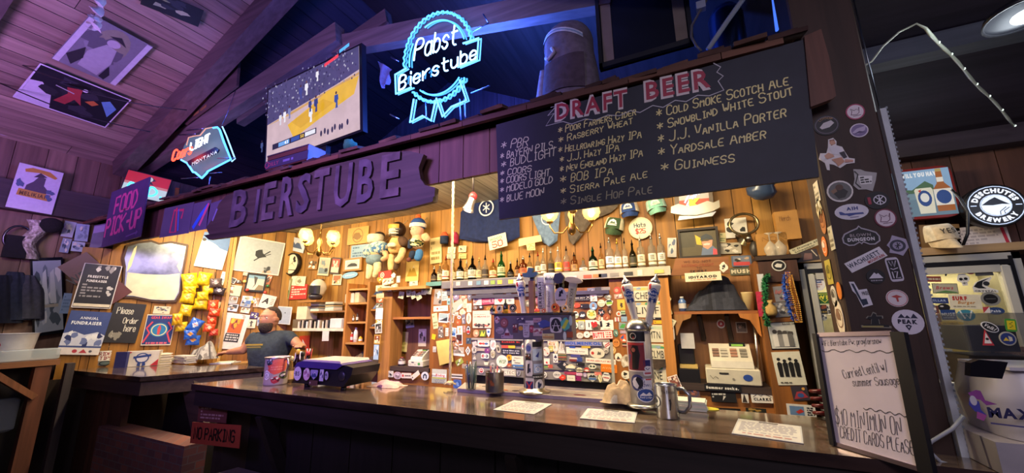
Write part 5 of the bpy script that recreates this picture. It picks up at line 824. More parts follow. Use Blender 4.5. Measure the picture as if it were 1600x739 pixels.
stickers('K',(1400,380,3.89),[(295,125,158,42,-4,'b','#101014',[('t','ride bicycles',0,0,.7,'#d8d8d8',1)],'black strip sticker with white lower case words'),(515,112,120,28,-3,'b','#c8c8c4',[('t','SKI THE EAST',0,0,.7,'#4a4a4c',1)],'silver strip sticker with grey capitals'),(300,175,130,50,-6,[(-1,.2),(-.8,1),(1,.9),(.9,-.3),(.1,-.4),(.05,-1),(-.1,-1),(-.1,-.4),(-.6,-.3)],'#2c2c34',[('t','NITRO',.05,.3,.7,'#b8b8c0',1,1.6)],'jagged dark sticker with silver capitals'),(448,168,60,44,0,'o','#b84a58',[('c',0,0,.5,'#23181c')],'pink oval sticker with dark centre'),(530,168,110,60,0,'b','#5a5a5c',ko('bl','#3a3a3c','#7a7a7c'),'dim grey square sticker'),(208,218,130,34,-4,'b','#8a4034',[('L',1,-.9,-.6,.9,.6,'#c8b8a0')],'dull red strip sticker'),(408,222,84,74,0,[(-.9,.3),(-.5,.95),(.4,1),(.95,.4),(.85,-.2),(.5,-.4),(.5,-.95),(-.3,-1),(-.4,-.4),(-.9,-.2)],'#e8e6e0',[('c',-.35,.1,.28,'#17171a'),('c',.35,.15,.28,'#17171a'),('p',[(-.08,-.15),(0,.05),(.08,-.15)],'#17171a'),('l',[(-.25,-.55),(.35,-.5)],.08,'#17171a'),('l',[(0,-.75),(0,-.4)],.06,'#17171a')],'white skull sticker'),(535,250,160,100,-3,[(-.9,-1),(.95,-1),(.95,-.7),(.2,-.3),(.5,.5),(.7,.95),(0,.7),(-.7,.2),(-.95,-.4)],'#e8e6e2',[('p',[(-.85,-.3),(-.5,.3),(.5,.8),(-.1,.3),(-.2,-.2),(.1,-.5),(-.5,-.5)],'#17181c'),('c',.15,.1,.28,'#2a2c34'),('t','CRYSTAL',0,-.82,.2,'#23252c',1,1.7)],'white swoosh sticker with a black crescent'),(178,288,60,80,0,'o','#a8905c',ko('bl','#5a7040','#c8a878'),'tan round landscape sticker half behind the post'),(296,275,155,62,-3,'b','#4a5a3c',[('r',-.96,-.9,.96,.9,'#b8b4a0'),('t','Brews',-.05,.15,.65,'#b8404c',1,1.4,.2),('p',[(-.9,-.85),(.0,-.4),(.9,-.7),(.9,-.85)],'#5a8a4c')],'green framed sticker with red script'),(253,348,125,36,-3,'b','#2a3c78',[('t','CELLAR',0,0,.7,'#a8b8e0',1,1.6)],'blue strip sticker with pale capitals'),(418,355,195,88,-3,'b','#e6dfc8',[('t','SURF',-.3,.45,.5,'#b8342c',3,.95),('t','Burger',.05,-.1,.42,'#c88a3c',1,1.1,.2),('L',1,-.8,-.8,.8,-.55,'#a8a08c')],'large cream sticker with red and orange words'),(572,338,122,86,0,'o','#8a8a88',[('e',0,0,.72,.68,'#121214'),('r',-.5,-.06,.5,.06,'#5a5a5c')],'grey ring sticker with black middle'),(290,390,76,46,0,'o','#16151a',[('e',-.3,.3,.3,.2,'#c8c4cc')],'glossy black oval sticker'),(318,435,92,62,0,'b','#23407a',[('t','MUSE',0,.1,.55,'#c8d4e8',1),('L',1,-.8,-.7,.8,-.4,'#8aa0c8')],'navy square sticker with white capitals'),(425,438,112,70,0,'o','#3a86a0',[('l',[(-.6,.8),(-.2,-.6),(0,.1),(.3,-.6),(.7,.8)],.22,'#d8e4e8')],'teal round sticker with white W'),(605,412,108,46,0,'o','#23407a',[('t','Pabb',0,0,.6,'#d8e0f0',1)],'blue oval sticker at the right of the glass'),(548,405,42,36,0,'b','#b8404c',[('p',[(-1,-1),(1,1),(1,-1)],'#e0dce0')],'small red and white sticker'),(330,487,160,30,0,'o','#c8a81c',[('t','SKI HAUS',0,0,.7,'#2c2408',1)],'flat yellow oval sticker'),(225,430,80,100,0,'b','#6a4038',ko('bl','#8a3c34','#3a2420'),'dark red patterned sticker'),(355,560,145,118,0,'b','#c8c4c0',[('s',0)if 0 else('p',[(-.8,.5),(-.2,.6),(-.3,-.1),(-.5,-.4),(-.75,0)],'#3a62b0'),('p',[(-.9,.8),(-.6,.8),(-.7,.5)],'#c83c34'),('p',[(.1,-.6),(.1,.2),(.9,.2),(.9,-.6)],'#2c4fa8'),('c',.5,.6,.3,'#d8a488'),('p',[(.2,.8),(.5,1),(.85,.7),(.5,.75)],'#4a3424'),('p',[(-.7,-.8),(0,-.5),(-.2,-.9)],'#e8e4e0')],'square sticker of a man in blue beside a ribbon'),(240,545,90,120,0,'b','#7a2a34',ko('bl','#4a1820','#b8606a'),'deep red patterned sticker'),(345,680,200,90,-5,'b','#d8c04c',[('r',-.9,.2,.0,.8,'#c8d0dc'),('t','Saucony',-.45,.5,.3,'#2c50a0',1,.8),('p',[(.2,.1),(.5,.6),(.95,.3),(.9,-.2),(.4,-.1)],'#17140f')],'yellow sticker with black animal and blue word'),(330,720,190,40,0,'b','#a89868',[('t','W N I T E',0,0,.8,'#2c281c',1,1.7)],'tan strip sticker with dark capitals')],W8,'stickers on the glass cooler')
stickers('K',(1430,530,3.535),[(250,180,104,36,0,'o','#b8b8b4',[('e',0,0,.85,.7,'#2c4a2c'),('e',-.3,0,.4,.4,'#5a9a4c'),('e',.35,0,.4,.4,'#5a9a4c')],'silver and green oval sticker'),(225,235,120,50,0,'b','#57524c',[('t','DILPSI',0,0,.75,'#d0ccc8',1,1.8)],'grey sticker with pale block letters'),(225,290,84,62,0,'q','#141416',[('p',[(-.1,-.7),(-.1,.5),(.8,.5),(.8,.1),(.3,.1),(.3,-.7)],'#d8d8dc')],'black sticker with white corner mark')],W8,'stickers on the glass cooler')
stickers('K',(1180,370,5.69),[(566,415,104,128,0,'o','#e6e4ea',[('L',3,-.55,-.6,.5,.3,'#c08a8a'),('l',[(-.4,.3),(0,.65),(.4,.3)],.1,'#3a5aa0'),('r',-.4,.1,.4,.25,'#3a5aa0')],'white round sticker with blue cap drawing'),(635,370,26,60,0,'b','#c83030',[],'thin red sticker'),(612,545,140,100,0,'b','#2f6a34',[('p',[(-.7,.8),(.7,.8),(.75,0),(0,-.85),(-.75,0)],'#d8d04c'),('p',[(-.6,.68),(.6,.68),(.62,.05),(0,-.7),(-.62,.05)],'#2f6a34'),('t','WP',0,.15,.62,'#e0d850',3)],'green sticker with yellow shield letters'),(602,645,72,82,0,'b','#20242c',[('p',[(-.9,.2),(0,.9),(.9,.9),(.9,.3),(-.2,0)],'#8a4a34'),('t','WAX',0,-.55,.35,'#d8b84c',1)],'dark sticker with yellow word'),(675,650,74,88,0,'b','#e6e4dc',[('t','RIDE',0,.5,.5,'#15151a',2),('t','52',0,-.35,.6,'#15151a',3)],'white square sticker with bold number 52'),(610,715,62,60,0,'o','#a8acb0',ko('bl','#4a5058','#d0d4d8'),'grey round sticker low on the left'),(660,715,50,20,0,'b','#c8c09c',[],'pale strip sticker')],'on the cooler glass left of the post','stickers on the glass cooler')
# ================================================================ TAPS, BOTTLES AND THINGS ON THE BAR
from mathutils.geometry import tessellate_polygon
def split_tri(a,b,c,L,out,dep=0):
 e=[((a-b).length,0),((b-c).length,1),((c-a).length,2)];m=max(e)
 if m[0]<L or dep>9:out.append((a,b,c));return
 if m[1]==0:q=(a+b)/2;split_tri(a,q,c,L,out,dep+1);split_tri(q,b,c,L,out,dep+1)
 elif m[1]==1:q=(b+c)/2;split_tri(a,b,q,L,out,dep+1);split_tri(a,q,c,L,out,dep+1)
 else:q=(c+a)/2;split_tri(a,b,q,L,out,dep+1);split_tri(q,b,c,L,out,dep+1)
def wrap(mb,fr,rad,a,b,ops,z0,ang0,shape=None,bg=None,lift=.0012):
 """printed art laid around a round thing; rad is a number or a function of height"""
 tmp=MB('print');idf=(V((0,0,0)),V((1,0,0)),V((0,1,0)),V((0,0,1)))
 if shape:q=outline(shape,a,b);tmp.add([(x,y,0)for x,y in q],[list(range(len(q)))],bg)
 art(tmp,idf,a,b,ops,.0006);sv=mb.fr;mb.fr=None
 rf=rad if callable(rad)else(lambda z:rad)
 for f,c in zip(tmp.f,tmp.c):
  P=[V(tmp.v[i])for i in f]
  for t3 in tessellate_polygon([P]):
   out=[];split_tri(*[P[i]for i in t3],.012,out)
   for tri in out:
    vs=[]
    for p in tri:
     r0=rf(z0+p.y);an=math.radians(ang0)+p.x/max(r0,.005);rr=r0+lift+p.z;vs.append(fp(fr,rr*math.cos(an),rr*math.sin(an),z0+p.y))
    if(vs[1]-vs[0]).cross(vs[2]-vs[0]).dot((vs[0]+vs[1]+vs[2])/3-(fr[0]+fr[3]*z0))<0:vs=[vs[0],vs[2],vs[1]]
    mb.add(vs,[[0,1,2]],c)
 mb.fr=sv;return mb
def up(c,tilt=(0,0,1)):
 n=V(tilt).normalized();ux=V((1,0,0));ux=(ux-n*ux.dot(n)).normalized();return(V(c),ux,n.cross(ux),n)
def facing(c):return math.degrees(math.atan2(EYE.y-c[1],EYE.x-c[0]))
RIB=[('e',0,.12,.72,.7,'#2a4a9a'),('e',0,.12,.62,.58,'#e8e4ec'),('e',0,.12,.55,.5,'#2a4a9a'),('p',[(-.95,-.05),(.95,.12),(.95,.45),(-.95,.28)],'#2f55ac'),('t','Pabst',0,.2,.26,'#f0f0f8',1,1.4,.1),('p',[(-.6,-.4),(-.15,-.45),(-.2,-1),(-.4,-.8),(-.65,-.95)],'#23408a'),('p',[(.6,-.4),(.15,-.45),(.2,-1),(.4,-.8),(.65,-.95)],'#23408a'),('t','Ribbon',0,-.2,.17,'#f0f0f8',1,.9)]
def tap_pabst(px,pyb,pyt,Y,tilt,lab,zb=None):
 p=onY(px,pyb,Y);h=onY(px,pyt,Y).z-p.z;fr=up(p,tilt)
 t=thing('beer_tap',lab,'beer tap',p,'beer taps')
 k=h/.36;prof=[(.021,0),(.027,.02),(.024,.06),(.03,.14),(.041,.24),(.045,.28),(.036,.30)]
 b=MB('gloss');b.lathe([(.026*k,-.012*k,'#c8c8cc'),(.026*k,0,'#c8c8cc')]+[(r*k,z*k)for r,z in prof],fr,'#e4dcd8',20);b.build('handle',t)
 b=MB('metal');b.lathe([(.037*k,.298*k),(.033*k,.32*k),(.012*k,.34*k),(.006*k,.365*k),(.001,.37*k)],fr,'#d8d8dc',16);b.build('chrome_cap',t)
 b=MB('print');rf=lambda z:(.024+max(0,z/k-.06)*.098)*k if z/k<.28 else .042*k
 wrap(b,fr,rf,.038*k,.06*k,RIB,.21*k,facing(p));wrap(b,fr,rf,.012*k,.024*k,[('p',[(-1,.6),(.6,1),(1,-.6),(-.4,-1)],'#c8283c')],.268*k,facing(p)-42);b.build('ribbon_emblem',t)
 return t
c1=onZ(835,612,1.094);fr=up(c1)
zt_=onY(835,530,c1.y).z;ztop1=onY(835,491,c1.y-.05).z
t=thing('tap_tower','sticker covered tap tower with a wide flat head in the middle of the bar','tap tower',c1)
R1=abs(onY(851,570,c1.y).x-onY(821,570,c1.y).x)/2
b=MB('metal');b.lathe([(R1*1.5,0),(R1*1.5,.008),(R1*1.1,.014),(R1*1.02,.03)],fr,'#c8c0b0',24);b.build('base_flange',t)
b=MB('gloss');b.lathe([(R1,.02),(R1,zt_-c1.z)],fr,'#8a8694',24);b.build('column',t)
fa=facing(c1)
def colst(t,fr,R,px,py,w,h,shape,bg,ops,Y,lab=None,cx0=None):
 s=(EYE-V((fr[0].x,fr[0].y,EYE.z))).length;z=onY(px,py,Y).z-fr[0].z
 o=onY(cx0,py,Y);dx=(onY(px,py,Y)-o).x;an=math.degrees(math.asin(max(-.95,min(.95,dx/R))))
 a=w/2*s/F*.95;bb=(onY(px,py-h/2,Y).z-onY(px,py+h/2,Y).z)/2
 b=MB('print');wrap(b,fr,R,a,bb,ops,z,facing(fr[0])+an,shape,bg);o=b.build('sticker',t)
 if lab:o['label']=lab
for q in((829,543,11,16,'o','#b8b4d0',[('e',0,0,.75,.6,'#5a66b0')]),(828,556,10,10,'b','#2a2420',ko('bl','#8a4a34','#5a4a40')),(842,537,16,8,'b','#16141a',[]),(842,553,16,18,'b','#b4c4dc',[('p',[(-.5,-.3),(.3,.6),(.1,-.5)],'#2a3c90')]),(829,573,12,24,'q','#e4dce4',[('p',[(-.5,-.7),(-.3,.5),(.3,.6),(0,-.6)],'#2a2838'),('r',.1,-.5,.5,.0,'#3a3c68')]),(843,574,16,14,'b','#a8b8dc',[('t','NAN',0,.3,.4,'#23306a',1),('o',-.2,-.2,.5,.12,'#f0f0f8')]),(842,587,18,7,'b','#16161c',[('t','BORN SKI',0,0,.7,'#e0e0e4',1)]),(829,599,15,22,'b','#d8d0dc',[('r',-.85,-.9,.85,.55,'#1f2c78'),('p',[(-.75,.5),(-.45,.5),(.75,-.85),(.45,-.85)],'#c83c50'),('p',[(.75,.5),(.45,.5),(-.75,-.85),(-.45,-.85)],'#c83c50')]),(844,601,15,20,'o','#e8e4f0',[('n',3,5,['#1f3060'],.35,-.5,-.5,.5,.5)])):
 colst(t,fr,R1,*q,c1.y,None,836)
xa1,xb1=onY(772,510,c1.y-.05).x,onY(893,510,c1.y-.05).x
b=MB('paint');b.box(((xa1+xb1)/2,c1.y,(zt_+ztop1)/2),(xb1-xa1,.1,ztop1-zt_),'#6a6070');b.box(((xa1+xb1)/2,c1.y,ztop1+.004),(xb1-xa1+.02,.13,.01),'#3a343c');b.build('head',t)
plane('T',(0,c1.y-.0505,0),(1,0,0))
hs=[(105,475,70,90,'i','#d8b8b8',ko('bl','#a8484c','#e8d8d8')),(200,515,112,140,'o','#8a4a4a',[('o',0,0,.55,.3,'#b0706a'),('c',0,0,.25,'#d8a8a0')]),(140,620,110,90,'o','#b8a8b8',ko('tx','#6a5a6a')),(240,640,110,110,'t','#c8b8c4',[('r',-.6,-.9,.6,-.2,'#8a3a48'),('p',[(-.3,-.2),(0,.7),(.3,-.2)],'#e8e0e8')]),(240,705,160,50,'b','#b8a0b8',ko('t1','#7a5a78')),(350,590,70,120,'b','#6a4048',ko('bl','#a84a4c','#3a2430')),(425,590,62,60,'o','#d8a03c',[]),(500,600,86,230,'q','#c8bcd0',[('L',6,-.6,-.8,.6,.8,'#8a7a94')]),(500,515,200,60,'b','#d0c4d0',[('t','FESTIVAL',0,0,.7,'#8a8094',1)]),(575,600,66,100,'o','#a82c48',ko('em','#d88aa0','#5a1428')),(650,480,110,62,'b','#c8a0b0',[('t','LUNCH',0,-.1,.6,'#8a4a64',1)]),(745,530,185,100,'i','#4a55a8',ko('t1','#b8c0e8')),(660,640,130,110,'b','#c0a8b8',ko('bl','#a85a70','#e0d0dc')),(710,610,230,24,'b','#a8786a',[]),(800,700,160,78,'b','#d8cc9c',[('t','AAA',-.3,.5,.35,'#8a3a2c',1),('r',-.9,-.2,.9,.05,'#c87a30'),('r',-.9,-.65,.9,-.4,'#8a3a2c')]),(430,480,120,80,'b','#5a506a',ko('bl','#3a3448','#7a7090'))]
for i,(x,y,w,h,sh,bg,ops)in enumerate(hs):flat('sticker','T',765+x/8.69,445+y/8.69,w/8.69,h/8.69,12 if h==24 else 0,sh,bg,ops,None,None,None,.001,'print',None,.001+.0003*i,t)
hs=[(735,120,80,105,'q','#d8d0e0',[('e',0,0,.85,.88,'#23202c'),('l',[(-.5,-.6),(0,.6),(.5,-.6)],.16,'#d8d0e0'),('l',[(-.6,-.1),(.6,-.1)],.1,'#d8d0e0')]),(800,115,70,84,'i','#58b0b8',[('p',[(-.8,-.6),(.2,.8),(.7,.6),(-.2,-.8)],'#c8d048')]),(835,90,22,70,'o','#b8c8d8',[]),(795,195,22,60,'o','#c8d0e0',[]),(830,185,40,40,'b','#9a4a34',[])]
for i,(x,y,w,h,sh,bg,ops)in enumerate(hs):flat('sticker','T',700+x/4.345,480+y/4.345,w/4.345,h/4.345,0,sh,bg,ops,None,None,None,.001,'print',None,.006+.0003*i,t)
YT=c1.y
tap_pabst(819,491,428,YT,(-.12,0,1),'white ribbon beer tap handle leftmost on the near tower')
def tap(px,yb,yt,lab,build):
 p=onY(px,yb,YT);h=onY(px,yt,YT).z-p.z;t=thing('beer_tap',lab,'beer tap',p,'beer taps');build(t,p,h);return t
def tw_(t,p,h):
 b=MB('woodz');b.box((p.x,p.y,p.z+h*.37),(.042,.03,h*.74),'#a87a5a',bev=.006);b.build('wooden_paddle',t)
 b=MB('plastic');b.box((p.x+.005,p.y,p.z+h*.72),(.026,.024,h*.2),'#1f2026');b.build('collar',t)
 b=MB('plastic');b.prism([(-.05,.82*h),(-.015,.8*h),(.03,.8*h),(.06,.86*h),(.05,.92*h),(.015,.9*h),(.03,h),(-.01,1.02*h),(-.02,.9*h),(-.055,.9*h)],frame((p.x,p.y-.012,p.z),(1,0,0),(0,0,1)),.024,'#2f5560');b.build('axe_top',t)
tap(832,491,420,'wooden tap handle with a dark teal axe shaped top',tw_)
def tj(t,p,h):
 b=MB('gloss');b.box((p.x,p.y,p.z+h/2),(.05,.03,h),'#d8d4d0',bev=.006);b.build('paddle',t)
 b=MB('print');f=frame((p.x,p.y-.0155,p.z+h/2),(0,0,1),(-1,0,0));text(b,f,'JEREMIAH',0,.004,.022,'#2a2a30',1,.001,h*.72);text(b,f,'JOHNSON',0,-.017,.009,'#5a5a60',0,.001,h*.7);b.build('lettering',t)
tap(847,491,432,'narrow white tap handle with black upright capitals',tj)
def tm(t,p,h):
 b=MB('gloss');b.lathe([(.02,0),(.034,.02*1),(.03,h*.5),(.036,h*.72)],up(p),'#d8d4dc',18);b.build('paddle',t)
 b=MB('gloss');b.lathe([(.04,h*.72),(.045,h*.76),(.045,h*.96),(.038,h)],up(p),'#e4e2e6',18);b.build('crown',t)
 b=MB('print');wrap(b,up(p),.045,.04,h*.1,[('t','Modelo',0,0,.8,'#26305a',1,1.8)],h*.86,facing(p));f=frame((p.x-.004,p.y-.036,p.z+h*.36),(0,0,1),(-1,0,0));text(b,f,'Especial',0,0,.02,'#6a6a80',0,.002,h*.4,'c',.2);b.build('lettering',t)
tap(861,491,427,'broad white tap handle with a collar and blue name',tm)
def tb(t,p,h):
 b=MB('plastic');b.lathe([(.016,0),(.02,h*.25),(.014,h*.4),(.018,h*.75)],up(p),'#17171c',14);b.build('stem',t)
 b=MB('plastic');b.prism(outline('h',.038,.034),frame((p.x-.004,p.y-.015,p.z+h*.88),(1,0,.15),(0,0,1)),.03,'#26263a');b.build('dark_top',t)
 b=MB('gloss');f=frame((p.x,p.y-.02,p.z+h*.42),(1,0,0),(0,0,1));b.prism(outline('o',.04,.062),(f[0],f[1],f[2],f[3]),.006,'#d0ccd8');art(b,(f[0]+f[3]*.0062,f[1],f[2],f[3]),.04,.062,[('n',3,4,['#1c1c28'],.28,-.4,0,.5,.7),('t','BAYERN',0,-.3,.16,'#1c1c28',1)]);b.build('oval_badge',t)
tap(879,491,428,'black tap handle with a pale oval badge',tb)
def tg(t,p,h):
 f=rotf(frame((p.x,p.y-.012,p.z),(1,0,0),(0,0,1)),-11);b=MB('woodz');b.prism([(-.02,0),(.02,0),(.026,h*.9),(-.026,h*.9)],f,.024,'#a8a098');b.build('paddle',t)
 b=MB('woodx');b.prism(ngon(.058,.02,18),(f[0]+f[2]*h*.93,f[1],f[2],f[3]),.026,'#b8a8a4');b.build('oval_top',t)
 b=MB('print');f2=frame(f[0]+f[2]*h*.42+f[3]*.0245,-f[2],f[1]);text(b,f2,'BUCK SNORT',0,0,.018,'#3a3a34',1,.001,h*.55);b.build('lettering',t)
tap(891,490,434,'grey leaning tap handle with an oval wooden top',tg)
def mini(px,yt,lab,kind,col,c2):
 p=onY(px,491,YT-.045);h=onY(px,yt,YT-.045).z-p.z
 t=thing('tap_badge',lab,'tap badge',p,'small badges on the tower head');b=MB('gloss')
 if kind=='b':b.lathe([(.018,0,c2),(.018,h*.3,c2),(.018,h*.62,col),(.007,h*.75,col),(.006,h,col)],up(p),col,12)
 else:b.box((p.x,p.y,p.z+h*.12),(.035,.02,h*.24),c2)
 b.build('base' if kind!='b' else 'bottle',t)
 if kind!='b':
  b=MB('gloss');f=frame((p.x,p.y-.012,p.z+h*.62),(1,0,0),(0,0,1));b.prism(outline('o',h*.38,h*.38),f,.006,col);art(b,(f[0]+f[3]*.006,f[1],f[2],f[3]),h*.38,h*.38,ko('em',c2,'#2a2824',int(px)));b.build('badge',t)
for q in((769.5,477,'white topped black can at the left end of the tower head','b','#1a1a1c','#e4dccc'),(782,477,'round cream badge on the tower head','r','#e8e0c0','#d8c8a0'),(790,467,'black bottle with yellow base on the tower head','b','#1a181a','#e0a830'),(803,475,'black and white star badge on the tower head','r','#1c1a1c','#e8d8b0'),(839,479,'yellow bottle behind the wooden tap handle','b','#c83c30','#e8d85a'),(851,482,'small red and white badge between two white handles','r','#d8502c','#f0e0c0'),(869,474,'round red badge beside the black handle','r','#c83c34','#e8b84a'),(884,476,'white badge with amber base beside the leaning handle','r','#e4dcd0','#e09a2c')):mini(*q)
c2=onZ(1006,634,1.094);fr2=up(c2);R2=abs(onY(1024,570,c2.y).x-onY(985,570,c2.y).x)/2;zd2=onY(1004,516,c2.y).z-c2.z
t=thing('tap_tower','round sticker covered tap tower with a chrome dome at the right','tap tower',c2)
b=MB('metal');b.lathe([(R2*1.35,0),(R2*1.35,.01),(R2*1.05,.02)],fr2,'#c8c4bc',24);b.build('base_flange',t)
b=MB('gloss');b.lathe([(R2,.01),(R2,zd2)],fr2,'#a8a0a0',28);b.build('column',t)
b=MB('metal');b.lathe([(R2*1.08,zd2),(R2*1.1,zd2+.012),(R2*.95,zd2+.04),(R2*.5,zd2+.062),(.001,zd2+.066)],fr2,'#d0ccc8',28);b.build('chrome_dome',t)
for q in((1000,525,27,15,'b','#17161a',[('o',-.25,.1,.6,.16,'#c8bcb0'),('p',[(-.3,-.4),(-.1,-.4),(-.2,.1)],'#c83c3c')]),(998,555,30,46,'b','#efe0d8',[('r',-.88,-.92,.88,.92,'#8a2c38'),('p',[(-.4,-.85),(-.3,.2),(-.5,.4),(-.2,.75),(.3,.7),(.45,.1),(.2,-.85)],'#1f1518'),('c',-.15,.42,.2,'#a85a4c'),('r',-.85,.75,.85,.9,'#c83838'),('p',[(-.8,-.6),(-.5,-.1),(-.4,.1),(-.75,.1)],'#5a4a78')]),(1015,572,14,26,'q','#e8e0ec',[('r',-.8,.1,.8,.85,'#26266a'),('e',0,-.15,.7,.3,'#e8e4f0'),('l',[(-.4,-.1),(0,-.3),(.4,-.1)],.14,'#26266a'),('r',-.7,-.8,.7,-.6,'#b84a5a')]),(998,595,21,25,'o','#3c3c78',[('c',0,0,.78,'#14142c'),('p',[(0,.72),(-.45,.55),(-.7,.1),(-.6,-.4),(-.2,-.7),(.0,-.72),(.2,-.35),(0,0),(-.2,.35)],'#d8d0e0'),('c',.05,-.35,.14,'#d8d0e0')]),(1013,597,15,16,'b','#e0dcf0',[('t','iWi',0,-.3,.5,'#2c3c8a',1),('r',-.3,.7,.9,.95,'#c83c40')]),(1010,614,26,22,'o','#e8e8f4',[('e',0,0,.92,.85,'#2f4fa0'),('p',[(-.7,-.1),(-.3,.35),(0,.1),(.35,.4),(.7,-.1)],'#e8e8f4'),('t','Red Lodge',0,-.3,.24,'#e8e8f4',1)])):
 colst(t,fr2,R2,*q,c2.y,None,1005)
za=onY(995,508,c2.y).z
tap_pabst(994,506,430,c2.y,(-.17,0,1),'white ribbon beer tap handle leaning left on the chrome dome')
tap_pabst(1013,506,428,c2.y,(.24,0,1),'white ribbon beer tap handle leaning right on the chrome dome')
def bottle(px,yb,yt,w,kind,glass,lab,cap,desc,zbase,Y=3.52):
 p=onY(px,yb,Y);p.z=zbase;h=onY(px,yt,Y).z-zbase;r=abs(onY(px+w/2,yb,Y).x-onY(px-w/2,yb,Y).x)/2*.92;fr=up(p)
 t=thing('liquor_bottle',desc,'bottle',p,'liquor bottles along the back wall');hb=h*.84
 if kind=='s':pr=[(r*.9,0),(r,.01),(r,hb*.55),(r*.8,hb*.66),(r*.34,hb*.78),(r*.3,hb)]
 elif kind=='q':pr=[(r*.95,0),(r,.01),(r,hb*.68),(r*.9,hb*.74),(r*.4,hb*.8),(r*.34,hb)]
 elif kind=='r':pr=[(r*.7,0),(r,hb*.12),(r,hb*.4),(r*.7,hb*.55),(r*.35,hb*.66),(r*.3,hb)]
 elif kind=='t':pr=[(r*.8,0),(r*.85,.01),(r,hb*.5),(r*.85,hb*.6),(r*.36,hb*.76),(r*.3,hb)]
 else:pr=[(r*.92,0),(r,.01),(r,hb*.42),(r*.6,hb*.6),(r*.3,hb*.75),(r*.28,hb)]
 b=MB('glass');b.lathe(pr,fr,glass,16);b.build('glass_body',t)
 b=MB('print');l0,l1=(hb*.14,hb*.5)if kind!='r' else(hb*.15,hb*.38);rl=r*1.03
 b.lathe([(rl,l0),(rl,l0+(l1-l0)*.2,lab),(rl,l0+(l1-l0)*.35,cap if cap not in('#222','#15141a')else '#8a7a5a'),(rl,l1,lab)],fr,lab,16,False)
 wrap(b,fr,rl,r*.6,(l1-l0)*.28,[('L',3,-.8,-.8,.8,.8,'#4a4238')],l0+(l1-l0)*.65,facing(p));b.build('paper_label',t)
 b=MB('metal');b.lathe([(r*.36,hb*.97),(r*.36,hb*1.03),(r*.2,hb*1.06),(r*.14,hb*1.15),(r*.1,h)],fr,cap if cap!='#222' else '#b8b4b0',10);b.build('pour_spout',t)
BT=[(678,442,416,9,'s','#2a1610','#3a2a20','#222','dark bottle'),(687,442,410,7,'q','#a8a090','#c8bca0','#c8a060','slim pale bottle'),(696,441,399,10,'q','#c8a060','#efe4cc','#8a2a20','bottle with broad cream label'),(708,438,405,8,'s','#b89858','#d8c8a0','#222','amber bottle'),(719,437,403,11,'s','#1a1614','#e4dcc8','#15141a','black bottle with white label'),(729,437,406,7,'q','#c8b898','#b8a888','#222','thin pale bottle'),(738,436,399,13,'s','#17130f','#d8d0bc','#15141a','big black bottle with white label'),(748.5,436,402,9,'t','#d8d0b8','#c8b890','#c8a060','clear bottle with tan label'),(758,435,399,10,'s','#d8d2c0','#3a2c24','#15141a','clear bottle with dark label'),(770.5,435,404,11,'q','#c89a50','#e0d0a0','#c83c34','squat whisky bottle with yellow label'),(783.5,433,392,12,'s','#1f6a34','#d8d8a0','#2a5a34','green glass bottle'),(798,431,407,10,'r','#2a1c18','#1c1814','#222','short dark bottle'),(808.5,431,403,8,'s','#7a4a2a','#a87a4c','#15141a','brown bottle'),(818,431,399,12,'q','#8a4a24','#d8683c','#222','brown bottle with orange label'),(828,428,395,9,'s','#c8b488','#e0d4b0','#15141a','pale bottle with cream label'),(841,429,393,9,'s','#d0c8b0','#e8e0cc','#8a2a20','clear bottle with white label'),(849.5,429,387,9,'s','#d8d0bc','#efe8d8','#222','tall clear bottle with white label'),(861.5,427,388,10,'s','#b8a888','#2a2420','#222','bottle with black patterned label'),(873,428,385,12,'s','#efe8dc','#e8c040','#efe8dc','milk white bottle with yellow label'),(886,427,384,10,'q','#e0d4c0','#d84a3c','#15141a','cream bottle with red label'),(898,425,394,11,'q','#a86a30','#b88a50','#15141a','short amber bottle'),(912,424,402,14,'r','#d0c8b4','#efe8dc','#c8a040','short round clear bottle'),(927.5,422,385,15,'s','#17301c','#e0d4b0','#1f4a2c','dark green bottle with cream label'),(940.5,421,379,9,'s','#c8a060','#d8c088','#15141a','slim amber bottle'),(954,420,370,14,'q','#dcd8c8','#e8e8ec','#222','clear bottle with silver white label'),(966.5,419,372,12,'s','#d8d2c0','#efe8dc','#c8a040','clear bottle with wide white label'),(978,418,371,9,'q','#d8ccb0','#efe6d4','#15141a','slim bottle with long white label'),(990,417.5,374,12,'s','#2c2a14','#3a3a20','#15141a','olive black bottle'),(1003,416.5,367,13,'q','#d8d4c0','#e8dfc0','#222','clear bottle with pale yellow label'),(1020.5,415.5,364,14,'q','#d8d6c8','#dcdcc8','#222','clear bottle with pale grey label'),(1035,414.5,363,13,'q','#d8d4c4','#efeadc','#222','clear bottle with white label')]
ORD=['first','second','third','fourth','fifth','sixth','seventh','eighth','ninth','tenth','eleventh','twelfth','thirteenth','fourteenth']
for i,q in enumerate(BT):
 if q[0]<700:ds=q[8]+', '+ORD[i]+' on the short teal edged shelf left of the rope';z=zl+.0
 elif q[0]<855:ds=q[8]+' on the grey shelf, '+ORD[i-3]+' bottle right of the rope';z=zl
 else:ds=q[8]+' on the white edged shelf, '+ORD[len(BT)-1-i]+' from its right end';z=zr
 bottle(*q[:8],ds,z+.0005)
x0,x1_=onY(667,448,3.4).x,onY(701,448,3.4).x
b=MB('woodx');b.box(((x0+xs0)/2-.003,3.53,zl-.02),(xs0-x0-.006,.28,.04),'#b89060');b.use('paint').box(((x0+xs0)/2-.003,3.387,zl-.022),(xs0-x0-.006,.01,.045),'#5a8a88');b.build('short_shelf',None,'short shelf with teal painted edge left of the rope','shelf')
r0,r1=onZ(703,601,1.095),V(onY(708,300,2.52));r1.z=2.84
b=MB('cloth');n=60;
for s_ in(0,2.1,4.2):b.tube([r0+(r1-r0)*(i/n)+V((.0055*math.cos(i*1.2+s_),.0055*math.sin(i*1.2+s_),0))for i in range(n+1)],.0062,'#d8c49a',5)
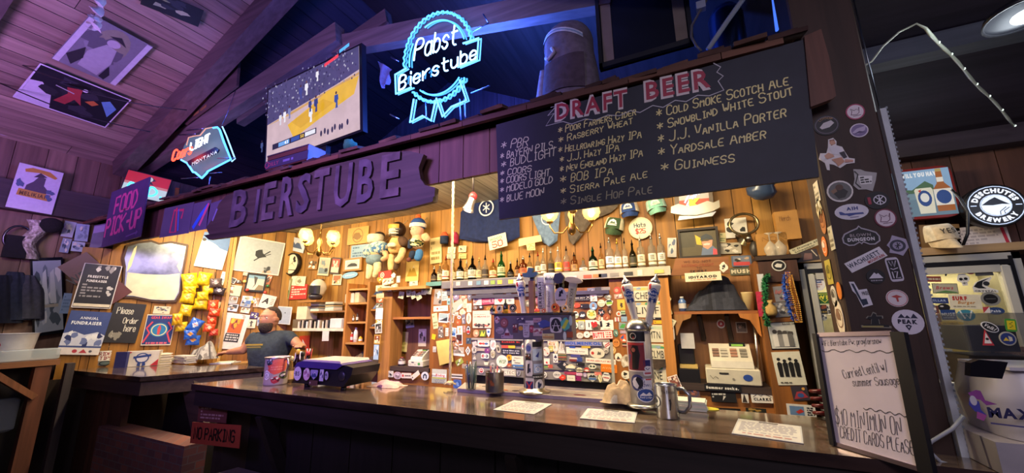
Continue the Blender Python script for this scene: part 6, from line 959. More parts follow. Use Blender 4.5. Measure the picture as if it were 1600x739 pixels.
t=thing('hanging_rope','cream twisted rope hanging from the bar ceiling to the bar edge','rope',r0);b.build('strand',t)
b=MB('cloth');b.ball(r0+V((0,0,.012)),(.03,.03,.016),'#d8c49a',10,6);[b.tube([r0+V((0,0,.015)),r0+V((.05*math.cos(a),.04*math.sin(a),.004))],.005,'#cdb88c',4)for a in(0,.8,1.6,2.4,3.3,4.2,5.2)];b.build('frayed_knot',t)
def menu(c4,lab,sd):
 q=[onZ(x,y,BAR+.0015)for x,y in c4];ux=q[1]-q[0]+q[2]-q[3];uy=q[0]-q[3]+q[1]-q[2];fr=frame(sum(q,V((0,0,0)))/4,ux,uy);a,b_=ux.length/4,uy.length/4
 b=MB('gloss');b.prism([(-a,-b_),(a,-b_),(a,b_),(-a,b_)],fr,.002,'#d8d8dc');b.prism([(-a*.95,-b_*.94),(a*.95,-b_*.94),(a*.95,b_*.94),(-a*.95,b_*.94)],fr,.0024,'#efece8')
 art(b,fr,a,b_,[('L',9,-.85,-.6,.85,.7,'#bab6c6'),('r',-.3,.76,.3,.86,'#4a4458'),('L',1,-.7,-.86,.7,-.7,'#d8a0a0')],.003);b.build('menu_sheet',None,lab,'menu')
menu([(1160,655),(1258,668),(1249,692),(1136,677)],'laminated menu sheet nearest the whiteboard on the bar',1)
menu([(917,638.5),(994,644),(994,661.5),(907,654)],'laminated menu sheet left of the steel mug',2)
menu([(811,627),(868,632),(829,647),(762,639)],'laminated menu sheet in front of the near tap tower',3)
c=onZ(1044,652,BAR);fr=up(c);h=onY(1044,600,c.y).z-BAR;R=abs(onY(1062,630,c.y).x-onY(1026,630,c.y).x)/2
t=thing('steel_mug','large dented steel mug with a big handle right of the tap tower','mug',c)
b=MB('metal');b.lathe([(R*.97,0),(R,.006),(R,h*.97),(R*1.04,h),(R*.98,h),(R*.94,h*.9),(R*.93,.02)],fr,'#d4d8de',32);b.build('body',t)
b=MB('metal');b.tube([c+V(q)for q in((R*.95,.0,h*.86),(R*1.5,-.01,h*.9),(R*2.0,-.02,h*.72),(R*1.95,-.02,h*.4),(R*1.5,-.01,h*.2),(R*.96,0,h*.2))],.009,'#b0b4bc',8);b.build('handle',t)
b=MB('print');wrap(b,fr,R,.03,.04,[('o',0,0,.9,.14,'#4a4a52'),('n',2,3,['#4a4a52'],.3,-.4,-.4,.4,.4)],h*.5,facing(c)-62);wrap(b,fr,R,R*.75,.02,[('t','The Bierstube',0,.2,.7,'#4a4e58',0,1.6,.1)],h*.78,facing(c)+12);wrap(b,fr,R,.012,.03,[('p',[(-.4,-.9),(0,.4),(-.3,.6),(.3,.9),(.5,.2),(.1,-.9)],'#2a2e34')],h*.45,facing(c)+15);b.build('engraving',t)
c=onZ(430,600,BAR);fr=up(c);h=onY(430,557,c.y).z-BAR;R=.088
t=thing('metal_pitcher','tall pitcher covered in red and white stickers at the left of the bar','pitcher',c)
b=MB('gloss');b.lathe([(R*.95,0),(R*.97,.01),(R,h*.95),(R*1.05,h),(R*.98,h),(R*.92,.02)],fr,'#b8a8a4',28);b.build('body',t)
b=MB('metal');b.lathe([(R*1.0,h*.95),(R*1.08,h),(R*1.0,h*.99)],fr,'#b8b0b0',28,False);b.build('rim',t)
b=MB('metal');b.tube([c+V(q)for q in((R*.9,.0,h*.9),(R*1.35,.0,h*.95),(R*1.55,0,h*.7),(R*1.35,0,h*.35),(R*.95,0,h*.3))],.008,'#b0a4a4',8);b.build('handle',t)
for an,z,a_,b_,sh,bg,ops in((0,.62,.07,.042,'i','#d85848',[('L',2,-.6,-.4,.6,.4,'#e88a78')]),(12,.84,.06,.03,'i','#e06a5a',[]),(-38,.85,.025,.028,'o','#2a2c34',ko('bl','#5a6a7a','#a8b0b8')),(-46,.38,.026,.036,'o','#efe8e8',[('o',0,0,.85,.12,'#2a2a30'),('l',[(-.3,-.3),(.1,.3),(.3,-.3)],.14,'#2a2a30')]),(36,.34,.036,.026,'o','#5a6238',[('e',0,.1,.75,.45,'#e4dcc8')]),(-2,.2,.034,.024,'i','#b02c3c',ko('bl','#5a1c28','#d86a6a')),(34,.72,.02,.02,'q','#d87a48',[])):
 b=MB('print');wrap(b,fr,R*.985,a_,b_,ops,z*h,facing(c)+an,sh,bg);b.build('sticker',t)
c=onZ(525,604,BAR);W=abs(onY(568,580,c.y).x-onY(480,580,c.y).x);h=onY(525,560,c.y).z-BAR
t=thing('drinks_caddy','black countertop cooler box with pale lid and round stickers','cooler box',c)
x0,x1_=c.x-W/2,c.x+W/2
prof=[(0,.03),(.0,h*.75),(.03,h*.9),(.07,h*.95)]
b=MB('plastic');f=frame((x0,c.y-.13,BAR),(1,0,0),(0,0,1));pts=[(0,.05),(.02,.03),(W*.86,.03),(W*.98,h*.55),(W,h*.8),(W*.9,h*.86),(.04,h*.86),(0,h*.7)];b.prism(pts,(f[0]-f[3]*.26,f[1],f[2],f[3]),.26,'#17151d');b.build('body',t)
b=MB('gloss');f2=(f[0]-f[3]*.27,f[1],f[2],f[3]);b.prism([(.01,h*.72),(W*.76,h*.72),(W*.86,h*.88),(W*.8,h*.93),(.09,h*.95),(.035,h*.88)],f2,.285,'#4a3a78');b.build('purple_shell',t)
b=MB('gloss');b.prism([(.07,h*.935),(W*.8,h*.925),(W*.78,h),(.1,h)],f2,.27,'#d8c8b8');b.build('lid',t)
b=MB('plastic');b.ball((x1_-.1,c.y-.13,BAR+h*.5),(.035,.012,.035),'#23202a',12,8);b.build('knob',t)
for x in(.1,W*.8):b=MB('plastic');b.lathe([(.02,0),(.022,.03)],up((x0+x,c.y-.09,BAR)),'#101014',10);b.build('leg',t)
for px,w_,hh,sh,bg,ops in((.055,.042,.05,'o','#d8ccd8',[('t','BS',0,0,.6,'#2a2630',1),('c',-.75,0,.08,'#2a2630'),('c',.75,0,.08,'#2a2630')]),(.155,.036,.044,'o','#d8b0c0',ko('bl','#a8708a','#e8d0d8')),(.235,.04,.034,'s','#9a90b8',ko('mt','#3a4a78')),(.235,.045,.018,'b','#5a3a34',ko('t1','#c8b0a0')),(.315,.02,.04,'b','#c8c0d0',ko('bl','#4a4a78','#e8e4f0')),(.365,.018,.03,'o','#b8b0c4',ko('em','#5a5870','#8a86a0'))):
 fq=(f[0]+f[1]*px+f[2]*h*(.5 if hh!=.018 else .22)+f[3]*.016,f[1],f[2],f[3]);b=MB('print');b.prism(outline(sh,w_,hh),fq,.0012,bg);art(b,fq,w_,hh,ops,.002);b.build('sticker',t)
for px,py,hh,col,cap,lab in((452,598,42,'#c8a468','#e8d8b0','squat spirit bottle with tan label beside the pitcher'),(461,597,52,'#4a1c34','#d8a83c','dark red bottle with yellow cap left of the cooler box'),(469,595,46,'#8a7a74','#2a2a30','grey sauce bottle left of the cooler box'),(478,592,44,'#3a2c28','#c83c30','dark bottle with red cap behind the cooler box')):
 p=onZ(px,py,BAR);p=V((p.x,p.y,BAR));h=onY(px,py-hh,p.y).z-BAR;t=thing('sauce_bottle',lab,'bottle',p,'bottles beside the cooler box');b=MB('glass');b.lathe([(.03,0),(.032,.01),(.032,h*.55),(.014,h*.72),(.013,h*.86)],up(p),col,14);b.build('body',t)
 b=MB('plastic');b.lathe([(.016,h*.84),(.016,h*.97),(.006,h)],up(p),cap,10);b.build('cap',t);b=MB('print');b.lathe([(.0328,h*.14),(.0328,h*.46)],up(p),'#d8b070' if px==452 else '#8a5a6a',14,False);b.build('label_band',t)
p=onZ(464,590,BAR);p=onY(466,592,2.42);p.z=BAR;t=thing('straw_caddy','black caddy of straws and white napkins behind the pitcher','caddy',p)
b=MB('plastic');b.box((p.x,p.y+.03,BAR+.07),(.2,.1,.14),'#17161a',bev=.01);b.build('tray',t);b=MB('print');b.box((p.x-.05,p.y+.03,BAR+.17),(.07,.06,.08),'#efe8e0',bev=.01);b.build('napkins',t)
for i in range(7):b=MB('plastic');b.tube([(p.x+.03+i*.01,p.y+.03,BAR+.1),(p.x+.03+i*.013,p.y+.03,BAR+.24)],.003,['#c83c30','#efe8e0','#17161a'][i%3],5);b.build('straw',t)
def rag(c,W,D,H,col,lab,sd,c2):
 rn=random.Random(sd);ph=[rn.uniform(0,6)for _ in range(6)];b=MB('cloth')
 def fn(u,v):
  x,y=(u-.5),(v-.5);k=max(0,1-(4*(x*x+y*y)));hh=H*k**.6*(.5+.28*abs(math.sin(5*u+3*v+ph[0]))+.24*abs(math.sin(8*v-4*u+ph[1]))-.1*abs(math.sin(13*u+9*v+ph[2])))
  if u in(0,1)or v in(0,1):hh=0
  ww=1+.12*math.sin(u*11+ph[3]);return(c.x+x*W*(1+.1*math.sin(v*9+ph[4])),c.y+y*D*ww,c.z+.002+max(0,hh))
 b.grid(fn,26,18,lambda u,v:col if(math.sin(u*5+ph[5])+math.sin(v*6))>-.7 else c2);b.build('bar_towel',None,lab,'towel')
c=onZ(606,603,BAR);rag(V((c.x,c.y,BAR)),.26,.16,.05,'#d8b0a0','pinkish bar towel lying left of the rope',4,'#7a4a6a')
c=onZ(970,628,1.094);rag(V((c.x,c.y,1.094)),.2,.13,.13,'#c8ac8c','tan crumpled bar towel heaped left of the tap tower',9,'#e0d4c8')
c=onZ(736,608,1.094);fr=up(c);h=onY(736,572,c.y).z-c.z;t=thing('pen_cup','clear cup of pens on the service rail','cup',c)
b=MB('clear_g');b.lathe([(.034,0),(.044,h)],fr,'#5a7070',20);b.build('cup',t)
for i in range(8):
 a=i*.9;b=MB('plastic');b.tube([c+V((.015*math.cos(a),.015*math.sin(a),.004)),c+V((.033*math.cos(a+.5),.033*math.sin(a+.5),h*(1.05+.06*(i%4))))],.0045,['#16181c','#2a3a8a','#c8c8cc','#1c1c20','#4a3aa0','#17171a','#8a8a90','#202a20'][i],6);b.build('pen',t)
c=onZ(773,612,1.094);fr=up(c);h=onY(773,580,c.y).z-c.z;t=thing('tin_can','rusty steel tin beside the pen cup on the service rail','tin',c)
b=MB('metal');b.lathe([(.06,0),(.061,.004),(.06,.008),(.06,h-.006),(.062,h),(.056,h),(.055,.02)],fr,'#8a8488',26);b.build('can',t)
b=MB('print');wrap(b,fr,.06,.02,.035,[('n',4,3,['#a85a2c','#8a4a28'],.4)],h*.4,facing(c)-14);wrap(b,fr,.06,.02,.03,[('n',3,5,['#7a3c44'],.4)],h*.6,facing(c)-40);b.build('rust_patches',t)
for i in range(4):b=MB('plastic');b.tube([c+V((.02*i-.03,.01,.01)),c+V((.025*i-.04,.02,h+.03))],.006,['#8a3a4a','#6a5a68','#a8405a','#5a5460'][i],6);b.build('utensil',t)
c=onZ(1080,643,BAR);b=MB('print')
for i in range(6):b.box((c.x+.004*math.sin(i*2),c.y+.06,BAR+.006+.008*i),(.15,.12,.0075),['#e8e4dc','#d8e0d0','#efe8d8'][i%3],.06*math.sin(i))
b.build('paper_pad',None,'stack of white order slips behind the steel mug','paper stack')
p=onZ(1056,636,BAR);sheet('photo',(p.x,2.52,1.1),V((0,-1,.25)),[(1043,589),(1058,585),(1065,604),(1050,609)],'#efe6da',[('r',-.85,-.85,.85,.85,'#8a4a34'),('n',9,4,['#d8a888','#2a1c18','#e8d0b8','#5a2c20'],.3)],'small snapshot propped behind the steel mug','photo')
p=onZ(1101,640,BAR);b=MB('print');b.prism(ngon(.07,.04,18),(V((p.x,p.y+.02,BAR+.001)),V((1,0,0)),V((0,1,0)),V((0,0,1))),.003,'#e0d040');b.build('coaster',None,'yellow round coaster right of the order slips','coaster')
# ================================================================ PICTURES, HATS AND THINGS ON THE WALLS
SN_=PLANES['S'][2];SP=PLANES['S'][0];BP=(0,YB-.012,0);BN=(0,-1,0)
def wp(c4,bg,ops,lab,cat='poster',nm=None,rim=None,k='S',group=None,m='print',lift=0,t=.004):
 p,n={'S':(SP,SN_),'B':(BP,BN),'F':((0,YF,0),BN),'L':((XL+.02,0,0),(1,0,0)),'R':((XL,0,3.60),(.447,0,-.894))}[k]
 return sheet(nm or cat,p,n,c4,bg,ops,lab,cat,group,t,m,rim,None,0,lift)
def R4(x0,y0,x1,y1,s=0,sh=0):return[(x0,y0),(x1,y0+s),(x1-sh,y1+s),(x0-sh,y1)]
SKI='#1c1e24'
wp([(373.4,368),(443,379.5),(438,431.3),(365,422)],'#aeb4b8',[('p',[(-.1,.35),(.05,.4),(.1,.2),(.3,.0),(.15,-.05),(-.05,-.15),(-.2,.0),(-.22,.25)],SKI),('l',[(-.2,-.3),(.4,.35)],.06,SKI),('l',[(-.05,-.1),(.45,.2)],.04,SKI),('n',6,4,['#6a6e70','#8a8c90','#3a3c40','#c8a890'],.12,.2,-.98,.6,-.55)],'large white bordered poster of a leaping skier on pale grey',rim='#e6e0d4')
wp([(316,361),(359.5,370),(350,422),(306.6,416)],'#e2e0d0',[('p',[(-1,1),(1,1),(1,.1),(.4,.2),(.1,.35),(-.4,.5),(-1,.55)],'#5a78a8'),('p',[(.55,-.9),(.5,-.2),(.9,.0),(.95,-.9)],'#b8c4cc'),('c',-.85,.55,.14,'#2a2018')],'poster of a snow slope under blue sky left of the trim board')
t=thing('antique_mirror','big ragged edged old mirror on the slanted wall left of the chip bags','mirror',at('S',245,470))
MPX=[(75,185),(150,163),(245,152),(300,172),(385,160),(497,183),(486,260),(472,330),(458,420),(446,520),(415,575),(330,578),(250,572),(120,548),(45,545),(52,440),(60,330),(50,270)]
def mpx(s,cx=270,cy=370):return[at('S',180+(cx+(x-cx)*s)/4.345,340+(cy+(y-cy)*s)/4.345)for x,y in MPX]
sf=(SP,SK,V((0,0,1)),SN_)
def s2(p):d=p-SP;return(d.dot(SK),d.z)
b=MB('wood');b.prism([s2(p)for p in mpx(1)][::-1],(SP,SK,V((0,0,1)),SN_),.012,'#4a3018');b.build('backing',t)
b=MB('mirror');b.prism([s2(p)for p in mpx(.93)][::-1],(SP+SN_*.0125,SK,V((0,0,1)),SN_),.003,'#9aa0a8');b.build('glass',t)
b=MB('paint');ma,mb_=at('S',180+90/4.345,340+378/4.345),at('S',180+440/4.345,340+560/4.345)
q=[(85,372),(200,385),(340,390),(440,380),(430,500),(400,560),(320,560),(240,555),(120,530),(65,528)]
b.prism([s2(at('S',180+x/4.345,340+y/4.345))for x,y in q][::-1],(SP+SN_*.0158,SK,V((0,0,1)),SN_),.0015,'#cfcab0')
for q in([(90,310),(130,210),(150,190),(140,240),(110,330),(80,370)],[(420,330),(450,260),(475,240),(440,370)]):b.prism([s2(at('S',180+x/4.345,340+y/4.345))for x,y in q],(SP+SN_*.016,SK,V((0,0,1)),SN_),.001,'#d8d0a0')
b.build('worn_backing_patches',t)
fr=(at('S',366,380),SK,V((0,0,1)),SN_)
b=MB('woodz');[b.prism([(x,-2.6),(x+.035,-2.6),(x+.035,.3),(x,.3)],(fr[0]-V((0,0,.0)),SK,V((0,0,1)),SN_),.018+.008*i,c)for i,(x,c)in enumerate(((-.05,'#c08a44'),(-.01,'#cf9c56')))];S(b.build('trim_board_slanted'))
wp([(92,418),(135,393),(208,457),(165,481)],'#5a2e2c',[('t','WE R',-.35,.35,.3,'#17100f',1),('t','LIFT',-.3,-.2,.34,'#17100f',1)],'dark red cardboard sign turned on its corner behind the black poster','sign',lift=.019)
wp([(132,412),(190,416),(174,483),(115,479)],'#1c1a20',[('l',[(-1,-1),(1,-1),(1,1),(-1,1),(-1,-1)],.06,'#cfc8cc'),('t','FREESTYLE',-.1,.42,.1,'#d8d4d8',2,1.1),('t','FUNDRAISER',-.1,.22,.1,'#d8d4d8',2,1.1),('n',7,2,['#c8c4c8','#8a868a'],.14,-.8,.55,.8,.95),('n',4,6,['#b8b4b8'],.11,.55,-.5,.9,.05),('L',5,-.8,-.55,.3,.1,'#8a868c'),('r',-.95,-.95,.95,-.82,'#d8ccb8')],'black event poster with white lettering at the left end of the counter',lift=.026)
wp([(110,486),(171,487),(159,556),(90,552)],'#3d4c86',[('p',[(-1,-.6),(-1,-.05),(-.5,.05),(0,-.1),(.6,.05),(1,-.1),(1,-.6)],'#c8cce0'),('n',10,5,['#e4e6f0','#6a76a8','#2a3468','#b8404c'],.2,-.95,-.65,.95,.0),('t','ANNUAL',0,.68,.12,'#e0e4f4',1,.9),('t','FUNDRAISER',-.05,.45,.14,'#e8ecf8',2,1.5),('r',-1,-1,1,-.68,'#dcd4d4'),('c',-.2,-.84,.12,'#b03a4a'),('p',[(.0,-.92),(.2,-.74),(.4,-.92)],'#b03a4a'),('c',.55,-.84,.08,'#5a5a6a')],'blue snowy mountain event poster below the black poster',lift=.012)
wp([(178,475),(227,473),(214,539),(162,532)],'#2c2b2c',[('w','Please',-.7,.45,.32,1.0,.05,'#d0ccc0'),('w','Order',-.15,-.02,.28,.9,.05,'#d0ccc0'),('w','here',.05,-.42,.32,.7,.05,'#d0ccc0'),('n',9,3,['#a8a49a','#8a867c'],.16,-.8,-.9,.0,-.45)],'small chalk menu board with scribbled writing on the slanted wall','chalkboard',lift=.006)
wp([(231,491),(273.5,492),(269,539),(219,540)],'#243a78',[('c',0,0,.62,'#2a7ab0'),('o',0,0,.5,.07,'#d8d4a0'),('p',[(-.08,-.3),(-.12,.1),(0,.35),(.12,.1),(.08,-.3)],'#c84a4a'),('t','GEAR SWAP',0,.8,.16,'#e0505a',1,1.4),('l',[(-.9,-.8),(-.6,-.2),(-.85,.1),(-.55,.5)],.12,'#d0485c'),('l',[(.9,-.8),(.6,-.2),(.85,.1),(.55,.5)],.12,'#d0485c'),('L',1,-.7,-.95,.7,-.75,'#d8607a')],'cream bordered blue poster with red flames and a ringed figure',rim='#e6d8c0')
wp(R4(241,478,267,490,1,2),'#d8cbb0',[('n',12,3,['#2a2622','#c83c30','#8a8070','#4a5a7a'],.2)],'small crowded photo above the blue flame poster','photo')
wp([(350,487),(387,493),(379,546),(343,545)],'#e6e2d8',[('r',-.55,-.1,.6,.72,'#d8642a'),('n',10,8,['#e8a030','#f0c040','#a83a24','#7a2a3a'],.22,-.5,.1,.55,.7),('r',-.6,-.6,.6,-.12,'#2a2c2c'),('L',3,-.5,-.55,.55,-.15,'#d8d4cc'),('n',5,2,['#e8e8e4','#b8b4a8'],.13,.0,.72,.7,.98)],'white calendar poster with a fiery orange picture left of the bartender',lift=.004)
PS=[((346,487),(364,489),(362,499),(345,498),'#9ab4c8','bl','pale blue card'),((355,444),(378,447),(375,463),(353,461),'#b8c8a8','bl','pale green map'),((359,432),(370,436),(366,444),(356,440),'#e8e4dc','ph','tilted white bordered snapshot'),((369,437),(377,438),(377,442),(369,442),'#4a2a20','bl','tiny dark photo'),((345,424),(353,425),(350,446),(344,445),'#d8d8cc','tx','narrow strip note'),((358,463),(372,464),(370,474),(357,473),'#e4e0dc','ph','small white bordered photo'),((353,473),(373,476),(370,487),(350,485),'#d0d4e0','ph','snowy landscape photo'),((379,462),(395,463),(394,470),(378,469),'#e0e0dc','em','white card with blue seals'),((377,467),(393,469),(391,481),(376,478),'#a8b4c8','ph','grey blue photo'),((377,480),(391,482),(389,490),(376,488),'#e0d8c0','bl','cream patterned card'),((385,499),(400,499),(399,513),(385,512),'#e4dcc0','fg','cream square card'),((391,487),(404,489),(403,498),(391,497),'#4a3a78','bl','purple photo'),((403,496),(409,495),(407,509),(400,509),'#b8bcc4','em','grey medal card'),((397,465),(405,466),(403,480),(396,480),'#c8a890','bl','brown snapshot'),((415,428),(427,431),(420,445),(416,444),'#b8704a','bl','reddish paper'),((333,470),(344,472),(343,484),(331,482),'#d8d4a8','em','green tinted note'),((391,466),(400,463),(399,472),(392,474),'#d8b040','bl','yellow flower card'),((380,425),(388,426),(388,431),(380,430),'#e4dcc8','tx','small label note')]
for i,q in enumerate(PS):wp(list(q[:4]),q[4],ko(q[5],['#5a7ab0','#8a6a4a','#4a4a48','#7a8a6a'][i%4],['#c8d8e8','#d8b890','#a8a8a0'][i%3],i*7+1),q[6]+' among the pictures left of the bartender','photo' if 'photo' in q[6]or 'snap' in q[6]else 'card',group='pictures pinned left of the bartender',lift=.001+.001*(i%4))
t=thing('framed_photo','black framed ski photo with coloured bulbs below the leaping skier poster','picture',at('S',400,456))
wp_=sheet('picture',SP,SN_,[(385,426),(417,430),(413,457),(383,455)],'#14141a',[('r',-.82,-.8,.82,.8,'#c8c8b8'),('r',-.82,.45,.82,.8,'#7aa0b4'),('p',[(-.3,.7),(-.1,-.2),(-.3,-.7),(.0,-.2),(.1,.6)],'#4a4a44'),('p',[(.0,-.8),(.3,-.2),(.8,-.3),(.8,-.8)],'#8a7a58')],None,None,parent=t,t=.02)
for x,y,c in((382,440,'#e8c870'),(386,453,'#d84a3c'),(418,447,'#3a7a4c'),(414,457,'#d8503c')):b=MB('gloss');b.ball(at('S',x,y)+SN_*.03,.022,c,8,6);b.build('bulb',t)
wp([(409,458),(430,464),(427,484),(404,480)],'#e2ddcc',[('t','A',-.2,.1,.75,'#17161a',2,None,.25),('L',4,.4,-.4,.85,.6,'#a8a090')],'white card with a large black letter A above the bartender','card',lift=.02)
def chip(px,py,w,h,rot,col,c2,lab,lift=.08):
 fr,a,b_=wf('S',px,py,w,h,rot);o=fr[0]+fr[3]*lift;t=thing('chip_bag',lab,'bag',o-fr[2]*b_,'snack bags hanging on the slanted wall');rn=random.Random(int(px*7+py));ph=rn.uniform(0,6)
 for sgn in(1,):
  b=MB('foil')
  def fn(u,v):
   x,y=2*u-1,2*v-1;d=max(0,(1-x**4))*max(0,1-abs(y)**3);e=.03*math.sin(y*14+ph)*(1-abs(x))
   return tuple(o+fr[1]*(x*a*(1-.08*(1-abs(y))))+fr[2]*(y*b_)+fr[3]*(b_*.42*d**.6+.006*math.sin(9*x+7*y+ph)*d+.004*abs(math.sin(20*x))*(abs(y)>.88)))
  b.grid(fn,12,12,lambda u,v:(c2 if((u-.5)**2+(v-.55)**2*1.3<.045)else col));b.grid(lambda u,v:tuple(V(fn(1-u,v))-fr[3]*2*((V(fn(1-u,v))-o).dot(fr[3]))),8,8,col);b.build('packet',t)
 b=MB('print');f2=(o+fr[3]*b_*.47,fr[1],fr[2],fr[3]);art(b,f2,a*.5,b_*.4,[('L',1,-.7,.1,.7,.6,'#c83024' if col!='#d84a24' else '#f0d8a0')],0);b.build('printed_mark',t)
Yc,Bc,Rc='#e0b91e','#2b62c8','#d84a24'
for i,q in enumerate(((297,440,25,24,12,Yc,'#e8d46a','yellow snack bag top left'),(319,437,22,20,-8,Yc,'#f0dc70','yellow snack bag top right'),(297,454,20,12,4,Yc,'#c8a01a','small folded yellow snack bag second row left'),(325,452,18,15,10,Yc,'#e8d46a','yellow snack bag second row right'),(294,465,22,18,-6,Yc,'#e8d880','yellow snack bag third row left'),(317,463,18,13,5,Yc,'#d8b018','yellow snack bag third row right'),(314,475,22,16,-3,Yc,'#e8d46a','yellow snack bag fourth row right'),(291,485,20,17,-8,Yc,'#e8d880','yellow snack bag fourth row left'),(278,499,17,18,3,'#d8a81c','#c8781c','amber snack bag lower left'),(284,510,18,14,2,Yc,'#e0c040','lowest yellow snack bag'),(305,508,22,20,-25,Bc,'#d8e4f0','upper blue snack bag'),(298,522,20,14,5,Bc,'#d89a3c','middle blue snack bag'),(302,531,22,15,-3,Bc,'#d8a04c','lowest blue snack bag'),(333,477,17,15,3,Rc,'#e8b070','top red snack bag'),(335,488,18,12,-4,Rc,'#e8c090','second red snack bag'),(331,500,15,13,4,Rc,'#e8b070','third red snack bag'),(327,512,18,13,-5,Rc,'#e8c8a0','fourth red snack bag'),(337,443,20,14,5,'#5a4a44','#c8b8b0','dark grey snack bag at the top right'),(342,455,20,12,-12,'#3a3034','#d8c8d0','black and white snack bag under the dark grey one'),(334,519,14,10,3,'#c84030','#e0a080','lowest red snack bag'))):chip(*q,lift=.085+.015*(i%3))
b=MB('metal');[b.tube([at('S',x,424)+SN_*.03,at('S',x-4,530)+SN_*.03],.004,'#8a8478')for x in(296,318,336)];b.build('clip_strip',None,'thin metal clip strips holding the snack bags','rack')
CAPS=('#3e5538','#d8cfb0',960,356,34,32,-14,'olive green trucker cap left of the round hat sign'),('#2c4686','#c8b8a8',984,331,34,28,4,'blue trucker cap above the round hat sign'),('#8cc8b4','#b8d8cc',1026,325,36,30,10,'mint trucker cap at the right of the hats')
def cap(col,c2,px,py,w,h,rot,lab,k='B',txt=None):
 fr,a,b_=wf(k,px,py,w,h,rot);t=thing('trucker_cap',lab,'cap',fr[0]-fr[2]*b_,'caps hung on the wall');o=fr[0]
 b=MB('cloth');b.grid(lambda u,v:tuple(o+fr[1]*(-math.cos(u*math.pi)*a*.9*(1-.25*v*v))+fr[2]*(b_*(-.25+1.2*math.sin(v*1.5)))+fr[3]*(.012+.11*math.sin(u*math.pi)*math.cos(v*1.45))),16,8,lambda u,v:col if .22<u<.78 else c2);b.build('crown',t)
 b=MB('cloth');b.grid(lambda u,v:tuple(o+fr[1]*((2*u-1)*a*(.8-.1*v))+fr[2]*(b_*(-.25-.75*v*(1-.5*(2*u-1)**2)))+fr[3]*(.02+.1*math.sin(u*math.pi)+.07*v*math.sin(u*math.pi))),14,5,col);b.build('brim',t)
 b=MB('print');f2=(o+fr[3]*.118+fr[2]*b_*.3,fr[1],(fr[2]-fr[3]*.3).normalized(),fr[3]);f2=frame(f2[0],f2[1],f2[2]);art(b,f2,a*.45,b_*.4,[('t',txt,0,0,.9,'#3a3430',1)]if txt else[('p',[(-.9,-.4),(-.6,.5),(0,.9),(.6,.5),(.9,-.4)],'#e8e8e0'),('p',[(-.6,-.3),(-.2,.35),(.1,0),(.3,.3),(.6,-.3)],col),('r',-.9,-.8,.9,-.55,'#e8e8e0')],.002);b.build('front_patch',t)
for q in CAPS:cap(*q)
flat('round_sign','B',1001,357,37,34,0,'o','#e6dcb8',[('o',0,0,.93,.04,'#c8b888'),('w','Hats',-.5,.1,.36,.95,.08,'#2c3c4c'),('w','$25',-.4,-.48,.4,.8,.1,'#b83428')],'round white sign with hand written hat price','sign',lift=.02)
def shirt(k,c8,col,lab,ops=None,lift=.03,f_ops=None):
 p,ux,n=PLANES[k];q=[at(k,x,y)for x,y in c8];o=sum(q,V((0,0,0)))/len(q);fr=(o,ux,V((0,0,1)),n);pts=[((x-o).dot(ux),(x-o).z)for x in q]
 t=thing('t_shirt',lab,'shirt',V((o.x,o.y,min(x.z for x in q))),'shirts hung under the ceiling');b=MB('cloth');xs=[x for x,y in pts];ys=[y for x,y in pts];x0,x1,y0,y1=min(xs),max(xs),min(ys),max(ys)
 def ext(v):
  y=y0+(y1-y0)*v;L=[]
  for(xa,ya),(xb,yb)in zip(pts,pts[1:]+pts[:1]):
   if(ya-y)*(yb-y)<=0 and ya!=yb:L.append(xa+(xb-xa)*(y-ya)/(yb-ya))
  return(min(L),max(L))if L else(0,0)
 for sg in(1,0):
  def fn(u,v):
   v=.001+.998*v;e=ext(v);x=e[0]+(e[1]-e[0])*u;y=y0+(y1-y0)*v;d=min(1,6*u,6*(1-u))
   return tuple(fp(fr,x,y,lift+(.022*d+.009*math.sin(x*42+3*v)*d+.006*math.sin(x*23-5*y)*d if sg else-.015*d)))
  b.grid(fn if sg else(lambda u,v:fn(1-u,v)),22,12,col)
 b.build('body',t)
 if ops:b=MB('print');art(b,(fr[0]+fr[3]*(lift+.035),ux,fr[2],n),(x1-x0)/2,(y1-y0)/2,ops,0);b.build('printed_design',t)
shirt('B',[(722,330),(760,300),(800,300),(813,322),(814,372),(800,376),(797,366),(795,380),(742,383),(740,350),(733,378),(720,374)],'#1b2858','navy blue t-shirt with round white snowflake print',[('o',-.1,.62,.28,.05,'#d8dce8'),('l',[(-.1,.45),(-.1,.8)],.04,'#d8dce8'),('l',[(-.2,.55),(0,.72)],.04,'#d8dce8'),('l',[(0,.55),(-.2,.72)],.04,'#d8dce8')])
shirt('B',[(818,300),(880,300),(876,340),(872,380),(860,386),(851,383),(838,352)],'#6f86a8','grey blue t-shirt right of the navy one',[('o',.1,.1,.3,.05,'#d8dce0')])
shirt('B',[(882,300),(970,300),(968,322),(950,338),(938,336),(925,348),(905,376),(897,384),(891,380),(884,345)],'#5c5148','brown grey t-shirt with a slanted hem beside the caps')
flat('price_sign','B',782,379,28,21,9,'b','#e8dcc0',[('t','HOOD',-.1,.5,.42,'#5a8a6a',2,1.4),('w','50',-.6,-.75,.85,1.1,.16,'#c02c24')],'tilted white price sign with red 50','sign',lift=.07)
flat('price_sign','B',832,382,36,22,2,[(-1,.9),(.9,1),(1,.1),(.4,.05),(.4,-1),(-.3,-.9),(-.35,-.1),(-1,-.2)][::-1],'#dcc890',[('w','25',-.2,-.8,.75,.5,.08,'#b08a3c')],'pale yellow torn price paper with 25','sign',lift=.06)
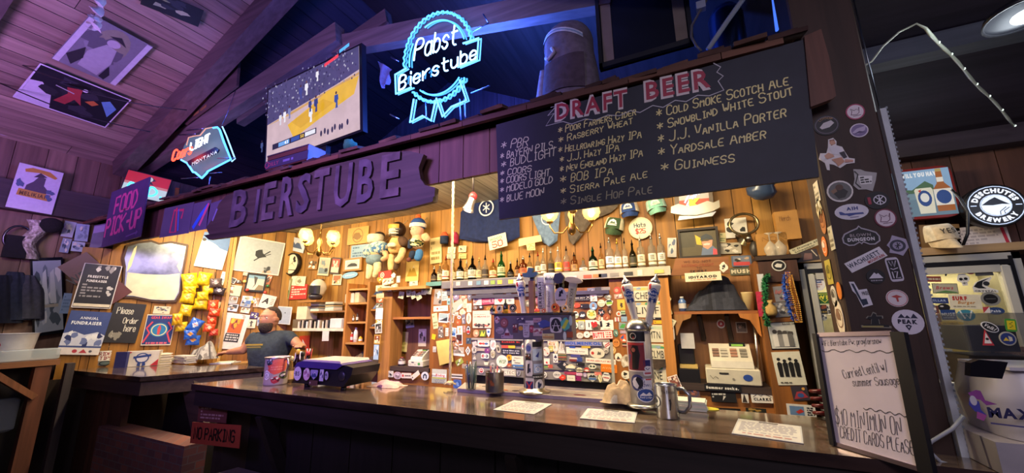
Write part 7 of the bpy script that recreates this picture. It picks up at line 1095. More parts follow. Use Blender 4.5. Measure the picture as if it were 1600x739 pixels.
for px,c,c2,lab in((698,'#23304c','#d8592c','navy drink cooler with an orange top pinned on the wall'),(714,'#a82c4c','#a82c4c','crimson drink sleeve pinned on the wall')):
 fr,a,b_=wf('B',px,373,11,18);b=MB('cloth');b.lathe([(a*.9,-b_,c),(a,-b_*.8,c),(a,b_*.3,c),(a*.9,b_*.45,c2),(a*.5,b_,c2)],(fr[0]+V((0,-.05,0)),V((1,0,0)),V((0,1,0)),V((0,0,1))),c,14);b.build('drink_sleeve',None,lab,'drink sleeve','sleeves on the wall')
WL=[(R4(425,355,449,378,0,2),'#e0d8c0',('fg','#4a4438'),'cream paper with small figures behind the top of the skier poster','paper'),([(452,368),(479,376),(475,395),(449,390)],'#c8ccd4',('l' if 0 else 'mt','#4a5a78'),'pale tilted photo above the round clock','photo'),([(438,433),(458,436),(452,467),(432,465)],'#8a8a5a',('ph','#b8b090','#5a6a3c'),'photo of two men right of the framed ski picture','photo'),(R4(456,431,478,446,1,1),'#e4dcc0',('em','#8a8468'),'cream note above the red notice','note'),(R4(500,402,517,430,1,3),'#c8c4a8',('ph','#d8b49a','#7a8a90'),'photo of a laughing person right of the clock','photo'),(R4(519,402,533,428,1,2),'#4a3a34',('ph','#c8503c','#d8c8b8'),'dark photo of a person in red and white','photo'),(R4(520,429,534,445,0,0),'#e4dcc8',('ph','#a86a48','#d8b890'),'white bordered snapshot over the helmet shelf','photo'),(R4(482,404,497,421,0,0),'#9a6c34',('bl','#3a2a18','#5a4224'),'small burnt wolf emblem on the wood','emblem'),([(545,357),(578,353),(575,379),(543,384)],'#c89a4c',('bl' if 0 else 'em','#8a6428'),'wooden plaque with engraved face above the framed car','plaque'),([(550,384),(577,381),(576,402),(548,405)],'#8aa8c0',('tx','#4a6a8a'),'pale blue number plate above the framed car','number plate'),(R4(673,373,691,413,-3,1),'#dcc890',('tx','#8a7440'),'aged letter pinned right of the dolls','paper'),(R4(635,409,655,440,-1,0),'#dcc070',('mt','#a8862c'),'yellow pennant paper under the pom-pom doll','paper'),(R4(700,386,712,396,0,0),'#e4dcc0',('em','#3a3834'),'left cream oval plate above the bottles','sticker'),(R4(717,384,729,394,0,0),'#e0d4a8',('em','#3a3834'),'right cream oval plate above the bottles','sticker'),(R4(699,397,712,404,0,0),'#d8ccb0',('tx','#6a6250'),'left label strip under the oval plates','note'),(R4(717,396,729,404,0,0),'#d8c070',('tx','#6a6250'),'right yellow label strip under the oval plates','note'),([(1132,342),(1166,340),(1168,370),(1134,373)],'#e4e0d4',('bl','#1c1a18','#2c2a26'),'photo of black and white cows behind the horn','photo'),(R4(1124,364,1134,379,0,0),'#d8cc98',('tx','#5a7a4c'),'small green note below the cows','note'),(R4(1125,380,1158,397,-1,0),'#b8b0a0',('bl','#2a2622','#5a5448'),'grey crowd photo below the cows','photo'),(R4(1143,400,1174,417,-1,0),'#5a6a88',('ph','#7a8298','#c8484c'),'photo of a person in white with a red hat above the MUSH sign','photo'),(R4(1042,372,1056,402,0,-2),'#c8c4c0',('bl','#5a6a8a','#e8e4dc'),'stack of pale papers left of the framed portrait','paper')]
for i,(c4,bg,kk,lab,cat)in enumerate(WL):wp(c4,bg,ko(*kk[:3],seed=i*5+2)if len(kk)>2 else ko(kk[0],kk[1],'#d8ccb0',i*5+2),lab,cat,k='B',group='pictures on the back wall',lift=.002*(1+i%3))
wp([(1140,419),(1176,417),(1177,429),(1141,431)],'#5a5a48',[('t','MUSH',0,0,.9,'#d8d0b8',3,1.8)],'grey sign with white capitals MUSH','sign',k='B',lift=.01)
wp([(1070,427.5),(1126,424),(1127,438),(1071,441)],'#e2d8bc',[('t','IDITAROD',0,-.05,.5,'#1c1a18',3,1.6),('t',"Alaska's",-.05,.62,.32,'#6a6454',0,.6),('L',1,-.7,-.75,.7,-.5,'#c87a5a')],'cream bumper sign with black race name over the dark nook','sign',k='F',lift=.0305)
flat('sticker','F',1130,418,13,15,0,'i','#e8e0d0',[('n',4,4,['#2a2826'],.3,-.5,-.5,.5,.5)],'white cut out face sticker on the board above the nook','sticker',lift=.0305)
wp([(453,446),(480,444),(480,467),(453,468)],'#c03a34',[('L',5,-.8,-.8,.85,.85,'#e8c8b8')],'red notice with white lines of print','sign',k='B')
t=thing('wall_clock','round black rimmed wall clock on the back wall','clock',at('B',457,430));fr,a,b_=wf('B',457.5,413,31,34)
fr=(fr[0]+V((.03,0,0)),fr[1],fr[2],fr[3]);r=b_
b=MB('plastic');b.lathe([(r,0),(r,.05),(r*.93,.06),(r*.88,.05)],fr,'#1c1510',32,False);b.build('rim',t)
b=MB('print');b.prism(ngon(r*.9,r*.9,32),fr,.035,'#e2d6b8');art(b,(fr[0]+fr[3]*.0352,fr[1],fr[2],fr[3]),r*.9,r*.9,[('n',5,12,['#1c1916'],.17,-.1,.15,.6,.75),('l',[(-.5,-.2),(0,.1),(.5,-.3)],.04,'#a8987a'),('p',[(-.6,-.5),(.6,-.62),(.55,-.7),(-.55,-.58)],'#2a2620'),('l',[(0,0),(.3,.4)],.04,'#17140f')]);b.build('dial',t)
t=thing('framed_photo','wooden framed car photo above the cubby shelf','picture',at('B',553,423));wp_=sheet('frame',BP,BN,[(539,405),(567,402),(567,422),(538,425)],'#b07c3c',[('r',-.78,-.72,.78,.72,'#efe6d8'),('r',-.6,-.5,.6,.5,'#b8bcc0'),('p',[(-.55,-.3),(-.4,.0),(-.1,.2),(.3,.15),(.55,-.1),(.55,-.35)],'#22201f')],None,None,parent=t,t=.025)
flat('sticker','B',547,430,24,10,4,'o','#8ab8e0',[('t1' if 0 else 'L',1,-.6,-.3,.6,.3,'#e8f0f8')],'pale blue oval sticker on the wall above the cubby shelf','sticker',lift=.002)
wp(R4(440,478,467,505,2,3),'#c0c8d0',[('r',-.9,-.9,.9,.9,'#a8b4c0'),('c',.3,.3,.08,'#2a2c30')],'large pale poster leaning on the media shelf behind the bartender',rim='#e4e0d4',k='B',lift=.1)
wp(R4(490,436,505,462,0,1),'#4a2c22',[('t','MOVIES',0,.1,.2,'#d8ccb8',1,1.7),('n',6,3,['#8a6a48','#c8a878'],.2,-.9,.4,.9,.9)],'brown poster behind the white helmet',k='B',lift=.004)
c=at('B',511,452)+V((0,-.14,0));t=thing('ski_helmet','white and dark visored helmet on the small wall shelf','helmet',c-V((0,0,.13)))
b=MB('gloss');b.ball(c,(.1,.11,.13),'#d8d0c0',18,12,lambda q,d:q if d.z>-.2 else V((q.x*.9,q.y*.9,q.z*.9)));b.build('shell',t)
b=MB('plastic');b.grid(lambda u,v:tuple(c+V((-.106*math.cos(.35+u*2.4),-.118*math.sin(.35+u*2.4),-.075+.11*v))),14,5,'#17161c');b.build('visor',t);b=MB('plastic');b.ball(c+V((0,-.03,-.11)),(.085,.09,.05),'#2a2834',14,8);b.build('chin_guard',t)
p=c-V((0,0,.17));b=MB('woodx');b.box((p.x-.03,YB-.15,p.z),(.36,.26,.025),'#a87438');b.build('helmet_shelf',None,'small wooden shelf under the white helmet','shelf')
z=zd+.016;k=0
for px0,hh,n in((486,40,9),(509,38,8)):
 for i in range(n):
  p=onY(px0+9,500,3.56);b=MB('gloss');b.box((p.x,3.58,z2+.016+i*.0145+.001),(.155,.14,.0135),['#d8d0b8','#b8c0b0','#3a3834','#c8a878','#8a9a8c','#e4dccc'][(i*5+k)%6],.05*math.sin(i*2.3+k));b.build('disc_case',None,ORD[i]+' disc case from the bottom in the '+('left' if px0==486 else 'right')+' stack','disc case','disc cases stacked on the upper board');
 k+=1
for i in range(16):
 px=470+i*3.1;p=onY(px,508,3.47);h=.1 if i%4 else .085;b=MB('gloss');b.box((p.x,3.5,z+h/2+.001),(.018,.13,h),['#d8d0c0','#1f1d1c','#c8bca8','#2c3034','#e8e4dc','#8a7a60'][(i*7)%6],.12*math.sin(i*1.7));b.build('disc_case',None,(ORD[i]if i<14 else['second last','last'][i-14])+' standing disc case from the left on the white edged shelf','disc case','disc cases standing on the media shelf')
p=onY(527,508,3.46);b=MB('paint');b.box((p.x,3.5,z+.06),(.2,.14,.12),'#c8ccc8',bev=.006);b.build('disc_box',None,'pale box at the right end of the media shelf','box')
p=onY(466,486,3.5);b=MB('paint');b.box((p.x+.1,3.56,z+.2),(.2,.16,.17),'#d8cca8');b.box((p.x+.1,3.56,z+.06),(.26,.2,.11),'#6a5a4a');b.build('document_box',None,'cream document box on dark cases left of the disc stacks','box')
wp(R4(468,525,484,545,-1,0),'#c83a24',[('p',[(-.4,.5),(.5,-.7),(-.3,-.7)],'#efe4dc')],'red sheet with white triangle right of the bartender','sign',k='B')
wp([(498,517),(515,517),(513,531),(510,532)],'#d0ccc4',[],'hanging white paper corner under the media shelf','paper',k='F',lift=.0)
def bottle2(c,h,r,col,capc,lab,nm='plastic_bottle',cat='bottle'):t=thing(nm,lab,cat,c);b=MB('gloss');b.lathe([(r,0),(r,h*.7),(r*.5,h*.85),(r*.45,h*.9)],up(c),col,14);b.build('body',t);b=MB('plastic');b.lathe([(r*.5,h*.88),(r*.5,h)],up(c),capc,10);b.build('cap',t);b=MB('print');b.lathe([(r*1.02,h*.2),(r*1.02,h*.55)],up(c),'#d8d4cc',14,False);b.build('label_band',t)
zq=XZ(558,537)[1]+.012;p=onY(555,535,3.5);bottle2(V((p.x,3.5,zq)),.17,.025,'#e8e8e4','#d8d8d4','white spray bottle in the bottom cubby')
p=onY(547,535,3.5);bottle2(V((p.x,3.52,zq)),.11,.022,'#c83c30','#e8e4dc','red and white bottle left of the spray bottle');p=onY(563,535,3.5);bottle2(V((p.x,3.5,zq)),.07,.024,'#d8a01c','#d8a01c','yellow tub right of the spray bottle','tub','tub')
for i,(px,w,h,c)in enumerate(((548,.07,.11,'#d8d0bc'),(555,.06,.12,'#e4dccc'),(563,.07,.13,'#c8b898'))):p=onY(px,470,3.52);zq=XZ(558,474)[1]+.012;b=MB('paint');b.box((p.x,3.52,zq+h/2),(w,.12,h),c,bev=.004);b.build('carton',None,ORD[i]+' pale carton from the left in the second cubby','carton','cartons in the cubby')
for i,px in enumerate((546,552,558)):p=onY(px,500,3.5);zq=XZ(558,504)[1]+.012;bottle2(V((p.x,3.5,zq)),.06+.02*i,.014,['#2a2620','#6a4a2c','#3a3430'][i],'#17161a',ORD[i]+' small dark vial from the left in the third cubby','vial','vial')
def heap(c,W,D,H,cols,nm,lab,cat,sd):
 rn=random.Random(sd);ph=[rn.uniform(0,6)for _ in range(5)];b=MB('cloth')
 b.grid(lambda u,v:(c.x+W*(u-.5)*(1+.08*math.sin(8*v+ph[0])),c.y+D*(v-.5),c.z+H*max(.02,min(1,5*u,5*(1-u),5*v,5*(1-v))*(.7+.22*math.sin(7*u+ph[1])+.16*math.sin(9*v+5*u+ph[2])))),18,12,lambda u,v:cols[int(abs(3*math.sin(6*u+ph[3])+2*math.sin(7*v+ph[4])))%len(cols)]);b.build(nm,None,lab,cat)
xm=(xc1+xa)/2
for y,cs,lab in((462,['#2c3a54','#3a4a68'],'folded navy garment in the upper clothing bay'),(484,['#23283a','#6a7a98','#17181f'],'patterned dark blue garments in the middle clothing bay'),(512,['#2a2c38','#8a8a90','#1c1c24'],'dark patterned garment in the lower clothing bay')):heap(V((xm,3.55,XZ(585,y)[1]+.012)),(xa-xc1)*.85,.2,.1,cs,'folded_garment',lab,'clothes',y)
heap(V((xm-.15,3.55,1.052)),.5,.22,.13,['#4a3a2c','#5a4a38','#2a2c34','#6a5640'],'jacket_pile','brown and dark jackets piled on the low counter','clothes',4)
heap(V((xm-.75,3.55,1.052)),.3,.16,.07,['#17161a','#2a2a30'],'black_gear','black gear lying on the low counter behind the cooler box','gear',7)
def register(c,W,D,H,lab,c1='#cfc8b4',c2='#b8b09c',badge='#2a4a9a'):
 t=thing('cash_register',lab,'cash register',c);f=frame((c.x-W/2,c.y-D/2,c.z),(1,0,0),(0,0,1))
 b=MB('plastic');b.box((c.x,c.y,c.z+H*.21),(W,D,H*.4),c1,bev=.008);b.build('cash_drawer',t)
 b=MB('plastic');s=frame((c.x-W*.38,c.y,c.z+H*.42),(0,1,0),(0,0,1));b.prism([(-D*.45,0),(D*.45,0),(D*.45,H*.56),(D*.1,H*.58),(-D*.4,H*.17)],s,W*.78,c1);b.build('keyboard_case',t)
 fk=frame((c.x,c.y-D*.15,c.z+H*.80),(1,0,0),V((0,D*.5,H*.41)));b=MB('plastic')
 for g,(gx,cc)in enumerate(((-.26,'#8a6a5a'),(-.1,'#b8b0a0'),(.08,'#a87a64'),(.26,'#8a8478'))):
  for i in range(3):
   for j in range(3):b.prism([(W*(gx-.05)+i*W*.042-.006,-.05+j*.03),(W*(gx-.05)+i*W*.042+W*.028,-.05+j*.03),(W*(gx-.05)+i*W*.042+W*.028,-.03+j*.03),(W*(gx-.05)+i*W*.042-.006,-.03+j*.03)],fk,.008,cc)
 b.build('keys',t);b=MB('plastic');b.box((c.x+W*.17,c.y+D*.12,c.z+H*.97),(W*.3,D*.2,H*.12),'#23231f');b.build('display_case',t);b=MB('emit_.8');b.box((c.x+W*.17,c.y+D*.015,c.z+H*.97),(W*.22,.004,H*.05),'#a8d84a');b.build('display',t)
 fd=(f[0]-V((0,.002,0)),f[1],f[2],f[3]);b=MB('print');art(b,(fd[0]+fd[1]*W/2+fd[2]*H*.21,fd[1],fd[2],fd[3]),W/2,H*.2,[('e',.52,-.02,.17,.4,badge),('r',-.5,.3,-.15,.5,'#2a2824'),('c',0,-.25,.14,'#8a8478'),('l',[(-.85,.1),(-.75,-.3),(-.65,.0),(-.55,-.25)],.06,'#5a5448')],.001);b.build('drawer_badges',t)
register(V(((onY(1103,595,3.5).x+onY(1189,595,3.5).x)/2,3.52,zc2+.006)),onY(1189,595,3.4).x-onY(1103,595,3.4).x,.26,.29,'beige cash register in the right hutch')
p=onY(655,570,3.5);register(V((p.x,3.54,zc+.004)),.2,.22,.17,'pale cash register with green badge in the left nook','#d8d4c0','#b8b4a0','#4a9a4c')
p=onY(623,570,3.45);bottle2(V((p.x,3.5,zc+.004)),.09,.04,'#5a4a50','#8a3a34','dark canister left of the pale cash register','canister','canister')
HB=(0,3.678,0)
for c4,bg,kk,lab,cat in((R4(619,517,637,548,2,0),'#d8cc7a',ko('tx','#a89a4c'),'yellow writing pad sheet on the back of the left nook','note'),(R4(654,514,666,541,0,0),'#d0c4ac',ko('bl','#5a5248','#a89a88'),'calendar sheet behind the pale cash register','note'),(R4(634,500,647,513,-2,0),'#b8c0cc',ko('bl','#5a6a8a'),'pale blue note under the shelf of the left nook','note'),(R4(624,475,632,482,2,0),'#b0a8a0',ko('em','#6a6058'),'grey note above the shelf of the left nook','note'),(R4(614,500,620,512,2,0),'#d8ccb0',ko('tx','#8a8068'),'narrow cream note at the left of the nook','note')):sheet(cat,HB,BN,c4,bg,kk,lab,cat,'notes in the left nook',.002)
for i,(x,y,rot)in enumerate(((629,461,-12),(641,458,8),(648,461,22),(656,463,25),(664,455,-6),(672,454,-10),(606,451,4),(620,450,10))):flat('banknote','F',x,y,8,11,rot,'b','#d0cca8',ko('em','#7a8460','#a8a888',i),ORD[i]+' banknote from the left pinned along the nook top' if 0 else 'pinned dollar note, number '+str(0)if 0 else['hanging note at the left nook corner','short note beside it under the shelf top','slanted note in the middle of the nook top','slanted note right of the middle','pale note near the right of the nook top','note at the far right of the nook top','note on top of the left upright','note over the nook top edge'][i],'banknote','banknotes pinned over the left nook',lift=.02)
stickers('F',(520,480,4.345),[(400,452,36,42,0,'b','#e0dcd0',('em','#2a2826','#6a6862'),'white square sticker with dark emblem'),(447,462,56,50,0,'o','#c8b0b8',('em','#8a7a80','#e0d0d8'),'pale pink round sticker'),(507,463,66,36,2,'b','#e0d4c4',[('r',-.9,-.2,-.5,.2,'#c03030'),('r',-.8,-.5,-.6,.5,'#c03030'),('L',1,-.3,-.4,.9,.4,'#6a5a50')],'white sticker with a red cross'),(568,460,60,32,35,'b','#e8dcc8',('t1','#3a3430'),'slanted white word sticker'),(633,465,52,58,0,'o','#d8dce0',[('p',[(-.5,-.6),(-.5,.2),(0,.6),(.5,.2),(.5,-.6),(.2,-.6),(.2,.1),(-.2,.1),(-.2,-.6)],'#1f2c44')],'white round sticker with dark arch')],'below the left nook counter','stickers below the left nook',.016)
stickers('F',(585,420,8.69),[(150,270,110,80,0,'b','#d8d4a8',('em','#6a7a50'),'green white note'),(150,370,100,60,3,'b','#d8c89c',('tx','#8a8050'),'tan note'),(145,430,90,60,0,'b','#b8683c',('bl','#e0b080','#6a3018'),'rust photo'),(140,500,90,60,0,'b','#8a8a70',('bl','#c83c30','#2a2a24'),'red green photo'),(140,610,95,150,0,'b','#dcdce4',('t1','#a8a8b8'),'white paper note'),(140,720,90,60,0,'b','#d8a83c',('bl','#8a4a2c'),'amber photo'),(215,90,170,100,3,'b','#c02c24',[('o',-.4,0,.6,.2,'#e8d8c8'),('c',-.4,0,.25,'#e8d8c8')],'bright red sticker with a ring'),(150,165,80,80,0,'s','#c89a30',('em','#8a6414'),'gold shield sticker'),(330,100,60,70,0,'i','#d8dce0',('em','#8a9098'),'white cut sticker'),(290,170,80,80,10,'b','#c8c0a8',('bl','#3a3834'),'grey banded note'),(215,180,70,90,0,'b','#d8c8b0',('bl','#4a3a34','#b86a4c'),'cream photo'),(395,150,50,90,0,'b','#a8b4b8',('bl','#5a6a70'),'pale blue strip note'),(250,275,110,60,-5,'b','#e0dcc8',('tx','#8a8470'),'white scrap note'),(600,205,110,60,2,'b','#c8c8b0',('em','#7a8068'),'grey green note'),(340,250,70,70,15,'b','#d8d0b0',('em','#6a6a50'),'tilted cream note')],'on and above the left upright of the nook','slips on the left upright',.085)
stickers('F',(520,480,4.345),[(348,140,46,70,6,'b','#e4dcc8',('ph','#3a3834','#8a8478'),'white bordered dark photo'),(340,215,42,62,0,'b','#d8a848',('ph','#8a4a2c','#e8d8a8'),'amber bordered photo'),(333,300,34,100,0,'b','#a8c4d8',('bl','#3a5a78','#e8e4dc'),'pale blue card note'),(326,405,42,56,0,'o','#e8dcc8',[('c',0,0,.82,'#c85a34'),('p',[(-.3,-.5),(0,.4),(.3,-.5)],'#3a2a24')],'orange round sticker with a white rim')],'low on the left upright of the nook','slips on the left upright',.085)
heap(V(((xh0+xh1)/2+.02,3.56,zs2+.012)),.42,.2,.26,['#2c2e3a','#383a46','#24252e'],'dark_bag','dark patterned bag filling the upper nook of the right hutch','bag',3)
p=onY(1063,485,3.5);bottle2(V((p.x+.02,3.5,zs2+.012)),.12,.03,'#5a7ab0','#d8d4cc','blue and white can at the left of the dark bag','can','can');p=onY(1171,485,3.5);b=MB('gloss');b.lathe([(.032,0),(.042,.13),(.044,.14)],up((p.x,3.5,zs2+.012)),'#c8b080',16);b.build('paper_cup',None,'tan paper cup at the right of the dark bag','cup')
HB2=(0,3.668,0)
fr,a,b_=qf(HB2,BN,R4(1120,499,1133,513));b=MB('print');b.prism(ngon(a,b_,20),fr,.002,'#e4d8c8');art(b,(fr[0]+fr[3]*.002,fr[1],fr[2],fr[3]),a,b_,[('c',0,0,.8,'#b83428'),('p',[(-.3,-.3),(0,.4),(.3,-.1)],'#e4d8c8')]);b.build('sticker',None,'red round sticker on the back of the right hutch','sticker')
sheet('photo',HB2,BN,R4(1150,503,1167,520),'#d8ccb0',ko('ph','#4a4238','#8a7a68',3),'small bordered photo on the back of the right hutch','photo')
p=onY(1077,600,3.5);z0=zc2+.006
b=MB('plastic');b.box((p.x+.01,3.5,z0+.05),(.15,.16,.1),'#17161a');b.use('print').box((p.x+.01,3.53,z0+.11),(.13,.1,.03),'#d8b868');b.build('card_file',None,'black file box of cream cards left of the beige register','file box')
b=MB('plastic');b.box((p.x,3.58,z0+.2),(.12,.1,.16),'#1f1e22',bev=.01);b.use('print').box((p.x+.02,3.52,z0+.31),(.1,.05,.12),'#d0ccc4');b.build('charger_tower',None,'black box with white papers stacked behind the card file','box')
b=MB('metal');b.tube([V((xh1-.05,3.5,z0+.02)),V((xh1-.03,3.55,zs2-.05))],.012,'#d8d4cc',8);b.build('white_rod',None,'white rod leaning at the right side of the hutch','rod')
AP=[([(1101,599),(1158,601),(1157,612),(1100,608)],'#17171a',[('t','Summer sucks.',0,0,.75,'#e4e0d8',3,1.8)],'black sticker reading Summer sucks below the register',.029),(R4(1111,612,1150,627,1),'#1c1b1c',[('L',2,-.9,-.2,.2,.9,'#c8c4bc'),('p',[(-.1,-.7),(.2,.2),(.0,.3)],'#d8d4cc')],'black sticker with white words under the first',.018),(R4(1157,612,1168,628,1,-2),'#e0d8cc',[('p',[(-.8,-.9),(-.2,.8),(.6,-.9)],'#3a302c')],'white sticker with dark wedge right of the black ones',.019),(R4(1173,612,1208,628,1),'#e8e4dc',[('l',[(-.8,.1),(-.4,.7),(-.1,.3),(.2,.8),(.8,.1)],.1,'#1c1b1c'),('t','CLARKS',0,-.3,.5,'#1c1b1c',2,1.6)],'white sticker with peaks and black capitals below the register',.02),(R4(1075,603,1093,621,0),'#6a4a48',ko('em','#3a4a7a','#a86a5a',4),'dull round motif card at the left of the apron',.018),(R4(1118,636,1157,645,2),'#141416',[('t1' if 0 else 'L',1,-.8,-.4,.8,.4,'#5a5850')],'long black sticker just above the bar top',.018),(R4(1165,636,1197,646,2),'#23241c',[('n',5,5,['#a8843c','#5a7a3c'],.4)],'dark sticker with yellow green picture above the bar top',.018)]
for c4,bg,ops,lab,lf in AP:sheet('sticker',(0,3.425,0),BN,c4,bg,ops,lab,'sticker','stickers on the right hutch apron',.0015,'print',None,None,0,lf)
SPN=(0,3.348,0)
for c4,bg,ops,lab,cat in(([(1199,504),(1244,502),(1248,545),(1204,546)],'#c8c8c4',[('n',4,2,['#3a3a3a','#8a8a88'],.3,-.8,-.3,.8,.3)]+[('c',-.55+.35*i,.3-.05*i,.17,'#4a4644')for i in range(4)]+[('p',[(-.75+.35*i,-.8),(-.75+.35*i,.1),(-.4+.35*i,.1),(-.38+.35*i,-.8)],['#e0dcd8','#8a8888','#d0ccc8','#6a6868'][i])for i in range(4)]+[('t','BAND OF',.55,.85,.12,'#2a2a2a',1)],'black framed grey photo of four singers','photo'),([(1207,550),(1252,549),(1258,601),(1214,602)],'#e0dccc',[('c',-.6+.4*i,.55-.1*(i%2),.13,'#1c1b1c')for i in range(4)]+[('p',[(-.75+.4*i,-.5),(-.78+.4*i,.3),(-.62+.4*i,.42),(-.42+.4*i,.3),(-.48+.4*i,-.5)],'#1c1b1c')for i in range(4)]+[('L',1,-.8,-.9,.0,-.78,'#5a5650')],'white poster with black silhouettes of a group','poster'),([(1236,603),(1262,603),(1264,625),(1239,626)],'#3a3440',[('p',[(-.9,-.8),(-.4,.2),(.3,.3),(.9,-.6)],'#a83c4c'),('c',.5,.6,.2,'#d8a050'),('e',0,-.3,.4,.3,'#3a5a9a')],'small dark poster with a red tent shape','poster'),([(1208,448),(1232,446),(1236,470),(1211,472)],'#8a8890',[('n',12,3,['#d8d4d8','#4a4850','#a8686a'],.22)],'grey crowd photo between the boas, upper','photo'),([(1211,473),(1236,471),(1240,494),(1208,496)],'#7a7880',[('n',12,6,['#c8c8d0','#3a3a44','#a89a8a'],.22)],'grey street photo between the boas, lower','photo')):
 sheet(cat,SPN,BN,c4,bg,ops,lab,cat,'pictures on the hutch side panel',.003,'print','#17161a' if 'framed' in lab else None)
wp_=sheet('sticker',SPN,BN,[(1229,630),(1274,634),(1275,653),(1230,650)],'#e0dcdc',[('r',-.8,-.7,.2,.7,'#6a8ab8'),('p',[(-.4,-.2),(.0,.3),(.2,-.1),(-.2,-.5)],'#c03a34'),('L',4,.4,-.7,.9,.7,'#2a2a2c')],'white skater sticker low on the hutch side panel','sticker')
def boa(pts,col,lab,r=.03):
 rn=random.Random(5);P=[onY(x,y,3.31)for x,y in pts];t=thing('feather_boa',lab,'feather boa',P[-1]);b=MB('fuzz');n=90
 b.tube(P,r*.4,col,6)
 for i in range(n*5):
  s=rn.random()*(len(P)-1);k=int(s);c=P[k]+(P[min(k+1,len(P)-1)]-P[k])*(s-k);d=V((rn.gauss(0,1),rn.gauss(0,1),rn.gauss(0,1))).normalized();u=d.orthogonal()*.006
  b.add([c+u,c-u,c+d*r],[[0,1,2]],col)
 b.build('feathers',t)
boa([(1199,430),(1195,440),(1195,465),(1197,490),(1200,510)],'#1f6a3c','green feather boa hanging on the hutch side panel');boa([(1229,427),(1227,445),(1230,465),(1236,485),(1243,500)],'#2c55b8','blue feather boa hanging beside the gold beads')
for i,(dx,c)in enumerate(((0,'#c88a34'),(5,'#a8642c'),(10,'#d8a050'))):
 b=MB('gloss');P=[onY(x+dx*.6,y,3.3)for x,y in((1228,426),(1229,450),(1236,480),(1243,503),(1247,503),(1243,475),(1236,450),(1231,428))]
 for k in range(len(P)-1):
  for j in range(9):b.ball(P[k]+(P[k+1]-P[k])*(j/9),.0055,c,6,4)
 b.build('bead_necklace',None,['gold bead necklace nearest the blue boa','copper bead necklace in the middle','pale gold bead necklace outermost'][i],'beads','bead necklaces')
c=onY(1204,482,3.31);b=MB('cloth');b.lathe([(.03,-.05),(.04,-.03),(.036,.01),(.012,.035),(.02,.06)],up(c),'#b8965a',12);b.build('pouch',None,'small tan cloth pouch by the green boa','pouch')
b=MB('print');p=onY(1190,445,3.33);b.box((p.x,3.335,p.z),(.04,.012,.16),'#c8c8d0');p2=onY(1189,475,3.33);b.use('cloth').box((p2.x,3.335,p2.z),(.045,.014,.18),'#b82c4c');b.build('hanging_pennant',None,'white blue and red hanging strip left of the green boa','pennant')
b=MB('woodx');p=onY(1215,402,3.33);b.box((p.x,3.42,p.z),(.28,.2,.03),'#3a2820');b.build('glass_ledge',None,'dark wooden ledge carrying upturned glasses','shelf');zg=p.z+.015
b=MB('woodz');q=onY(1216,423,3.34);b.box((q.x,3.34,q.z),(.24,.012,.16),'#4a2c24');b.build('dark_plaque',None,'dark red wooden plaque under the glass ledge','plaque')
flat('sticker','F',1213,417,22,17,0,'o','#d8d4d0',[('e',0,0,.85,.82,'#1c1b1e'),('p',[(-.6,.0),(-.2,.4),(.5,.2),(.3,-.4),(-.4,-.3)],'#d8d4d0')],'round black and white sticker on the dark plaque','sticker',lift=.09)
for px,lab in((1206,'left upturned wine glass on the dark ledge'),(1220,'right upturned wine glass on the dark ledge')):
 c=V((onY(px,398,3.4).x,3.4,zg));t=thing('wine_glass',lab,'glass',c,'upturned glasses');b=MB('clear_g');b.lathe([(.03,0),(.045,.04),(.045,.07),(.02,.105),(.006,.12)],up(c),'#d8d0c0',16,False);b.build('bowl',t);b=MB('clear_g');b.lathe([(.005,.115),(.005,.17),(.032,.182)],up(c),'#d8d0c0',14);b.build('stem',t)
for c4,lab,w_ in(([(1178,369),(1226,366),(1228,399),(1182,402)],'open cardboard flap with faint writing behind the glasses','NO'),([(1207,336),(1243,331),(1246,376),(1212,378)],'tall cardboard box side with faint writing','Merch')):sheet('cardboard_box',(0,3.6,0),BN,c4,'#b5823f',[('w',w_,-.6,.3,.35,.9,.05,'#8a5c2c')],lab,'box',None,.09,'paint')
sheet('sign',(0,3.385,0),BN,[(1232,391),(1286,369),(1290,378),(1238,399)],'#c8c0a0',[('t','It Dumps at',-.1,.4,.55,'#2c2a24',1,1.5),('t','Schweitzer',-.2,-.5,.55,'#2c2a24',1,1.2)],'slanted grey bumper strip above the cooler corner','sign')
sheet('photo',(0,3.389,0),BN,[(1238,395),(1276,388),(1280,405),(1246,410)],'#3a3034',[('p',[(-.4,-.8),(-.1,.5),(.5,.3),(.4,-.8)],'#7a5a58'),('p',[(.5,.9),(.6,.9),(.9,-.4),(.8,-.4)],'#d8c8b0')],'dark photo under the slanted bumper strip','photo')
t=thing('beer_sign','glowing mountain beer sign above the framed portrait','lit sign',onY(1085,345,3.6));q=[(1052,303),(1110,297),(1112,326),(1056,332)]
sheet('picture_panel',(0,3.62,0),BN,[(1052,292),(1112,286),(1115,330),(1056,336)],'#6a5a4c',[('r',-.75,-.7,.8,1,'#c8b8b8'),('r',-.75,-.7,.8,-.1,'#b8503c')],None,None,parent=t,t=.03);b=MB('wood');b.box((onY(1085,320,3.66).x,3.66,onY(1085,320,3.66).z),(.2,.07,.1),'#3a2c24');b.build('wall_bracket',t)
fr,a,b_=qf((0,3.585,0),BN,[(1052,292),(1112,286),(1115,330),(1056,336)]);b=MB('emit_1.6');[b.ribbon([(x*a,y*b_)for x,y in l],fr,.014,'#e8ecff',.002)for l in([(-.5,-.75),(-.1,.2),(.1,.1),(.4,.9),(.6,.6)],[(-.3,-.6),(.1,.4),(.3,.3),(.6,.95)],[(-.45,-.2),(-.1,.6),(0,.4)])];art(b,fr,a,b_,[('t','K',.15,-.35,.62,'#e8d83c',4),('r',-.2,-1.05,.5,-.9,'#d8c83c')],.004);b.build('lit_lines',t)
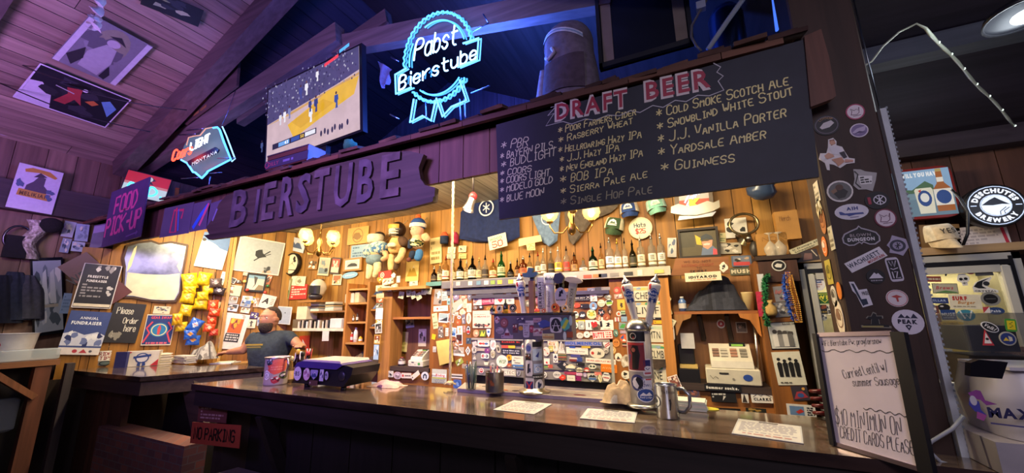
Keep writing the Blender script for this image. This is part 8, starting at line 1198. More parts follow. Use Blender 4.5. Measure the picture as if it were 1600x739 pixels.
b=MB('gloss');fq=(fr[0]+fr[3]*.01,fr[1],fr[2],fr[3]);b.prism([(-1.25*a,-.9*b_),(-.6*a,-1.12*b_),(.1*a,-1.2*b_),(.9*a,-1.05*b_),(1.3*a,-.8*b_),(1.3*a,-.3*b_),(1.0*a,-.45*b_),(.7*a,-.28*b_),(.2*a,-.5*b_),(-.3*a,-.55*b_),(-.8*a,-.3*b_),(-1.2*a,-.45*b_)],fq,.02,'#a8a090');b.prism([(-.9*a,-1.45*b_),(.9*a,-1.35*b_),(1.1*a,-1.05*b_),(.1*a,-1.25*b_),(-.8*a,-1.15*b_)],fq,.015,'#b8bcc8');b.build('silver_banner',t)
t=thing('framed_portrait','dark framed portrait of a moustached person in a grey cap','picture',onY(1090,404,3.6));PF=[(1058,359),(1120,355),(1127,401),(1062,406)]
fr,a,b_=qf((0,3.64,0),BN,PF);b=MB('wood');[b.prism(x,fr,.03,'#2c201c')for x in([(-a,-b_),(a,-b_),(a*.88,-b_*.84),(-a*.88,-b_*.84)],[(a,-b_),(a,b_),(a*.88,b_*.84),(a*.88,-b_*.84)],[(a,b_),(-a,b_),(-a*.88,b_*.84),(a*.88,b_*.84)],[(-a,b_),(-a,-b_),(-a*.88,-b_*.84),(-a*.88,b_*.84)])];b.build('frame',t)
b=MB('print');b.prism([(-a*.88,-b_*.84),(a*.88,-b_*.84),(a*.88,b_*.84),(-a*.88,b_*.84)],fr,.008,'#5a5038');art(b,(fr[0]+fr[3]*.008,fr[1],fr[2],fr[3]),a*.86,b_*.82,[('r',-1,-.3,-.2,1,'#4a4434'),('p',[(-.15,.7),(.15,.4),(.2,-.2),(-.1,-.1)],'#d8b838'),('p',[(.1,-1),(.2,-.4),(.5,-.2),(.8,-.3),(1,-.6),(1,-1)],'#6a7a98'),('p',[(.75,-1),(.8,-.5),(1,-.6),(1,-1)],'#d8505c'),('p',[(.2,.1),(.25,-.35),(.5,-.55),(.75,-.3),(.82,.2)],'#d89a80'),('p',[(.12,.2),(.2,.55),(.5,.72),(.78,.5),(.88,.15),(.5,.3)],'#3a4048'),('p',[(.25,-.12),(.5,-.02),(.68,-.1),(.6,-.22),(.35,-.22)],'#d8d0c8'),('r',.38,.12,.62,.15,'#2a2420')]);b.build('painting',t)
c=onY(1162,350,3.56);h_=abs(onY(1162,332,3.56).z-onY(1162,368,3.56).z)/2;t=thing('bulb_horn','coiled brass bulb horn hanging over the cow photo','horn',c-V((0,0,h_*2)))
b=MB('metal');b.tube([c+V((h_*1.05*math.cos(a),.01*math.sin(a),h_*.92*math.sin(a)))for a in[i*math.pi/16 for i in range(32)]],.011,'#8a7a5a',8,closed=True);b.build('coil',t);b=MB('metal');p1=c+V((.02,0,-h_));b.tube([p1,p1+V((0,-.02,-.05))],[.02,.03],'#a8a090',10);b.lathe([(.02,.0),(.03,.04),(.06,.07)],up(p1,(-.8,-.2,-.5)),'#b0a890',14,False);b.build('bell',t);b=MB('plastic');b.ball(p1+V((.03,0,-.12)),(.035,.035,.07),'#3a3430',12,8);b.build('rubber_bulb',t)
c=onY(1188,303,3.5);t=thing('hanging_pot','dark blue glazed pot hanging under the chalkboard end','pot',c);b=MB('gloss');b.lathe([(.03,-.05),(.09,-.02),(.11,.03),(.08,.08),(.09,.1)],up(c,(.3,-.3,1)),'#3a4a68',18,False);b.build('blue_pot',t)
b=MB('metal');b.tube([c+V((0,0,.1)),V((c.x,c.y,2.84))],.003,'#3a3a3a');b.build('wire',t)
t=thing('clip_lamp','red and white clip spot lamp under the header by the rope','spot lamp',onY(733,330,2.6));c=onY(735,318,2.6)
b=MB('metal');b.lathe([(.03,-.06),(.035,.0),(.05,.06),(.05,.065)],up(c,(-.3,-.2,-1)),'#d8ccc8',16,False);b.build('reflector',t);b=MB('plastic');b.ball(c+V((.02,.01,.06)),(.035,.035,.04),'#b8343c',12,8);b.tube([c+V((.02,.01,.09)),V((c.x+.02,c.y+.01,2.84))],.008,'#3a3034');b.build('stem',t);b=MB('emit_12');b.ball(c+V((-.014,-.01,-.045)),.022,'#fff0d0',10,8);b.build('bulb',t);light('clip_light','SPOT',c+V((-.03,-.02,-.09)),14,(1,.85,.6),.04,c+V((-.5,.4,-1.5)),spot=110)
# ================================================================ THE BARTENDER AND THE DOLLS
def skin(name,pts,edges,rad,col,m,parent,extra=None,vox=0,sub=2,colf=None):
 """one continuous skin grown over a skeleton; extra: sculpted pieces fused into it"""
 o0=WORLD[root_of(parent).name];me=bpy.data.meshes.new('sk');me.from_pydata([tuple(V(p)-o0)for p in pts],edges,[])
 o=bpy.data.objects.new('sk',me);COL.objects.link(o)
 md=o.modifiers.new('s','SKIN');md.use_smooth_shade=True
 for i,r in enumerate(rad):me.skin_vertices[0].data[i].radius=r if isinstance(r,tuple)else(r,r)
 me.skin_vertices[0].data[0].use_root=True;o.modifiers.new('u','SUBSURF').levels=sub
 def ev(ob):dg=bpy.context.evaluated_depsgraph_get();return bpy.data.meshes.new_from_object(ob.evaluated_get(dg))
 res=ev(o);bpy.data.objects.remove(o)
 if extra:
  import bmesh
  bm=bmesh.new();bm.from_mesh(res)
  for e in extra:
   t=bpy.data.meshes.new('t');t.from_pydata([tuple(V(p)-o0)for p in e.v],[],e.f);bm.from_mesh(t)
  res=bpy.data.meshes.new('j');bm.to_mesh(res);bm.free()
 if vox:
  o=bpy.data.objects.new('r',res);COL.objects.link(o);r=o.modifiers.new('r','REMESH');r.mode='VOXEL';r.voxel_size=vox;s=o.modifiers.new('m','SMOOTH');s.iterations=3
  res=ev(o);bpy.data.objects.remove(o)
 if vox:
  import bmesh
  bm=bmesh.new();bm.from_mesh(res);bm.verts.ensure_lookup_table();seen=set();best=[]
  for v in bm.verts:
   if v in seen:continue
   st=[v];isl=[];seen.add(v)
   while st:
    q=st.pop();isl.append(q)
    for e in q.link_edges:
     w_=e.other_vert(q)
     if w_ not in seen:seen.add(w_);st.append(w_)
   if len(isl)>len(best):best=isl
  kp=set(best);bmesh.ops.delete(bm,geom=[v for v in bm.verts if v not in kp],context='VERTS');bm.to_mesh(res);bm.free()
 ca=res.color_attributes.new('Col','FLOAT_COLOR','CORNER');c=lin(col);buf=[]
 for p in res.polygons:
  q=lin(colf(p.center+o0))if colf else c
  buf+=[q[0],q[1],q[2],1]*p.loop_total
 ca.data.foreach_set('color',buf);res.polygons.foreach_set('use_smooth',[True]*len(res.polygons));res.materials.clear();res.materials.append(mat(m))
 o=bpy.data.objects.new(name,res);COL.objects.link(o);o.parent=parent;return o
MY=2.98
def J(x,y,dy=0):return onY(x,y,MY+dy)
hd=J(421,499,-.03);nk=J(424,522);pel=V((nk.x,MY,.93));ch_=V((nk.x,MY-.01,nk.z-.16));wa=V((nk.x,MY-.03,1.12))
t=thing('person','bearded bartender in a dark t-shirt with a yellow chest line behind the bar','person',(pel.x,MY,0))
sl,sr_=J(396,529,-.1),J(453,527,.1);el,er=J(380,547,-.16),J(467,540,.1);wl,wr=J(358,550,-.22),J(473,541,-.1)
S_='skin'
def hand(w,d,side):
 d=d.normalized();sd=V((0,0,1)).cross(d).normalized()*side;L=[];palm=w+d*.05
 m=MB();m.ball(w+d*.045,(.045,.045,.022),'#fff',10,8);L.append(m)
 for k,ln in enumerate((.07,.08,.075,.058)):
  a=palm+sd*(.03-.02*k)+d*.012;m=MB();m.tube([a,a+d*ln*.5+V((0,0,-.006)),a+d*ln+V((0,0,-.028))],[.0118,.0105,.0085],'#fff',7);L.append(m)
 a=w+d*.02+sd*.035;m=MB();m.tube([a,a+sd*.03+d*.025,a+sd*.035+d*.06],[.013,.011,.009],'#fff',7);L.append(m);return L
fd=V((.3,-.95,-.03)).normalized();fx=V((-fd.y,fd.x,0)).normalized()
def headfn(q,d):
 f=d.dot(fd);s=d.dot(fx);z=d.z;k=1.0
 if f>.5 and abs(s)<.2 and-.35<z<.12:k+=.16*(1-abs(s)/.2)*(.6-abs(z+.12))
 if f>.3 and .05<z<.3 and .12<abs(s)<.5:k-=.05
 if f>.3 and .28<z<.42:k+=.03
 if z<-.35:q=V((q.x*(1+.25*(z+.35)),q.y*(1+.25*(z+.35)),q.z))
 if abs(s)>.93 and-.2<z<.2:k+=.12
 if f>.6 and-.52<z<-.42 and abs(s)<.3:k-=.03
 return q*k
H=MB();H.ball(hd,(.09,.107,.137),'#fff',40,30,headfn)
hips=[V((pel.x+s*.11,MY,.88))for s in(-1,1)];kn=[V((pel.x+s*.13,MY-.02,.48))for s in(-1,1)];an=[V((pel.x+s*.14,MY+.01,.09))for s in(-1,1)];to=[V((pel.x+s*.16,MY-.15,.04))for s in(-1,1)]
pts=[pel,wa,ch_,nk,hd-V((0,0,.06)),sl,el,wl,sr_,er,wr]+hips+kn+an+to
ed=[(0,1),(1,2),(2,3),(3,4),(2,5),(5,6),(6,7),(2,8),(8,9),(9,10),(0,11),(0,12),(11,13),(12,14),(13,15),(14,16),(15,17),(16,18)]
rd=[(.15,.12),(.16,.13),(.17,.13),.062,.055,.075,.048,.03,.075,.048,.03,.095,.095,.062,.062,.042,.042,.035,.035]
skin('body',pts,ed,rd,'#b07a5c','skin',t,[H]+[MB().tube([a,(a+b_)/2,b_],[r0,(r0+r1)/2*1.05,r1],'#fff',14)for a,b_,r0,r1 in((ch_,hd-V((0,0,.03)),.07,.058),(ch_,sl,.1,.066),(ch_,sr_,.1,.066),(sl,el,.06,.047),(el,wl,.047,.031),(sr_,er,.06,.047),(er,wr,.047,.031))]+[MB().ball(q,r_,'#fff')for q,r_ in((el,.047),(er,.047),(wl,.032),(wr,.032))]+hand(wl,wl-el,1)+hand(wr,V((.3,-.5,.1)),-1),.006)
ms,mr=sl+(el-sl)*.75,sr_+(er-sr_)*.75
skin('t_shirt',[V((pel.x,MY-.01,.9)),wa,ch_,nk-V((0,0,.045)),sl,ms,sr_,mr],[(0,1),(1,2),(2,3),(2,4),(4,5),(2,6),(6,7)],[(.19,.16),(.2,.175),(.205,.165),(.085,.085),(.088,.088),(.07,.07),(.088,.088),(.07,.07)],'#2c3640','cloth',t)
skin('trousers',[pel,hips[0]+V((0,0,-.04)),hips[1]+V((0,0,-.04)),kn[0],kn[1],an[0],an[1]],[(0,1),(0,2),(1,3),(2,4),(3,5),(4,6)],[(.18,.15),.115,.115,.08,.08,.07,.07],'#23252c','cloth',t)
for s in(0,1):b=MB('plastic');b.ball((an[s]+to[s])/2-V((0,0,.02)),(.055,.14,.05),'#17161a',12,8);b.build('shoe',t)
b=MB('fuzz');b.ball(hd+V((0,.014,.03))-fd*.012,(.097,.11,.122),'#3a2c22',26,18,lambda q,d:q if(d.dot(fd)<.25 or d.z>.62)and d.z>-.45 else q*.82);b.build('hair',t)
b=MB('fuzz');b.ball(hd+fd*.03-V((0,0,.075)),(.082,.087,.092),'#3c3029',24,16,lambda q,d:q*(.72 if d.dot(fd)<-.1 or d.z>.42 else 1));b.build('beard',t)
for s in(-1,1):b=MB('gloss');p=hd+fd*.088+fx*s*.034+V((0,0,.02));b.ball(p,.0105,'#d8d0c4',10,8);b.ball(p+fd*.005,.0072,'#2a1c14',8,6);b.build('eye',t)
b=MB('print');f=frame(ch_+V((.05,-.2,.05)),(.95,.3,.02),(0,0,1));b.prism([(-.11,-.006),(.1,-.006),(.1,.012),(-.11,.012)],f,.004,'#b0943c');b.prism([(-.1,-.03),(.08,-.03),(.08,-.016),(-.1,-.016)],f,.004,'#8a7a40');b.build('shirt_print',t)
DY=YB-.16
def D(x,y,dy=0):return onY(x,y,DY+dy)
def loop_(t,p):b=MB('cloth');b.tube([p,V((p.x,YB-.005,p.z+.12)),V((p.x+.01,YB-.004,p.z+.13))],.004,'#a89878',4);b.build('hanging_loop',t)
def limb(t,nm,pts,rad,col,m='cloth',colf=None):P=[D(*p)for p in pts];return skin(nm,P,[(i,i+1)for i in range(len(P)-1)],rad,col,m,t,sub=2,colf=colf)
camo=lambda a,b_,c:(lambda p:(a,b_,c)[int(abs(2.2*math.sin(p.x*60)+2*math.sin(p.z*55+p.x*30)+1.5*math.sin(p.y*50)))%3])
GD='stuffed dolls hanging on the back wall'
t=thing('stuffed_doll','stuffed doll bent over in blue jacket and white hat, leftmost of the dolls','doll',D(583,438),GD)
limb(t,'body',[(586,402),(588,392),(590,381),(587,374)],[.09,.1,.07,.06],'#d8b890');limb(t,'jacket',[(574,402),(578,394),(588,388),(598,386),(603,392)],[(.08,.08),(.11,.1),(.12,.1),(.11,.1),.07],'#7a9ac0',colf=camo('#e0dcc8','#4a78b0','#7a9aa8'));limb(t,'shorts',[(574,408),(586,404),(596,402)],[.08,.1,.07],'#7890a0')
b=MB('cloth');b.lathe([(.1,-.05),(.105,.03),(.09,.05)],up(D(587,373)),'#e4dcc4',18);b.use('fuzz').ball(D(592,368,.05),(.09,.05,.05),'#2a1c14',12,8);b.build('white_hat',t)
for p in([(580,410),(578,424),(575,437)],[(590,408),(590,422),(584,434)]):limb(t,'leg',p,[.055,.05,.03],'#e4d8b0')
limb(t,'arm',[(601,392,-.05),(604,402,-.06),(595,407,-.08)],[.04,.035,.03],'#d8a880')
loop_(t,D(592,385))
t=thing('stuffed_doll','stuffed doll in a dark football helmet with goggles, middle of the dolls','doll',D(615,425),GD)
limb(t,'body',[(617,398),(617,388),(619,376),(622,366)],[.075,.09,.08,.04],'#d8b070');limb(t,'jacket',[(612,390,.04),(621,380,.05),(630,374,.03),(633,384)],[.07,.1,.07,.05],'#5a4030')
H=D(622,359);b=MB('gloss');b.ball(H,(.095,.1,.1),'#2c1c18',18,12);b.build('helmet',t);b=MB('cloth');b.ball(H+V((-.015,-.045,-.02)),(.07,.07,.075),'#e0d0b8',14,10);b.build('face',t)
b=MB('gloss');b.grid(lambda u,v:tuple(H+V((-.1*math.cos(.6+u*2)-.012,-.108*math.sin(.6+u*2)-.012,.0+.05*v))),10,3,'#d8a040');b.build('goggles',t);b=MB('plastic')
for z in(-.035,-.065,-.09):b.tube([H+V((-.09*math.cos(.5+a*.25),-.12*math.sin(.5+a*.25),z))for a in range(9)],.006,'#e8e8e4' if z>-.08 else '#1c1c20',5)
b.build('face_mask',t);limb(t,'leg',[(611,396),(611,410),(612,424)],[.05,.045,.045],'#e0c088');limb(t,'leg',[(622,398),(621,412),(617,422)],[.045,.04,.03],'#5a4434');limb(t,'arm',[(631,386,-.03),(626,402,-.06),(618,410,-.06)],[.045,.042,.04],'#e0c090');limb(t,'belt_pouch',[(607,384,-.1),(613,382,-.12),(618,383,-.12)],[.03,.035,.03],'#e8dcc0')
loop_(t,D(622,356))
t=thing('stuffed_doll','stuffed doll in a blue beanie with orange pom-pom, rightmost of the dolls','doll',D(650,408),GD)
limb(t,'body',[(651,390),(652,378),(653,368),(653,362)],[.06,.075,.07,.05],'#d8a888');limb(t,'vest',[(649,388),(651,379),(653,371)],[(.085,.08),(.1,.09),(.08,.08)],'#e0d8b0',colf=camo('#e8e0b8','#23301c','#8a8a50'))
H=D(653,358);b=MB('cloth');b.ball(H+V((0,-.015,-.02)),(.08,.08,.085),'#dca890',16,12);b.build('face',t)
b=MB('cloth');b.ball(H+V((0,0,.055)),(.095,.09,.085),'#28488c',18,12);b.build('beanie',t);b=MB('cloth');b.lathe([(.095,.015),(.102,.03),(.1,.06)],up(H),'#e8e4dc',20,False);b.build('beanie_band',t);b=MB('gloss');[b.ball(H+V((x,-.085,-.015)),.01,'#17120f',8,6)for x in(-.045,.005)];b.build('eyes',t);b=MB('fuzz');b.ball(H+V((0,0,.15)),.035,'#d8602c',12,8);b.build('pom_pom',t)
limb(t,'arm',[(661,368),(669,375,-.06),(663,364,-.09)],[.045,.042,.032],'#d8b890');limb(t,'arm',[(643,374),(641,384,-.05),(639,389,-.06)],[.04,.035,.025],'#23304c');limb(t,'leg',[(656,389,-.02),(655,400,-.05),(650,408,-.06)],[.055,.05,.045],'#3f74b0');limb(t,'leg',[(647,391),(644,400),(641,405)],[.05,.045,.03],'#23304c')
limb(t,'shoe',[(643,405,-.04),(638,406,-.06),(635,407,-.07)],[.03,.03,.025],'#6a3a34');loop_(t,D(653,352))
# ================================================================ LOFT, CEILING, LEFT AND RIGHT
wp([(140,18),(236,69),(184,134),(82,89)],'#7c7a80',[('e',.0,.25,.55,.7,'#8a8670'),('n',8,3,['#6a6870','#8c8a90','#5e5c64'],.3),('p',[(-.35,-.8),(-.4,-.2),(-.1,.3),(.25,.25),(.4,-.3),(.3,-.9)],'#a8a4a8'),('c',.05,.42,.2,'#b8b0b4'),('p',[(-.2,.62),(.1,.75),(.4,.5),(.1,.58)],'#2a2830'),('p',[(-.8,-.6),(-.5,-.1),(-.35,-.5),(-.5,-.9)],'#2c2a30'),('p',[(.35,-.9),(.4,-.4),(.6,-.7),(.55,-.95)],'#23222a'),('r',-.98,-.98,-.8,.98,'#c8c4c8'),('r',.8,-.98,.98,.98,'#c8c4c8')],'large old portrait photo poster on the sloping plank ceiling',k='R',lift=.02)
wp([(62,96),(201,153),(167,197),(24,149)],'#1c1a24',[('p',[(-1,-1),(-1,.1),(-.75,.2),(-.45,-.3),(-.3,-1)],'#cfc8d4'),('n',12,5,['#2a2830','#14121a','#34323c'],.25),('p',[(-.35,-.5),(-.2,.1),(-.3,.4),(.0,.55),(.05,.2),(.2,-.3),(.0,-.1),(-.1,-.5)],'#a83c40'),('c',.06,.55,.08,'#e0dce4'),('p',[(.2,.0),(.35,.2),(.5,.1),(.4,-.1)],'#c8703c'),('p',[(.5,.3),(.65,.5),(.9,.2),(.85,-.4),(.7,-.1)],'#6a9cc8'),('l',[(-.1,.2),(-.5,.3)],.04,'#b8b4b8'),('l',[(-1,-1),(1,-1),(1,1),(-1,1),(-1,-1)],.07,'#d8d0dc')],'white edged dark ski action poster below the portrait on the ceiling',k='R',lift=.02)
wp([(230,-18),(335,22),(292,33),(215,-2)],'#23242a',[('n',9,4,['#a8b07a','#7a8a5a','#3a3c44','#c8c898'],.3,-.8,-.6,.5,.9)],'dark poster with pale green figure at the top of the ceiling',k='R',lift=.02)
t=thing('paper_streamer','twisted white paper streamer hanging in front of the ceiling posters','streamer',onX(146,48,-4.6));b=MB('print');P=[onX(*p,-4.6)for p in((158,-20),(154,0),(150,20),(147,35),(146,46))]
b.grid(lambda u,v:tuple(P[min(4,int(v*4))].lerp(P[min(4,int(v*4)+1)],v*4-int(v*4))+V(((u-.5)*.1*math.cos(v*17),(u-.5)*.1*math.sin(v*17),.012*math.sin(u*9+v*30)))),5,30,'#e0dcd8');b.build('ribbon',t)
for i,(a,e,sag)in enumerate((((0,86),(292,172),.25),((0,130),(235,206),.12),((8,88),(112,130),.05))):
 p,q=onX(*a,-6.2),onX(*e,-5.2);b=MB('plastic');b.tube([p.lerp(q,k/10)-V((0,0,sag*math.sin(math.pi*k/10)*.5))for k in range(11)],.006,'#16141c',5);b.build('cable',None,['longest dark cable strung under the ceiling posters','lower dark cable strung near the left wall','short dark cable at the far left of the ceiling'][i],'cable','cables under the ceiling')
c=V((onY(892,150,2.3).x,2.3,2.935));hh=onY(885,38,2.3).z-c.z;Wb=abs(onY(935,100,2.3).x-onY(848,100,2.3).x)/2
t=thing('backpack','worn grey brown backpack with a pale striped band on the header roof','backpack',c)
def bp(u,v,k=1):a=2*math.pi*u;r=(1-.12*v)*(1 if v<.72 else math.sqrt(max(0,1-((v-.72)/.28)**2)));return(c.x+Wb*k*r*math.cos(a)*(1+.05*math.sin(7*v+2*a)),c.y+.15*k*r*math.sin(a)*(1+.06*math.sin(9*v+3*a)),c.z+hh*v)
b=MB('cloth');b.grid(lambda u,v:bp(u,v),30,22,lambda u,v:'#5d5055' if .15<u<.6 else '#756a72');b.build('pack',t)
b=MB('cloth');b.grid(lambda u,v:bp(.42+.45*u,.66+.06*v+.12*math.sin(math.pi*u),1.04),18,3,lambda u,v:'#d8dce4' if abs(v-.5)>.2 else '#8fb0c8');b.build('striped_band',t)
b=MB('cloth');b.grid(lambda u,v:bp(.6+.26*u,.12+.36*v,1.07),10,8,'#54474c');b.build('front_pocket',t);b=MB('cloth');b.tube([V(bp(.62,.56,1.05)),V(bp(.66,.5,1.14)),V(bp(.7,.55,1.08)),V(bp(.68,.62,1.03))],.014,'#b8b0b8',6);b.build('strap_loop',t);b=MB('cloth');b.tube([V(bp(.52,.5,1.02)),V(bp(.51,.2,1.05)),V((c.x-Wb*1.1,c.y-.1,c.z+.02))],[.03,.04,.02],'#8a8490',6);b.build('side_strap',t)
t=thing('framed_board','large dark framed panel with pale side strips on the header roof','panel',onY(1005,100,2.42));PF=[(929,-60),(1070,-98),(1077,72),(937,116)];fr,a,b_=qf((0,2.42,0),BN,PF);fr=(fr[0],V((1,0,0)),V((0,0,1)),fr[3])
b=MB('gloss');b.prism([(-a,-b_),(a,-b_),(a,b_),(-a,b_)],fr,.02,'#20222e');b.build('dark_panel',t);b=MB('wood');[b.prism(q,fr,.05,'#1a1a24')for q in([(-a,-b_),(-a*.92,-b_),(-a*.92,b_),(-a,b_)],[(a*.92,-b_),(a,-b_),(a,b_),(a*.92,b_)],[(-a,-b_),(a,-b_),(a,-b_*.92),(-a,-b_*.92)])];b.build('frame',t)
for s in(-1,1):b=MB('paint');b.prism([(s*a*.78-.035,-b_*.88),(s*a*.78+.035,-b_*.88),(s*a*.78+.035,b_),(s*a*.78-.035,b_)],fr,.028,'#8a7a70');b.build('side_strip',t)
P=[onY(*p,2.3)for p in((1106,78),(1118,60),(1135,35),(1160,0),(1180,-30))];b=MB('gloss');n=70;C_=[P[min(4,int(k/n*4))].lerp(P[min(4,int(k/n*4)+1)],k/n*4-int(k/n*4))for k in range(n+1)];b.tube(C_,[.013+.003*(k%2)for k in range(n+1)],'#a8acb8',8);b.build('metal_conduit',None,'ribbed metal conduit rising beside the dark framed panel','conduit')
b=MB('plastic');b.tube([onY(*p,2.28)for p in((1104,0),(1092,20),(1081,40),(1080,58),(1088,72),(1096,80))],.008,'#6a6468',6);q=onY(1095,10,2.28);b.box(q,(.05,.04,.05),'#a8acc0');b.build('grey_cable',None,'grey cable with a small white plug box by the conduit','cable')
q=V((onY(1140,60,2.45).x,2.5,2.94));b=MB('metal');b.lathe([(.09,0),(.1,.03),(.1,.2),(.105,.22),(.1,.24),(.1,.5),(.07,.56)],up(q),'#5a6a98',22);b.build('keg',None,'blue lit metal keg behind the conduit','keg')
b=MB('emit_1.2');P=[onY(*p,2.35)for p in((1206,-20),(1214,48),(1222,30),(1225,-20))];b.tube(P,.008,'#4a7aff',6);b.build('neon_corner',None,'blue lit tube corner at the top edge beside the post','neon sign')
q=onY(545,236,2.05);b=MB('cloth');b.ball((q.x,2.05,2.965),(.06,.05,.045),'#3a7a5c',10,8,lambda q,d:q*(1+.15*math.sin(5*d.x+7*d.y)));b.build('green_bundle',None,'small green bundle lying on the header shingles','bundle')
q=onY(515,120,2.5);b=MB('cloth');P=[onY(*p,2.5)for p in((590,95),(612,108),(608,130),(597,138))];b.grid(lambda u,v:tuple((P[0]*(1-u)+P[1]*u)*(1-v)+(P[3]*(1-u)+P[2]*u)*v+V((0,.02*math.sin(9*u+6*v),0))),8,8,'#6a7098');b.build('hanging_rag',None,'pale ragged cloth hanging between the television and rosette sign','cloth')
wp([(22,257),(93,273),(73,338),(4,325)],'#d8d2de',[('p',[(-.5,-.3),(-.45,.1),(-.2,.3),(.0,.6),(.3,.55),(.3,.2),(.55,.0),(.4,-.35)],'#5a4a58'),('p',[(-.25,.5),(0,.75),(.35,.6)],'#4a3a48'),('p',[(-.7,.78),(-.4,.9),(.4,.88),(.8,.68),(.7,.6),(0,.74),(-.65,.66)],'#c8903c'),('p',[(-.75,-.4),(.75,-.45),(.7,-.15),(-.72,-.1)],'#c8963c'),('t','MELIKIAN',0,-.28,.16,'#6a4a24',2,1.3),('n',4,3,['#5a6a88'],.13,-.9,-.2,-.5,.3),('n',4,6,['#5a6a88'],.13,.5,-.5,.9,.1)],'white poster of a person in a hat on the left wall beam',k='L',lift=.13)
p=onX(8,198,XL+.02);b=MB('gloss');f=frame(p,(0,1,0),(0,0,1));b.prism(ngon(.14,.11,24),f,.02,'#c8b8c8');art(b,(f[0]+f[3]*.0205,f[1],f[2],f[3]),.14,.11,[('e',0,0,.85,.82,'#5a2c3c'),('t','ALE',0,.05,.5,'#d8b0b8',1)]);b.build('oval_sign',None,'pale rimmed oval tin sign high on the left wall at the picture edge','sign')
t=thing('framed_collage','tall black framed collage of old photos on the left wall','picture',(XL,1.76,1.44));sheet('collage',(XL+.05,0,0),(1,0,0),[(55,408),(112,398),(84,525),(41,523)],'#14151c',[('r',-.88,-.92,.88,.92,'#a8b0bc'),('n',22,3,['#c8ccd4','#7a8490','#3a4048','#e0e0e0','#5a6470'],.22),('p',[(-.45,-.2),(-.3,.6),(-.1,.7),(.0,-.2)],'#d8dce0'),('p',[(.1,-.2),(.15,.6),(.4,.7),(.5,-.2)],'#d0d4d8'),('r',-.6,-.3,.6,-.22,'#b8b0a0')],None,None,parent=t,t=.03,m='gloss')
for i,(c4,bg)in enumerate((([(100,345),(118,348),(112,372),(94,369)],'#b8bcc8'),([(120,350),(141,352),(132,378),(112,376)],'#a8b8d0'),([(96,372),(110,374),(104,396),(90,394)],'#98a4b8'),([(112,378),(134,380),(124,394),(106,392)],'#c0ccdc'))):wp(c4,bg,ko('bl','#4a5468','#8a98b0',i+3),['upper left','upper right','lower left','lower right'][i]+' pale photo in the cluster below the left beam','photo',k='L',group='photos below the left beam',lift=.02+.01*i)
wp([(98,458),(115,459),(106,490),(88,490)],'#9ab4d8',[('L',5,-.8,-.8,.8,.8,'#7a94b8')],'pale blue sheet on the left wall beside the collage','paper',k='L',lift=.06)
for px,y0,y1,c,lab in((8,430,505,'#1c1f30','darkest coat hanging at the far left'),(26,425,500,'#2c3246','dark blue coat hanging second from the left'),(44,430,498,'#4a4a58','grey coat hanging beside the framed collage')):
 p=onX(px,y0,XL+.12);q=onX(px,y1,XL+.12);b=MB('cloth');b.grid(lambda u,v:tuple(V((XL+.1+.05*math.sin(math.pi*u)+.012*math.sin(u*17),p.y+(u-.5)*(.12+.14*min(1,v*3))+(q.y-p.y)*v,p.z+(q.z-p.z)*v))),16,10,c);b.build('hanging_coat',None,lab,'coat','coats on the left wall')
p=onX(58,345,XL+.1);b=MB('fuzz');rn=random.Random(4);b.grid(lambda u,v:(XL+.1+.06*math.sin(math.pi*u),p.y+(u-.5)*.16*(1-.3*v)+.03*math.sin(v*8),p.z-.45*v),8,14,lambda u,v:rn.choice(['#a89a90','#c8bcb4','#8a7c74']));b.build('fur_pelt',None,'pale ragged fur pelt hanging under the left beam','pelt')
p=onX(80,352,XL+.14);b=MB('fuzz');b.ball(p,(.07,.1,.09),'#1a1618',14,10);b.build('fur_hat',None,'dark fuzzy cap hanging beside the pale pelt','cap')
p=onX(28,372,XL+.1);b=MB('metal');b.tube([p+V((0,.1*math.cos(a),.14*math.sin(a)))for a in[i*math.pi/8 for i in range(16)]],.012,'#5a5460',6,closed=True);b.use('cloth').box(p+V((0,.0,-.1)),(.06,.16,.25),'#16131a');b.build('snow_goggles',None,'dark strapped gear hanging at the far left under the beam','gear')
t=thing('service_station','rough wooden service station with a diagonal brace at the far left','station',(-6.3,1.3,0));PX=-5.92;ZT=1.2
b=MB('woody');b.box((-6.3,1.1,ZT-.025),(.8,1.2,.05),'#8a5a3a');b.build('top',t)
for y,w_ in((1.6,.11),(.7,.1)):b=MB('woodz');b.box((PX-.04,y,ZT/2-.03),(.09,w_,ZT-.06),'#6a3c2c');b.build('post',t)
b=MB('woodz');b.beam((PX-.02,1.25,1.16),(PX-.02,1.58,.86),.05,.12,'#8a5638',(1,0,0));b.build('brace',t);b=MB('woodz');b.box((-6.4,1.1,.6),(.5,1.0,1.1),'#1a1214');b.build('back_body',t)
b=MB('woodz');b.box((-5.86,1.76,.58),(.07,.06,1.16),'#3a3036');b.build('dark_upright',None,'dark upright post between the service station and the counter','post')
p=onX(20,520,-6.15);b=MB('plastic');b.lathe([(.15,0),(.18,.26),(.19,.265)],up((-6.24,1.42,ZT+.002)),'#d8d8dc',24,False);b.lathe([(.15,.004),(.001,.006)],up((-6.24,1.42,ZT+.002)),'#b8b8bc',24,False);wrap(b,up((-6.24,1.42,ZT)),.17,.05,.035,[('o',0,0,.8,.2,'#b03a4a')],.16,-40,None,None,.004);b.build('white_bucket',None,'white plastic bucket with a red ring mark on the service station','bucket')
b=MB('clear_g');b.box((-6.0,1.45,ZT+.06),(.12,.5,.11),'#c8d4dc',bev=.01);b.build('clear_tray',None,'clear plastic tray in front of the white bucket','tray')
b=MB('clear_g');b.box((-5.99,1.33,.72),(.1,.36,.3),'#5a6078',bev=.02);b.build('grey_bin',None,'translucent grey bin hanging below the service station','bin')
